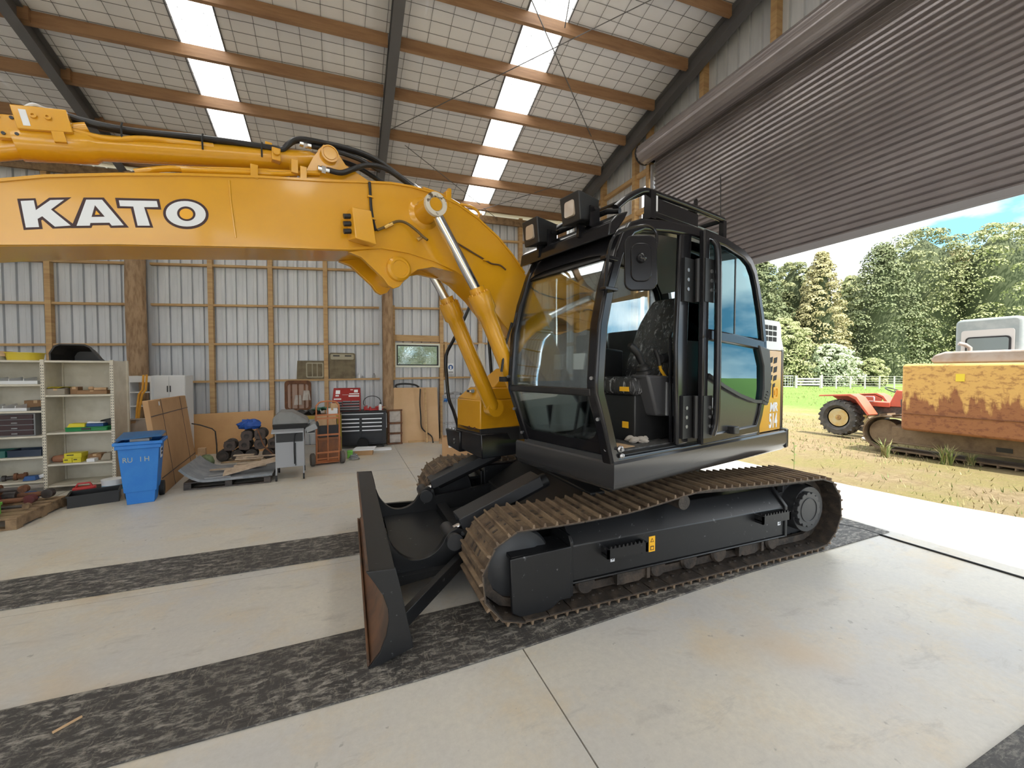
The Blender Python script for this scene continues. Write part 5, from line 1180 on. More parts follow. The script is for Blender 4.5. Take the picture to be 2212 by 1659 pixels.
# ---- pallet with curved grey sheet and offcuts
pallet(-2.19, 7.11, .03, 1.08, .95, 'dark timber pallet under the curved grey sheet', .11, IRON)
DISH = M('dusty_grey_steel', (.20,.22,.24), .5, var=(.28,.29,.31), vs=5, lo=.45, hi=.6)
ds = MB(); 
def dish(s, t, o):
    x = -.02+s*1.12; y = .02+t*.98; r = .20*max(0, 1-s/.28)**2; return (x, y-.10*(1-s), .118+r+o+.02*t)
ds.grid(16, 6, lambda s, t: dish(s, t, 0)); ds.grid(16, 6, lambda s, t: dish(s, t, .008)); ds.strip([(dish(s/16, 0, .004)[0], dish(s/16, 0, .004)[2]) for s in range(17)], .035, lambda a, b, t: (a, t-.10*(1-(a+.02)/1.12), b), .012, .024)
one(ds, 'curved_sheet', DISH, 'curved grey steel sheet lying on the dark pallet', 'steel sheet', (-2.19, 7.11, 0), .03, smooth=40)
SPL = M('splintered_timber', (.50,.39,.29), .8, var=(.36,.27,.19), vs=10)
rr = random.Random(21)
WL = ['longest pale timber offcut at the back of the grey sheet', 'short pale timber offcut at the back of the grey sheet', 'twisted pale timber offcut in the heap on the grey sheet', 'dark-edged timber offcut in the heap on the grey sheet', 'narrow timber offcut near the rollers on the grey sheet', 'thin timber offcut crossing the heap on the grey sheet', 'pale timber offcut near the barbecue on the grey sheet']
for k in range(7):
    L = (.75,.35,.5,.55,.4,.6,.3)[k]; w = rr.uniform(.05,.09)
    one(MB().box(-L/2, L/2, -w/2, w/2, 0, .018), 'timber_offcut', SPL if k != 3 else TIMBR, WL[k], 'timber', (-1.62+.10*(k % 3), 7.60+.062*k, .166+.022*k), rr.uniform(-.12,.16), 'timber offcuts on the grey sheet', bevel=.004)
pb = MB().hexa([(-.35,-.11,0),(.35,-.08,.13),(.38,.10,.16),(-.32,.12,.04)], [(-.35,-.11,.02),(.35,-.08,.15),(.38,.10,.18),(-.32,.12,.06)])
one(pb, 'plywood_piece', SPL, 'tilted plywood piece on the grey sheet by the barbecue', 'plywood', (-1.42, 7.36, .145), .25, bevel=.003)
one(MB().box(-.16,.16,-.03,.03,0,.012), 'plastic_strip', GREYC, 'pale grey plastic strip on the curved sheet', 'strip', (-1.80, 7.20, .132), .2)
one(MB().box(-.20,.20,-.035,.035,0,.012), 'aluminium_strip', GREYP, 'darker grey strip crossing the curved sheet', 'strip', (-1.75, 7.36, .136), .35)
# ---- heap of track rollers, blue bag, green helmet
def roller(loc, rz, label, sq):
    t = thing('track_roller', label, 'roller', loc, rz, 'old track rollers in a heap')
    MB().lathe((0,0,0), (0,1,0), [(0,.05),(0,.10),(.05,.11),(.06,.085),(.24,.085),(.25,.11),(.30,.10),(.30,.05)], 18).build('barrel', IRON, t)
    if sq: MB().ring(rrect(-.085,.085,-.085,.085,.015,3), [(.045*math.cos(a), .045*math.sin(a)) for a in [-pi/2+.2+2*pi*i/16 for i in range(16)]], XZ, -.03, .0).build('end_block', M('roller_end', (.10,.075,.065), .6) if 'roller_end' not in bpy.data.materials else bpy.data.materials['roller_end'], t)
    else: MB().lathe((0,-.03,0), (0,1,0), [(0,.05),(0,.075),(.03,.075)], 16).build('end_cap', IRON, t)
RB = Vector((-2.20, 9.12, 0))
rows = [(0, .11, 0, False), (.235, .11, 0, False), (.47, .11, .1, False), (.75, .11, -.1, False), (.12, .30, .05, True), (.36, .30, 0, True), (.62, .30, .1, True), (.84, .30, -.1, True), (.40, .47, .05, True), (.62, .49, 0, True)]
RL = ['bottom roller nearest the green helmet', 'second roller along the bottom of the heap', 'third roller along the bottom of the heap', 'bottom roller nearest the barbecue', 'middle row roller nearest the green helmet', 'second roller of the middle row', 'third roller of the middle row', 'middle row roller nearest the barbecue', 'top roller under the blue bag', 'top roller beside the blue bag']
for (x, z, rz, sq), lab in zip(rows, RL): roller((RB.x+x, RB.y-.02*x, z), rz, 'dark oily '+lab, sq)
one(MB().lathe((0,0,0), (0,0,1), [(0,.02),(.0,.13),(.03,.16),(.07,.165),(.10,.15),(.13,.11),(.15,.07),(.16,.02)], 18).crumple(.032, 5).xf(Matrix.Diagonal((1.25,.8,1.1,1))), 'plastic_bag', M('blue_bag', (.015,.09,.42), .35, bump=.8, bs=25), 'crumpled blue plastic bag on top of the rollers', 'bag', (RB.x+.42, RB.y+.15, .585), .3, smooth=50)
one(MB().lathe((0,0,0), (0,0,1), [(0,0),(0,.12),(.06,.125),(.13,.10),(.17,.06),(.185,0)], 20), 'helmet', M('helmet_green', (.20,.26,.13), .5, var=(.08,.10,.05), vs=12), 'green helmet on the floor in front of the rollers', 'helmet', (RB.x-.22, RB.y-.12, 0))
P = [Vector(p) for p in ((.60,-.16,.62),(.66,-.25,.50),(.74,-.30,.30),(.95,-.42,.10),(1.02,-.45,.02))]
one(MB().tube(smooth_path(P, 4), .012, 7), 'old_hose', RUST, 'rusty brown hose hanging over the roller heap', 'hose', (RB.x, RB.y, 0))
# ---- barbecue
bq = thing('barbecue', 'grey trolley barbecue with a domed hood', 'barbecue', (-1.05, 7.20, 0), math.radians(4))
MB().box(0,.40,0,.62,.20,.60).build('cabinet', GREYC, bq, bevel=.006)
MB().box(.01,.39,-.004,0,.60,.74).box(.0,.40,.0,.62,.60,.74).build('firebox_gap', BLKM, bq)
MB().box(.27,.285,-.01,0,.22,.58).build('panel_seam', DKG, bq)
MB().hexa([(-.05,-.05,.74),(.40,-.05,.74),(.40,.10,.77),(-.05,.10,.77)], [(-.05,-.05,.765),(.40,-.05,.765),(.40,.10,.80),(-.05,.10,.80)]).build('side_shelf', GREYC, bq, bevel=.006)
MB().hexa([(-.03,.08,.78),(.42,.08,.78),(.42,.66,.78),(-.03,.66,.78)], [(-.04,.06,.87),(.46,.06,.87),(.46,.68,.87),(-.04,.68,.87)]).build('firebox', BLKM, bq, bevel=.006)
hp = [(-.04,.87),(-.035,.97),(.05,1.06),(.23,1.06),(.44,.93),(.47,.87)]
MB().prism(hp, XZ, .06, .68).build('hood', M('hood_grey', (.21,.21,.205), .45, var=(.15,.15,.15), vs=5), bq, bevel=.015)
MB().box(.42,.56,.0,.45,.70,.72).hexa([(.44,.02,.72),(.60,.02,.78),(.60,.46,.78),(.44,.46,.72)], [(.42,.02,.80),(.56,.02,.87),(.56,.46,.87),(.42,.46,.80)]).build('control_panel', GREYP, bq, bevel=.006)
for k in range(3):
    MB().lathe((.585,.10+.13*k,.83), (.9,0,.45), [(0,.03),(.02,.03),(.03,.02)], 12).build('knob', BLKM, bq)
for x, y_ in ((.0,0),(.38,0),(.0,.60),(.38,.60)):
    MB().box(x,x+.02,y_-.004,y_+.02,.08,.74).build('leg', GREYC, bq)
    MB().lathe((x+.01,y_-.02,.045), (1,0,0), [(-.012,.01),(-.012,.045),(.012,.045),(.012,.01)], 16).build('castor', RUBBER, bq)
MB().tube(smooth_path([Vector(p) for p in ((.33,-.02,.74),(.27,-.03,.70),(.26,-.02,.5),(.265,-.02,.25))],3), .008, 6).build('gas_hose', RUBBER, bq)
# ---- hand truck
ht = thing('hand_truck', 'orange tubular hand truck with two wheels beside the barbecue', 'hand truck', (-.34, 8.09, 0), math.radians(10))
def rail(x, z1): return [(x,.04,.10),(x,0,.3),(x,-.02,z1)]
MB().tube(smooth_path([Vector(p) for p in ((-.19,.05,.06),(-.19,0,.4),(-.19,-.02,1.02),(-.17,-.02,1.11),(-.10,-.02,1.16),(.10,-.02,1.16),(.17,-.02,1.11),(.19,-.02,1.02),(.19,0,.4),(.19,.05,.06))],4), .014, 8).build('frame', ORNG, ht)
MB().tube([(0,.03,.08),(0,-.02,1.16)], .012, 8).build('centre_rail', ORNG, ht)
for z in (.24, .56, .86, .92): MB().box(-.19,.19,-.022,-.012,z-.015,z+.015).build('cross_bar', ORNG, ht)
MB().box(-.2,.2,.05,.28,.035,.045).build('toe_plate', ORNG, ht); MB().cyl((-.25,.06,.115),(.25,.06,.115),.012,n=8).build('axle', ORNG, ht)
for x in (-.25,.25):
    w_ = MB().lathe((x,.06,.115), (1,0,0), [(-.035,.05),(-.04,.09),(-.025,.115),(.025,.115),(.04,.09),(.035,.05)], 22).build('wheel', M('tyre_grey', (.11,.095,.08), .8) if 'tyre_grey' not in bpy.data.materials else bpy.data.materials['tyre_grey'], ht); MB().lathe((x,.06,.115), (1,0,0), [(-.03,.0),(-.03,.05),(.03,.05),(.03,0)], 14).build('rim', ORNG, w_)
one(MB().box(-.20,.20,0,.30,0,.46).box(-.205,.205,-.005,.305,.40,.43), 'metal_box', M('rust_orange', (.30,.12,.05), .6, var=(.20,.09,.05), vs=6), 'orange-brown metal box behind the hand truck', 'box', (-.32, 8.42, 0), math.radians(10), bevel=.008)
one(MB().box(-.18,.18,0,.28,0,.22), 'battery_box', DKG, 'dark box stacked on the orange-brown metal box', 'box', (-.33, 8.43, .4615), math.radians(10), bevel=.008)
carton(-.40, 8.57, .683, math.radians(10), .36, .22, .17, 'tan printed carton stacked behind the hand truck', CARDL)
# ---- steel bench with tarp and odds
be = thing('work_bench', 'yellow steel frame bench behind the barbecue', 'bench', (-1.18, 8.95, 0), math.atan(-SK))
MB().box(0,1.02,0,.55,.80,.83).build('bench_top', TIMBR, be, bevel=.004)
MB().box(0,1.02,-.012,0,.765,.83).build('front_rail', M('bench_yellow', (.42,.30,.04), .5), be)
for x, y_ in ((0,0),(.98,0),(0,.51),(.98,.51)): MB().box(x,x+.04,y_,y_+.04,0,.80).build('leg', bpy.data.materials['bench_yellow'], be)
one(wavy(.55,.4,.09,9,.006,10,8), 'tarp', M('dark_tarp', (.03,.03,.03), .6), 'dark crumpled tarp on the steel bench', 'tarp', (-.80, 9.22, .835), .1, smooth=80)
one(wavy(.35,.25,.08,10,.006,8,6), 'netting_bundle', GREENT, 'dark green folded sheet on the steel bench', 'sheet', (-.47, 9.12, .90), -.2, smooth=80)
carton(-.30, 9.02, .835, .1, .2, .2, .13, 'cream carton on the bench end by the tool chest', PAPERW); carton(-.26, 9.06, .967, .3, .15, .12, .09, 'smaller tan carton on top of the cream carton', CARDL)
# ---- panels standing on the girt, rusty grille
def on_girt(px0, px1, pyt, d, k=1):
    a, b_ = WP(px0, pyt, d), WP(px1, pyt, d); z0 = gz(k, a.x)+.002; return a, b_.x-a.x, z0, a.z-z0
a, w, z0, h = on_girt(640, 703, 779, 9.945)
pn = thing('hatch_panel', 'olive hatch panel with a framed grille standing on the girt', 'panel', (a.x, a.y, z0), math.atan(-SK))
MB().prism([(0,0),(w,0),(w*.97,h),(.02,h)], XZ, 0, .03).build('plate', OLIVE, pn, bevel=.006)
FRM = M('pale_gasket', (.40,.36,.26), .6)
MB().ring(rrect(w*.33,w*.93,h*.08,h*.90,.03,3), rrect(w*.37,w*.89,h*.14,h*.84,.02,3), XZ, -.012, 0).build('grille_frame', FRM, pn)
for s in (.53,.70): MB().box(w*s,w*s+.015,-.01,0,h*.14,h*.84).build('grille_bar', FRM, pn)
a, w, z0, h = on_girt(711, 767, 762, 9.945)
pn = thing('hatch_panel', 'taller olive hatch panel with a pale top band standing on the girt', 'panel', (a.x, a.y, z0), math.atan(-SK))
MB().prism(rrect(0,w,0,h,.04,3), XZ, 0, .03).build('plate', OLIVE, pn, bevel=.006)
MB().prism(rrect(w*.05,w*.95,h*.74,h*.95,.03,3), XZ, -.01, 0).build('top_band', FRM, pn)
for x0, x1 in ((.15,.40),(.60,.86)): MB().box(w*x0,w*x1,-.013,-.01,h*.86,h*.91).build('slot', BLKM, pn)
a, w, _, _ = on_girt(614, 672, 822, 9.80); zt = a.z
rg_ = thing('rusty_grille', 'rusty steel grille leaning on the wall above the bench', 'grille', (a.x, a.y, .84), math.atan(-SK)); hh = zt-.84
MB().ring(rrect(0,w,0,hh,.08,4), rrect(.06,w-.06,.04,hh-.08,.05,4), XZ, 0, .03).build('frame', RUST, rg_, bevel=.006)
for s in (.25,.5,.75): MB().box(w*s-.015,w*s+.015,.0,.02,.03,hh-.06).build('bar', RUST, rg_)
MB().box(.05,w-.05,.022,.03,.03,hh-.06).build('backing', M('pinkish_board', (.42,.29,.23), .8), rg_)
for lab, s, z, m in (('pale rag on the lower half of the rusty grille', .50, .12, RAG), ('pale rag hung at the edge of the rusty grille', .82, .22, RAG)):
    one(MB().grid(6,6,lambda u_,t: ((u_-.5)*.17*(1-.3*t), -.02-.02*math.sin(u_*8), .22*t)).grid(6,6,lambda u_,t: ((u_-.5)*.17*(1-.3*t), -.012-.02*math.sin(u_*8), .22*t)), 'rag', m, lab, 'rag', (a.x+w*s, a.y-.01, .84+z), 0, smooth=80)
for px, hgt, r, lab, m in ((776,.12,.028,'white spray bottle on the wall girt', WHITE), (783,.06,.02,'tiny clear jar beside the white spray bottle', GREYP), (808,.11,.025,'grey spray can standing alone on the girt', GREYC)):
    p = WP(px, 805, 9.99); t = thing('bottle', lab, 'bottle', (p.x, p.y, gz(1, p.x)+.002)); MB().lathe((0,0,0),(0,0,1),[(0,0),(0,r),(hgt*.65,r),(hgt*.78,r*.4)],14).build('body', m, t); MB().cyl((0,0,hgt*.78),(0,0,hgt),r*.4,n=10).build('cap', BLKM if px == 808 else m, t)
# ---- tool cabinet and chest
a, b_ = GP(721, 971), GP(836, 963); wc = 1.10
tc = thing('tool_cabinet', 'wide black roller tool cabinet with bright drawer handles', 'tool cabinet', (a.x, 9.66, 0), math.atan(-SK))
TCB = M('tool_cabinet_black', (.016,.016,.02), .35)
MB().box(0,wc,0,.42,.07,.80).build('body', TCB, tc, bevel=.008); MB().box(-.01,wc+.01,-.015,.43,.80,.825).build('worktop', BLKM, tc, bevel=.005)
dw = MB().box(.03,wc-.06,-.02,0,.70,.785).build('drawer', TCB, tc, bevel=.005); MB().box(.03,wc-.06,-.036,-.02,.755,.775).build('drawer_handle', STEELC, dw)
for c in range(2):
    x0 = .10+c*.475; x1 = x0+.44
    for k in range(4):
        z = .60-k*.085; dw = MB().box(x0,x1,-.02,0,z,z+.075).build('drawer', TCB, tc, bevel=.004); MB().box(x0+.01,x1-.01,-.036,-.02,z+.042,z+.064).build('drawer_handle', M('bright_handle', (.8,.8,.83), .3, .6) if 'bright_handle' not in bpy.data.materials else bpy.data.materials['bright_handle'], dw)
    MB().box(x0,x1,-.015,0,.12,.33).build('cupboard_door', TCB, tc, bevel=.004)
for x in (.05, wc-.09):
    for y_ in (.04,.36): MB().lathe((x+.02,y_,.035),(1,0,0),[(-.02,.01),(-.02,.035),(.02,.035),(.02,.01)],14).build('castor', RUBBER, tc)
ch = thing('tool_chest', 'red top tool chest with stickers and black drawers', 'tool chest', (a.x-.02, 9.70, .826), math.atan(-SK))
MB().box(0,.58,0,.30,0,.24).build('body', REDP, ch, bevel=.006)
lid = MB().hexa([(0,.0,.24),(.58,.0,.24),(.58,.30,.24),(0,.30,.24)], [(.01,.22,.50),(.57,.22,.50),(.57,.30,.51),(.01,.30,.51)]).build('lid', REDP, ch, bevel=.006)
for x0,x1,z0,z1 in ((.06,.15,.38,.46),(.06,.13,.33,.36),(.03,.18,.26,.285),(.44,.52,.41,.47),(.34,.55,.37,.39),(.33,.55,.32,.35),(.20,.33,.36,.365),(.36,.42,.46,.475)):
    f = lambda z: .22*(z-.24)/.26-.003
    MB().hexa([(x0,f(z0)-.002,z0),(x1,f(z0)-.002,z0),(x1,f(z0),z0),(x0,f(z0),z0)], [(x0,f(z1)-.002,z1),(x1,f(z1)-.002,z1),(x1,f(z1),z1),(x0,f(z1),z1)]).build('sticker', PAPERW, lid)
for k,(x0,x1,z) in enumerate(((.04,.20,.17),(.21,.38,.185),(.39,.56,.185),(.04,.20,.115),(.21,.56,.125),(.04,.56,.06),(.04,.56,.01))): 
    d_ = MB().box(x0,x1,-.014,0,z,z+.045).build('drawer', BLKM, ch, bevel=.003); MB().box(x0+.005,x1-.005,-.02,-.014,z+.034,z+.042).build('drawer_handle', STEELC, d_)
TX, TY = a.x, 9.70-.0
for k,(x,y_,z,rz,lab) in enumerate(((.80,.14,.855,.1,'red bar clamp lying on the tool cabinet'),(.84,.20,.87,-.25,'faded red clamp crossing the other clamp'),(.90,.10,.853,.4,'red clamp nearest the cabinet edge'))):
    t = thing('bar_clamp', lab, 'clamp', (TX+x, TY+y_-.06*x, z)); t.rotation_euler = (0,0,rz); m = REDB if k != 1 else PINK
    MB().box(-.16,.16,-.012,.012,-.025,.0).build('bar', m, t, bevel=.003); MB().box(-.17,-.13,-.018,.018,-.025,.06).build('jaw', m, t, bevel=.004); MB().cyl((.10,0,.03),(.22,0,.03),.012,n=10).build('screw_handle', CARDL if k == 2 else m, t); MB().box(.08,.12,-.018,.018,-.025,.05).build('jaw', m, t, bevel=.004)
t = thing('spray_bottle', 'white spray bottle on the tool cabinet beside the clamps', 'bottle', (TX+.98, TY+.02, .826)); MB().lathe((0,0,0),(0,0,1),[(0,0),(0,.035),(.11,.035),(.14,.012)],16).build('body', WHITE, t); MB().box(-.012,.03,-.01,.01,.14,.175).build('trigger_head', BLKM, t, bevel=.003)
one(MB().tube([(.19*math.cos(q_), 0, .155+.15*math.sin(q_)) for q_ in [pi*i/20 for i in range(-3,24)]], .008, 7), 'cable_loop', HOSE, 'black cable loop standing on the tool cabinet', 'cable', (TX+.82, TY+.27, .835), -.06)
for k,(dx,lab,m) in enumerate(((0,'bright wrench hung on the cabinet side', STEELC),(.05,'black wrench hung on the cabinet side', DKG))):
    t = thing('wrench', lab, 'wrench', (TX+wc+.012+.015*k, TY+.0+.14*k, .42)); MB().bar((0,0,.0),(0,.05,.28),.012,.03).build('shank', m, t); MB().lathe((-.006,.06,.30),(1,0,0),[(0,.02),(0,.035),(.014,.035),(.014,.02)],14).build('ring_end', m, t)
# ---- rusty crate frame, tan boards, trims
a, b_ = WP(838, 885, 9.58), WP(868, 885, 9.58); w = b_.x-a.x
fr = thing('ladder_crate', 'rusty ladder frame with pale panels beside the tool cabinet', 'frame', (a.x, a.y-.02, 0), math.atan(-SK)); h = a.z
for x in (0,w-.03): MB().box(x,x+.03,0,.04,0,h).build('upright', RUST, fr)
for z in (.0,.24,.48,h-.03): MB().box(-.02,w+.01,-.01,.04,z,z+.03).build('rung', RUST, fr)
for z0,z1 in ((.03,.24),(.27,.48),(.51,h-.03)): MB().box(.035,w-.035,.015,.03,z0+.01,z1-.01).build('panel', RAG, fr)
a, b_ = WP(834, 838, 9.78), WP(947, 838, 9.78); w = b_.x-a.x; h = a.z
bd = thing('board', 'large tan board leaning under the small window', 'board', (a.x, a.y-.0, 0), math.atan(-SK))
MB().hexa([(0,-.10,0),(w,-.10,0),(w,-.082,0),(0,-.082,0)], [(0,0,h),(w-.03,0,h),(w-.03,.018,h),(0,.018,h)]).build('sheet', M('mdf_tan', (.64,.42,.23), .65, var=(.58,.37,.19), vs=2), bd)
P = [WP(x,y,9.66) for x,y in ((908,840),(907,870),(909,900),(910,920),(916,930),(932,942))]; P2 = [Vector((p.x, p.y-.0, p.z)) for p in P]; e = P2[-1].copy(); e.y -= .2; e.z = .012; o0 = Vector((P2[0].x, P2[0].y, 0)); P2.append(e)
one(MB().tube(smooth_path([p-o0 for p in P2],4), .016, 7), 'rubber_seal', RUBBER, 'black rubber seal strip hanging over the large tan board', 'strip', o0)
p = WP(919, 838, 9.63); one(MB().hexa([(0,-.03,0),(.04,-.03,0),(.04,0,0),(0,0,0)], [(-.02,.07,p.z),(.02,.07,p.z),(.02,.10,p.z),(-.02,.10,p.z)]), 'batten', TIMB, 'thin upright timber batten leaning on the large tan board', 'batten', (p.x, p.y-.02, 0))
a, b_ = GP(883, 957), GP(962, 951); one(MB().box(0,(b_-a).length,0,.09,0,.05), 'timber_length', TIMB, 'length of sawn timber on the floor before the tan board', 'timber', a, math.atan2(b_.y-a.y,b_.x-a.x), bevel=.003)
P = [WP(x,y,9.9) for x,y in ((855,837),(857,831),(875,829),(895,831),(905,836))]; o0 = Vector((P[0].x,P[0].y,0)); 
mb = MB().tube(smooth_path([p-o0 for p in P],4), .022, 8); mb.box(0,.04,-.03,.03,P[0].z-.13,P[0].z); mb.box(P[-1].x-o0.x-.04,P[-1].x-o0.x,-.03,.03,P[0].z-.13,P[-1].z)
one(mb, 'bumper_trim', BLKM, 'black bumper trim resting along the top of the tan board', 'trim', o0)
# ---- white-lidded box, small wheel
wbx = thing('open_box', 'tan carton with a white lid on the floor before the tool cabinet', 'box', (.30, 8.86, 0), -.15)
MB().box(-.17,.17,-.08,.16,0,.10).build('body', CARD, wbx, bevel=.003); MB().hexa([(-.22,-.12,.10),(.20,-.10,.10),(.22,.20,.12),(-.18,.20,.12)], [(-.22,-.12,.115),(.20,-.10,.115),(.22,.20,.13),(-.18,.20,.13)]).build('lid', PAPERW, wbx)
one(MB().box(-.28,.28,-.10,.10,0,.035), 'white_board', PAPERW, 'flat white panel on the floor beside the white-lidded carton', 'panel', (.60, 9.27, 0), -.05, bevel=.003)
sw = thing('wheel_assembly', 'small black wheel with white hub leaning on the tool cabinet', 'wheel', (.30, 9.50, .125)); MB().lathe((0,0,0),(.2,1,.15),[(-.03,.07),(-.03,.12),(.03,.12),(.03,.07)],26).build('tyre', RUBBER, sw); MB().lathe((0,0,0),(.2,1,.15),[(-.025,.0),(-.025,.075),(.02,.075)],22).build('hub', PAPERW, sw)
one(MB().box(-.05,.05,-.05,.05,0,.15).box(-.055,.055,-.055,.055,.12,.135), 'spray_tin', LIMEP, 'lime green tin by the hand truck wheel', 'tin', (.03, 8.60, 0), bevel=.008)
one(MB().tube([(.10*(1-.012*i)*math.cos(i*.5), .10*(1-.012*i)*math.sin(i*.5), .012+.0022*i) for i in range(42)], .010, 6), 'wire_coil', GREYP, 'coil of grey wire on the floor by the hand truck', 'wire', (.10, 8.42, 0))
# ---- carton beside the step, flat cardboard
a = GP(960, 986); cb = thing('cardboard_box', 'opened cardboard box on the floor under the excavator step', 'box', (a.x+.33, a.y+.15, 0), -.25)
MB().box(-.33,.33,-.2,.2,0,.012).box(-.33,.33,-.2,-.188,0,.17).box(-.33,.33,.188,.2,0,.36).box(-.33,-.318,-.2,.2,0,.38).box(.318,.33,-.2,.2,0,.36).build('body', CARD, cb); MB().box(-.2,.318,-.19,-.15,.16,.30).build('foam_insert', PAPERW, cb, bevel=.004)
MB().hexa([(-.33,-.2,.38),(-.20,-.2,.38),(-.20,-.19,.38),(-.33,-.19,.38)], [(-.33,-.2,.17),(-.2,-.2,.17),(-.2,-.19,.17),(-.33,-.19,.17)]).build('flap', CARD, cb)
a = GP(937, 962); one(MB().hexa([(0,0,.0),(.62,-.2,0),(.8,.3,0),(.1,.45,0)], [(0,0,.012),(.62,-.2,.012),(.8,.3,.10),(.1,.45,.05)]), 'flattened_carton', CARDL, 'flattened cardboard carton on the floor near the wire trolley', 'cardboard', (a.x+.15, a.y+.15, 0))
# ---- wire trolley with blue tie, sign, hanging sheet
p = WP(962, 855, 9.35); q = WP(1003, 855, 9.35); w = q.x-p.x
wt_ = thing('wire_trolley', 'grey wire trolley standing behind the handrail', 'trolley', (p.x, p.y, 0), math.atan(-SK))
for x in (0,w):
    for y_ in (0,.35): MB().cyl((x,y_,0),(x,y_,p.z),.012,n=8).build('post', GREYC, wt_)
for z in (.12,.45,p.z-.08):
    mb = MB().tube([(0,0,z),(w,0,z),(w,.35,z),(0,.35,z)], .008, 6, closed=True)
    for k in range(6): mb.tube([(w*k/5,0,z),(w*k/5,.35,z)], .005, 5)
    mb.build('wire_shelf', GREYC, wt_)
one(wavy(.38,.3,.07,31,.006), 'plastic_sheet', GREYC, 'grey plastic sheet draped on the wire trolley', 'plastic sheet', (p.x+w/2, p.y+.17, p.z+.006), .1, smooth=80)
one(wavy(.14,.1,.10,33,.006,6,5), 'blue_cloth', BLUEP, 'blue cloth tied to the corner of the wire trolley', 'cloth', (p.x+.03, p.y-.06, p.z-.16), .1, smooth=80)
a, b_ = WP(967, 785, 9.92), WP(980, 807, 9.92); sg = thing('safety_sign', 'white safety sign with a blue round mark on the wall', 'sign', (a.x, a.y, b_.z), math.atan(-SK)); w, h = b_.x-a.x, a.z-b_.z
MB().box(0,w,0,.006,0,h).build('sign_plate', PAPERW, sg); MB().lathe((w/2,-.001,h*.62),(0,-1,0),[(0,w*.42),(.002,w*.42),(.002,0)],24).build('blue_disc', BLUED, sg); MB().lathe((w/2,-.003,h*.65),(0,-1,0),[(0,w*.16),(.002,w*.16),(.002,0)],14).prism(rrect(w*.35,w*.65,h*.42,h*.55,.008,2),XZ,-.005,-.003).build('mask_symbol', PAPERW, sg)
for k in range(2): MB().box(w*.1,w*.9,-.001,0,h*(.06+.09*k),h*(.11+.09*k)).build('sign_text', BLKM, sg)
P = WP(1040, 742, 9.5); Q = WP(1012, 872, 9.5); hgt = P.z-Q.z
one(MB().grid(12,16,lambda s,t: ((s-.5)*(.14+.42*t)-.14*t, .05*math.sin(s*16+t*2)*(.4+t*.6), -hgt*t)).grid(12,16,lambda s,t: ((s-.5)*(.14+.42*t)-.14*t, .008+.05*math.sin(s*16+t*2)*(.4+t*.6), -hgt*t)), 'hanging_sheet', M('white_sheet', (.66,.63,.58), .85), 'white fabric sheet hanging from the wall behind the toolbox', 'fabric', P, math.atan(-SK), smooth=80)
# ---- cord on the floor, splinter
P = [GP(1745,1124,.012), GP(1775,1127,.012), GP(1850,1140,.008), GP(1950,1170,.008), GP(2050,1200,.008), GP(2150,1230,.008), GP(2230,1254,.008), Vector((5.16,.6,.008))]
one(MB().tube(smooth_path(P,5), .009, 7), 'extension_cord', RUBBER, 'black cord lying on the floor along the doorway', 'cord')
p = GP(146, 1566, .014); one(MB().box(-.05,.05,-.006,.006,0,.006), 'wood_splinter', CARDL, 'pale wood splinter on the near rubber strip', 'splinter', p, .75)

# ================================================================ outside
def ground_mat():
    m, n, l, b = new_mat('paddock_ground')
    tc = n.new('ShaderNodeTexCoord'); sp = n.new('ShaderNodeSeparateXYZ'); l.new(tc.outputs['Object'], sp.inputs[0])
    f1, h1 = noise_fac(n, l, .55, 6, .65, .40, .60)
    f2, h2 = noise_fac(n, l, 7, 8, .75, .38, .66)
    f3, _ = noise_fac(n, l, .25, 4, .6, .42, .6)
    dirt = mixc(n, l, f2, (.26, .195, .11), (.40, .315, .19))
    grass = mixc(n, l, f2, (.13, .215, .05), (.22, .31, .085))
    straw = mixc(n, l, f2, (.32, .26, .125), (.26, .24, .09))
    near = mixc(n, l, f1, dirt, straw)
    mr = n.new('ShaderNodeMapRange'); mr.inputs[1].default_value = 19; mr.inputs[2].default_value = 24; mr.clamp = True
    ad = n.new('ShaderNodeMath'); ad.operation = 'MULTIPLY_ADD'; ad.inputs[1].default_value = 4.0; l.new(h1, ad.inputs[0]); l.new(sp.outputs[0], ad.inputs[2])
    l.new(ad.outputs[0], mr.inputs[0])
    c = mixc(n, l, mr.outputs[0], near, grass); l.new(c, b.inputs['Base Color']); b.inputs['Roughness'].default_value = .95; b.inputs['Specular IOR Level'].default_value = .1
    bumpn(n, l, b, h2, 1.0, .12); return m
GRD = ground_mat()
rr = random.Random(2)
def gh(x, y): return -.035+(.03*math.sin(x*1.9+y*.7)*math.sin(y*1.3-x*.4)+.02*math.sin(x*4.1)*math.sin(y*3.7) if x > 7.6 else 0)
gm = MB(); gm.grid(70, 70, lambda s, t: (7.0+s*s*113, -40+t*130, gh(7.0+s*s*113, -40+t*130)-.02))
gm.add([(-60, -60, -.06), (7.2, -60, -.06), (7.2, 100, -.06), (-60, 100, -.06)], [(0, 1, 2, 3)])
go_ = gm.build('ground', GRD, smooth=80, recalc=False); tag(go_, 'dry yard ground turning to green paddock', None, None, 'structure')
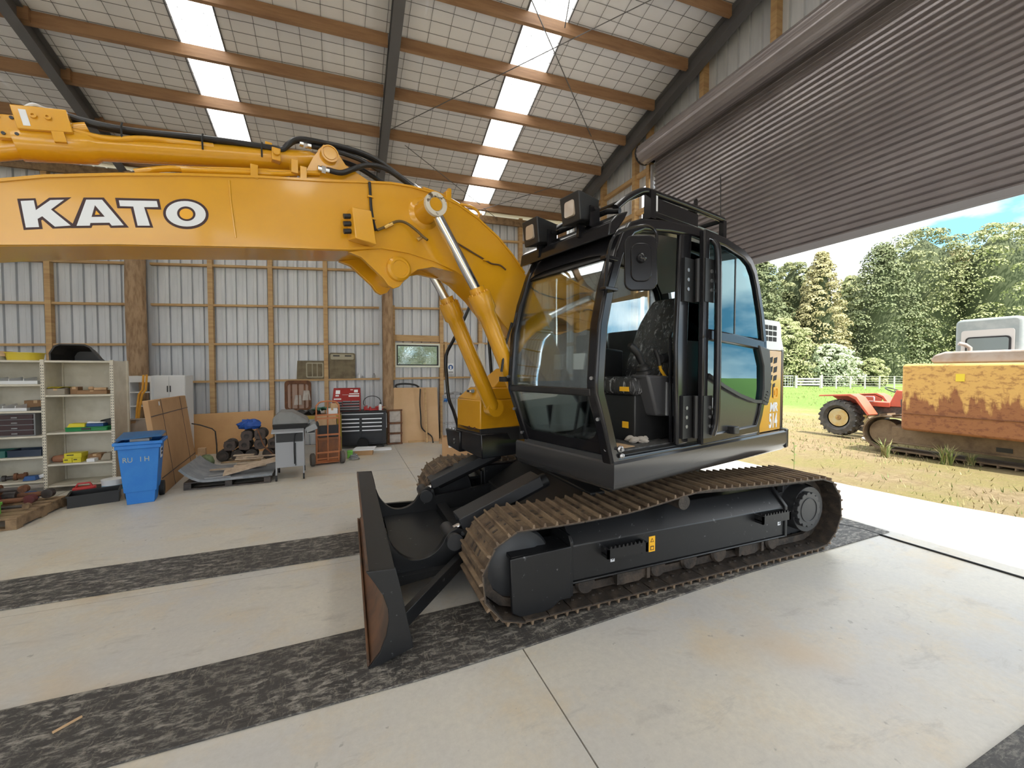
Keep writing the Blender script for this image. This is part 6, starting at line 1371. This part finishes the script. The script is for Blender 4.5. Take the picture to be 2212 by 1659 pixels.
# grass
def grass_patch(N, x0, x1, y0, y1, h, mats, name, label, seed):
    r = random.Random(seed); mb = MB()
    for i in range(N):
        x, y_ = r.uniform(x0, x1), r.uniform(y0, y1)
        if math.sin(x*.9+1.3)*math.sin(y_*.8)+r.uniform(-.7, .7) < .15: continue
        a = r.uniform(0, 2*pi); hh = h*r.uniform(.4, 1.1); lx, ly = r.uniform(-.6, .6)*hh, r.uniform(-.6, .6)*hh; w = .006*(1+x*.05)
        z = gh(x, y_)-.02; dx, dy = math.cos(a)*w, math.sin(a)*w; mb.mat(r.randrange(len(mats)))
        mb.add([(x-dx, y_-dy, z), (x+dx, y_+dy, z), (x+lx, y_+ly, z+hh)], [(0, 1, 2)])
    return tag(mb.build(name, mats, None, smooth=0, recalc=False), label, 'grass', None, 'stuff')
GA = M('grass_green', (.14, .185, .05), .7); GBl = M('grass_yellow', (.26, .23, .10), .8); GC = M('grass_straw', (.34, .27, .15), .8)
grass_patch(15000, 7.3, 17, -3, 14, .085, [GBl, GC, GA, GC], 'grass', 'sparse straw-coloured grass over the yard', 4)
grass_patch(14000, 20, 48, 4, 40, .16, [GA, GA, GBl], 'paddock_grass', 'bright green paddock grass before the fence', 5)
def tuft(x, y_, s, label, seed, n=34):
    r = random.Random(seed); mb = MB()
    for i in range(n):
        a = r.uniform(0, 2*pi); hh = s*r.uniform(.5, 1); sp_ = r.uniform(.2, .75)*s; w = .010
        c = Vector((r.uniform(-.08, .08)*s*2, r.uniform(-.08, .08)*s*2, 0)); d = Vector((math.cos(a), math.sin(a), 0)); e = Vector((-d.y, d.x, 0))*w
        m1 = c+d*sp_*.4+Vector((0, 0, hh*.7)); m2 = c+d*sp_+Vector((0, 0, hh)); mb.mat(i % 2)
        mb.add([c-e, c+e, m1+e*.7, m1-e*.7, m2], [(0, 1, 2, 3), (3, 2, 4)])
    o = mb.build('grass_tuft', [GA, GBl], None, smooth=0, recalc=False); place(o, (x, y_, gh(x, y_)-.02)); tag(o, label, 'grass tuft', 'grass tufts by the old tracks')
p = GP(1912, 982); tuft(p.x, p.y, .42, 'grass tuft at the end of the rusty tracks', 1); p = GP(2045, 996); tuft(p.x, p.y, .42, 'widest grass tuft in front of the rusty tracks', 2, 60); p = GP(2098, 998); tuft(p.x, p.y, .25, 'small grass tuft beside the widest tuft', 3)
p = GP(1715, 1010); mb = MB().tube([(0,0,0),(.01,0,.25),(0,.01,.5)], .005, 5)
for k in range(8): mb.add([(0,0,.1+.05*k),(.05*math.cos(k*2),.05*math.sin(k*2),.14+.05*k),(.02*math.cos(k*2+.8),.02*math.sin(k*2+.8),.15+.05*k)], [(0,1,2)])
o = mb.build('weed', GA, None, recalc=False); place(o, (p.x, p.y, -.05)); tag(o, 'single thin weed stalk behind the track end', 'weed')

# ---- fence, gates
fx, fy = Vector((43.2, 30.0, 0)), Vector((55.5, 22.5, 0)); fdir = (fy-fx).normalized()
FEN = M('fence_grey', (.46, .44, .40), .8); FGAL = M('gate_galvanised', (.62, .63, .64), .45, .3)
fe = thing('paddock_fence', 'post and wire fence across the green paddock', 'fence', fx)
L = (fy-fx).length+14
for k in range(int(L/1.35)):
    c = fdir*(k*1.35+4.2); MB().box(c.x-.05, c.x+.05, c.y-.05, c.y+.05, -.1, 1.25 if k % 3 else 1.4).build('post', FEN, fe)
for z in (.2, .45, .7, .95, 1.2): MB().tube([fdir*4.2+Vector((0,0,z)), fdir*L+Vector((0,0,z))], .018, 4).build('wire', FEN, fe)
g1 = thing('timber_gate', 'grey timber rail gate in the paddock fence', 'gate', fx+fdir*1.7)
for s in (0, 2.4):
    c = fdir*s; MB().box(c.x-.09, c.x+.09, c.y-.09, c.y+.09, -.1, 1.3).build('post', FEN, g1)
for z in (.35, .65, .95): MB().bar(Vector((0,0,z)), fdir*2.4+Vector((0,0,z)), .05, .16).build('rail', FEN, g1)
g2 = thing('wire_gate', 'pale galvanised mesh gate at the end of the fence', 'gate', fx-fdir*2.6)
MB().tube([Vector((0,0,.1)), fdir*4+Vector((0,0,.1)), fdir*4+Vector((0,0,1.25)), Vector((0,0,1.25))], .035, 6, closed=True).build('gate_frame', FGAL, g2)
for k in range(1, 16): MB().tube([fdir*(k*.25)+Vector((0,0,.1)), fdir*(k*.25)+Vector((0,0,1.25))], .014, 4).build('gate_bar', FGAL, g2)
for z in (.4, .7, 1.0): MB().tube([Vector((0,0,z)), fdir*4+Vector((0,0,z))], .014, 4).build('gate_rail', FGAL, g2)

# ---- trees
def leaf_mat(name, c1, c2):
    m, n, l, b = new_mat(name); f, _ = noise_fac(n, l, .9, 3, .6, .35, .65); c = mixc(n, l, f, c1, c2)
    l.new(c, b.inputs['Base Color']); b.inputs['Roughness'].default_value = .65; b.inputs['Specular IOR Level'].default_value = .25
    return m
LM = [leaf_mat('leaf_mid', (.15, .17, .075), (.27, .28, .14)), leaf_mat('leaf_light', (.22, .25, .10), (.36, .37, .19)), leaf_mat('leaf_olive', (.28, .25, .12), (.40, .36, .19)), leaf_mat('leaf_dark', (.10, .125, .06), (.20, .22, .11)), leaf_mat('leaf_pale', (.33, .39, .24), (.46, .50, .33))]
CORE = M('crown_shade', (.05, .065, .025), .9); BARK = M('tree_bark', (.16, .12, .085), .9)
def tree(px, pyt, dist, wpx, label, kind, seed, shape='conifer', base=.0, dens=1.0):
    r = random.Random(seed); d = ray(px, 803); d.z = 0; d = d/d.dot(Vector((FW.x, FW.y, 0)).normalized()); c = Vector((CAM.x, CAM.y, 0))+d*dist
    H = CAMH+(803-pyt)/FPX*dist; Rm = wpx*1.25/2/FPX*dist
    t = thing('tree', label, 'tree', (c.x, c.y, -.1), 0, 'trees beyond the paddock')
    MB().cyl((0,0,0), (0,0,H*.8), .35, .08, 10).build('trunk', BARK, t)
    lobes = []; n_l = int(130*dens)
    for i in range(n_l):
        z = base+(H-base)*((i+.5)/n_l)
        s = (z-base)/(H-base)
        R = Rm*((1-s)**.62 if shape == 'conifer' else math.sqrt(max(0, 1-(2*s-.8)**2/1.45)))*(.9 if s > .06 else .6)
        a = i*2.39996+r.uniform(-.3, .3); q = R*r.uniform(.55, .95)
        lobes.append((Vector((q*math.cos(a), q*math.sin(a), z)), max(.40, Rm*.27*(1.15-.70*s)*r.uniform(.7, 1.25))))
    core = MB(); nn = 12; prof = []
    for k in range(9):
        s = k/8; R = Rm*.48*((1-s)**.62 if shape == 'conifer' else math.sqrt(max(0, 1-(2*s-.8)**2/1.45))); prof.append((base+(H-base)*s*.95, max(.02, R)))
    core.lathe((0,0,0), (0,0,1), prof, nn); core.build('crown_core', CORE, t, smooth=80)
    mb = MB()
    for (lc_, lr) in lobes:
        for j in range(int(150*dens)):
            v_ = Vector((r.gauss(0, 1), r.gauss(0, 1), r.gauss(0, 1))).normalized()
            if v_.z < -.35: v_.z *= -1
            p_ = lc_+Vector((v_.x*lr, v_.y*lr, v_.z*lr*.62)); s_ = (.13+.12*r.random())*(dist/60)
            nrm_ = (v_+Vector((r.uniform(-.5,.5), r.uniform(-.5,.5), r.uniform(-.2,.6)))).normalized(); a_ = nrm_.orthogonal().normalized()*s_; b2 = nrm_.cross(a_).normalized()*s_*.75
            ph = r.uniform(0, 2*pi); e1 = a_*math.cos(ph)+b2*math.sin(ph); e2 = b2*math.cos(ph)-a_*math.sin(ph)
            mb.add([p_-e1*.9, p_-e2*.6+nrm_*s_*.18, p_+e1*.9, p_+e2*.6+nrm_*s_*.18], [(0, 1, 2, 3)])
    tag(mb.build('foliage', LM[kind], t, smooth=0, recalc=False), None, None, None, 'stuff')
    return t
tree(1575, 575, 66, 150, 'green tree seen through the cab glass nearest the trees', 0, 21, 'round')
tree(1500, 590, 64, 150, 'light green tree seen through the opened cab doorway', 1, 22)
tree(1640, 560, 62, 150, 'dark tree partly hidden behind the cab', 3, 1)
tree(1708, 570, 66, 120, 'mid-green tree with rounded top behind the mesh gate', 0, 2, 'round')
tree(1770, 548, 60, 120, 'olive-yellow pointed conifer behind the timber gate', 2, 3)
tree(1835, 600, 70, 130, 'pale green tree filling the gap beside the olive conifer', 1, 11)
tree(1900, 534, 62, 180, 'dark green conifer above the red tractor', 3, 4)
tree(1985, 505, 66, 220, 'tallest broad green conifer left of the old cab', 0, 5, 'round')
tree(2060, 545, 70, 190, 'olive conifer behind the old grey cab', 2, 6)
tree(2145, 490, 60, 200, 'tall green tree above the old grey cab', 1, 7, 'round')
tree(2225, 480, 75, 170, 'bluish green tree at the right picture edge', 3, 8)
tree(1790, 745, 50, 100, 'small pale bushy tree just behind the timber gate', 4, 9, 'round', 0, .8)
tree(1690, 690, 52, 110, 'leafy light green tree near the mesh gate', 1, 10, 'round')
tree(1885, 775, 49, 50, 'small yellow-green bush along the fence', 1, 12, 'round', 0, .6)
tree(2300, 470, 68, 260, 'large green tree outside the right picture edge', 0, 13)
# hedge behind the frosted window
r = random.Random(8); mb = MB()
for i in range(2600):
    p_ = Vector((r.uniform(-.6, 3.6), 12.0+r.uniform(-.5, .6), r.uniform(0, 3.2))); s_ = .10+.08*r.random(); n_ = Vector((r.uniform(-1,1), r.uniform(-1.2,.2), r.uniform(-.3,1))).normalized(); a_ = n_.orthogonal().normalized()*s_; b2 = n_.cross(a_).normalized()*s_*.7
    mb.add([p_-a_, p_-b2, p_+a_, p_+b2], [(0,1,2,3)])
hg = mb.build('hedge', LM[4], None, smooth=0, recalc=False); tag(hg, 'green hedge outside the frosted window', 'hedge', None, 'stuff')

# ---- old rusty excavator
def rusty_mat():
    m, n, l, b = new_mat('rusted_yellow_paint')
    f, h = noise_fac(n, l, 2.6, 9, .62, .46, .56, stretch=(1, 1.7, .45), dist=.2)
    f2, h2 = noise_fac(n, l, 9, 6, .7, .5, .6, stretch=(1, .9, 1.6))
    tc = n.new('ShaderNodeTexCoord'); sp_ = n.new('ShaderNodeSeparateXYZ'); l.new(tc.outputs['Object'], sp_.inputs[0])
    mr = n.new('ShaderNodeMapRange'); mr.inputs[1].default_value = .6; mr.inputs[2].default_value = 2.1; l.new(sp_.outputs[2], mr.inputs[0])
    ad = n.new('ShaderNodeMath'); ad.operation = 'ADD'; l.new(mr.outputs[0], ad.inputs[0]); sb = n.new('ShaderNodeMath'); sb.operation = 'MULTIPLY'; sb.inputs[1].default_value = 1.15; l.new(h, sb.inputs[0]); l.new(sb.outputs[0], ad.inputs[1])
    cr = n.new('ShaderNodeValToRGB'); cr.color_ramp.elements[0].position = .90; cr.color_ramp.elements[1].position = .98; l.new(ad.outputs[0], cr.inputs[0])
    mu = n.new('ShaderNodeMath'); mu.operation = 'MULTIPLY'; l.new(cr.outputs[0], mu.inputs[0]); iv = n.new('ShaderNodeMath'); iv.operation = 'SUBTRACT'; iv.inputs[0].default_value = 1.0; q_ = n.new('ShaderNodeMath'); q_.operation = 'MULTIPLY'; q_.inputs[1].default_value = .55; l.new(f2, q_.inputs[0]); l.new(q_.outputs[0], iv.inputs[1]); l.new(iv.outputs[0], mu.inputs[1])
    rust = mixc(n, l, f2, (.28, .115, .045), (.19, .07, .03))
    l.new(mixc(n, l, mu.outputs[0], rust, (.60, .36, .11)), b.inputs['Base Color']); b.inputs['Roughness'].default_value = .8
    bumpn(n, l, b, h2, .25, .02); return m
RY = rusty_mat(); MUD = M('muddy_steel', (.20, .14, .085), .9, var=(.12, .08, .05), vs=4, bump=.5, bs=20); CABG = M('old_cab_grey', (.22, .25, .25), .6, var=(.29, .31, .305), vs=4); CABW = M('old_cab_white', (.46, .44, .42), .6)
HOODG = M('old_hood_grey', (.34, .30, .275), .7, var=(.26, .20, .155), vs=3)
oe = thing('old_excavator', 'rusty old excavator with a big yellow counterweight in the yard', 'excavator', (11.6, 3.6, 0))
def ob(mb, name, mat, parent=oe, **k): return mb.xf(Matrix.Translation((-11.6, -3.6, 0))).build(name, mat, parent, **k)
cwp = rrect(2.2, 4.79, .50, 1.86, .07, 4)
ob(MB().prism(cwp, YZ, 10.62, 11.25), 'counterweight', RY, bevel=.05, segs=3)
ob(MB().box(10.605, 10.62, 2.25, 4.75, .845, .855), 'weld_line', RUST)
ob(MB().box(10.612, 10.62, 3.86, 3.98, 1.52, 1.66), 'yellow_patch', YELP)
ob(MB().prism([(2.3, 1.86), (4.36, 1.86), (4.42, 1.93), (4.36, 2.03), (4.20, 2.09), (2.3, 2.09)], YZ, 10.75, 12.3), 'engine_hood', HOODG, bevel=.04, segs=3)
ob(MB().tube([(11.1, 3.98, 2.0), (11.1, 3.98, 2.16), (11.06, 4.03, 2.22), (11.0, 4.10, 2.25)], .035, 10), 'exhaust_pipe', HOODG)
ob(MB().box(11.2, 13.3, 2.3, 4.55, .75, 1.3), 'house', RUST)
cb_ = MB().prism(rrect(3.62, 4.57, 1.3, 2.80, .10, 4), YZ, 12.1, 13.6); oc = ob(cb_, 'cab', CABG, bevel=.05, segs=3)
ob(MB().prism(rrect(3.72, 4.47, 1.9, 2.56, .05, 3), YZ, 12.085, 12.11), 'rear_panel', CABW, oc)
ob(MB().prism(rrect(3.76, 4.40, 2.08, 2.42, .07, 4), YZ, 12.07, 12.09), 'window_gasket', BLKM, oc); ob(MB().prism(rrect(3.79, 4.37, 2.11, 2.39, .05, 4), YZ, 12.06, 12.075), 'rear_window', M('old_glass', (.16, .19, .19), .1), oc)
ob(MB().prism(rrect(12.25, 13.45, 1.8, 2.6, .06, 3), XZ, 3.61, 3.63), 'side_panel', CABW, oc)
ob(MB().prism(rrect(12.35, 12.55, 2.15, 2.42, .08, 4), XZ, 3.60, 3.612), 'oval_window', YELP, oc); ob(MB().prism(rrect(12.75, 13.4, 2.15, 2.42, .05, 3), XZ, 3.60, 3.612), 'side_window', bpy.data.materials['old_glass'], oc)
ob(MB().box(12.3, 13.5, 3.60, 3.62, 2.52, 2.58), 'gutter', DKG, oc)
ob(MB().prism([(13.0, 1.6), (13.0, 2.2), (13.5, 2.9), (14.6, 3.5), (15.0, 3.2), (14.0, 2.5)], XZ, 2.9, 3.35), 'boom', YELP, bevel=.03)
for side, y0 in (('near', 10.95), ('far', 12.95)):
    path = [(5.42-.36*math.sin(a)*0-.0, 0) for a in ()]
    ye = 5.25 if side == 'near' else 4.0; dl = ye-1.6
    pts = [(1.6+dl*i/14, .72-.03*math.sin(pi*i/14)) for i in range(15)]+[(ye+.36*math.sin(a), .36+.36*math.cos(a)) for a in [pi*i/10 for i in range(1, 10)]]+[(ye-dl*i/14, .0) for i in range(15)]+[(1.6-.36*math.sin(a), .36-.36*math.cos(a)) for a in [pi*i/10 for i in range(1, 10)]]
    tko = ob(MB().strip(pts, .03, YZ, y0, y0+.55, closed=True), 'track', MUD)
    rs, Lr = resample(pts, 44)
    for (yy_, zz_, a_) in rs:
        c = Vector((0, yy_, zz_)); n_ = Vector((0, -math.sin(a_), math.cos(a_))); d_ = Vector((0, math.cos(a_), math.sin(a_))); q_ = c+n_*.03
        ob(MB().bar(Vector((y0-.02, q_.y, q_.z)), Vector((y0+.57, q_.y, q_.z)), .02, .05, up=n_), 'grouser', MUD, tko)
    tf = ob(MB().box(y0+.03, y0+.5, 1.8, ye-.15, .16, .50).hexa([(y0+.03,1.8,.50),(y0+.5,1.8,.50),(y0+.5,ye-.15,.50),(y0+.03,ye-.15,.50)], [(y0+.15,1.9,.58),(y0+.4,1.9,.58),(y0+.4,ye-.25,.58),(y0+.15,ye-.25,.58)]).box(y0-.005, y0+.03, 1.8, ye-.1, .155, .19), 'track_frame', MUD, bevel=.01)
    ob(MB().box(y0+.022, y0+.031, 3.35, 3.55, .24, .32), 'frame_slot', BLKM, tf)
    ob(MB().cyl((y0+.0, 3.6, .60), (y0+.4, 3.6, .60), .09, n=16), 'carrier_roller', MUD, tf)
    ob(MB().cyl((y0+.08, ye, .36), (y0+.45, ye, .36), .28, n=22), 'idler', MUD, tf)

# ---- old red tractor
TR = M('tractor_orange_red', (.52, .10, .05), .55, var=(.42, .09, .05), vs=5); RIMY = M('rim_faded_yellow', (.50, .42, .24), .6, var=(.50, .33, .10), vs=5); TYR = M('tractor_tyre', (.05, .048, .046), .8, var=(.10, .09, .08), vs=8); RIMR = M('rim_rust', (.40, .19, .09), .7)
tr_ = thing('tractor', 'old orange-red tractor with yellow rear wheels in the yard', 'tractor', (12.9, 6.0, 0))
def tw(mb, name, mat, parent=tr_, **k): return mb.xf(Matrix.Translation((-12.9, -6.0, 0))).build(name, mat, parent, **k)
def wheel(x, y_, r, w, rim, lugs=True):
    o = tw(MB().lathe((x, y_, r), (1, 0, 0), [(-w/2*.6, r*.55), (-w/2, r*.7), (-w/2*.9, r*.92), (-w/2*.6, r*.965), (w/2*.6, r*.965), (w/2*.9, r*.92), (w/2, r*.7), (w/2*.6, r*.55)], 36), 'tyre', TYR)
    for i in range(20 if lugs else 0):
        for s in (-1, 1):
            a = 2*pi*(i+(.5 if s > 0 else 0))/20; a2 = a+.22
            p1 = Vector((x, y_+r*.975*math.sin(a), r+r*.975*math.cos(a))); p2 = Vector((x+s*w*.47, y_+r*.93*math.sin(a2), r+r*.93*math.cos(a2)))
            tw(MB().bar(p1, p2, .05, .05, up=(0, math.sin(a), math.cos(a))), 'tread_lug', TYR, o)
    tw(MB().lathe((x, y_, r), (1, 0, 0), [(-w/2*.62, r*.56), (-w/2*.62, r*.50), (w*.02, r*.44), (w*.02, r*.30), (-w*.08, r*.28), (-w*.08, .0)], 28).lathe((x, y_, r), (-1, 0, 0), [(-w/2*.62, r*.56), (-w/2*.62, r*.50), (-w*.05, r*.44), (-w*.05, 0)], 28), 'rim', rim)
    tw(MB().lathe((x-w*.10, y_, r), (-1, 0, 0), [(0, r*.30), (.03, r*.28), (.05, r*.16), (.09, r*.14), (.10, 0)], 20), 'hub', RIMH, o)
    for i in range(6): tw(MB().cyl((x-w*.10-.03, y_+r*.22*math.cos(i*pi/3), r+r*.22*math.sin(i*pi/3)), (x-w*.10-.05, y_+r*.22*math.cos(i*pi/3), r+r*.22*math.sin(i*pi/3)), .02, n=6), 'wheel_nut', IRON, o)
    return o
RIMH = M('hub_rusty_yellow', (.46, .30, .09), .7, var=(.25, .13, .05), vs=9)
wheel(12.35, 6.85, .475, .36, RIMY); wheel(13.55, 6.85, .475, .36, RIMY, False); wheel(12.45, 5.05, .40, .28, RIMR, False); wheel(13.45, 5.05, .40, .28, RIMR, False)
for x0, x1 in ((12.18, 12.56), (13.36, 13.7)):
    fp = [(7.32, 1.02), (7.30, 1.06), (6.55, 1.12), (6.40, 1.05), (6.12, .62), (6.16, .58), (6.44, .98), (6.60, 1.06)]
    tw(MB().prism(fp, YZ, x0, x1), 'mudguard', TR, bevel=.01)
    tw(MB().prism([(7.2, 1.04), (6.6, 1.09), (6.42, 1.0), (6.5, .80), (7.0, .92)], YZ, x1-.03 if x0 < 13 else x0, x1 if x0 < 13 else x0+.03), 'guard_side', TR)
tw(MB().box(12.75, 13.15, 5.6, 7.0, .55, .85), 'transmission', IRON, bevel=.02)
tw(MB().box(12.72, 13.18, 4.9, 5.75, .55, 1.02).box(12.6, 13.2, 5.0, 5.5, .62, .72), 'engine', IRON, bevel=.02)
for k in range(5): tw(MB().cyl((12.70, 5.1+.13*k, .75), (12.62, 5.12+.13*k, .95), .03, n=8), 'engine_pipe', IRON)
tw(MB().hexa([(12.72, 5.55, .82), (13.18, 5.55, .82), (13.18, 6.0, .82), (12.72, 6.0, .82)], [(12.75, 5.50, 1.20), (13.15, 5.50, 1.20), (13.15, 5.85, 1.24), (12.75, 5.85, 1.24)]), 'dash_cowl', TR, bevel=.015)
tw(MB().box(12.70, 13.2, 5.95, 6.6, .80, .92), 'floor_deck', TR, bevel=.01)
tw(MB().tube([(12.95+.19*math.cos(2*pi*i/20), 5.98+.17*math.sin(2*pi*i/20), 1.22+.07*math.sin(2*pi*i/20)) for i in range(20)], .015, 6, closed=True).tube([(12.95, 5.98, 1.22), (12.95, 5.8, 1.1)], .015, 6), 'steering_wheel', BLKM)
tw(MB().ring(rrect(6.28, 6.50, .92, 1.06, .03, 3), rrect(6.30, 6.48, .94, 1.04, .02, 3), YZ, 12.70, 12.73), 'step_rail', FGAL)
tw(MB().box(12.6, 13.3, 4.95, 5.15, .35, .45), 'front_axle', IRON)
for k, (dx, dy, s, lab) in enumerate(((-.25, -.75, .13, 'pale stone beside the tractor tyre'), (-.32, -1.02, .09, 'smaller pale stone near the rusty tracks'))):
    r = random.Random(40+k); mb = MB().lathe((0,0,0), (0,0,1), [(0, s*.8), (s*.3, s), (s*.8, s*.75), (s, s*.2)], 9)
    for v_ in mb.v: v_ *= r.uniform(.85, 1.15)
    one(mb, 'stone', M('pale_stone', (.55, .52, .48), .9) if k == 0 else bpy.data.materials['pale_stone'], lab, 'stone', (12.5+dx, 6.9+dy, -.04))
p = Vector((13.9, 4.3, 0)); wp_ = thing('white_drum', 'white plastic tank lying behind the old excavator', 'tank', p); MB().lathe((0, -.6, .62), (0, 1, 0), [(0, .05), (.03, .13), (1.0, .13), (1.03, .05)], 18).build('body', WHITE, wp_); MB().box(-.1, .1, -.5, .4, 0, .5).build('stand', GREYP, wp_)
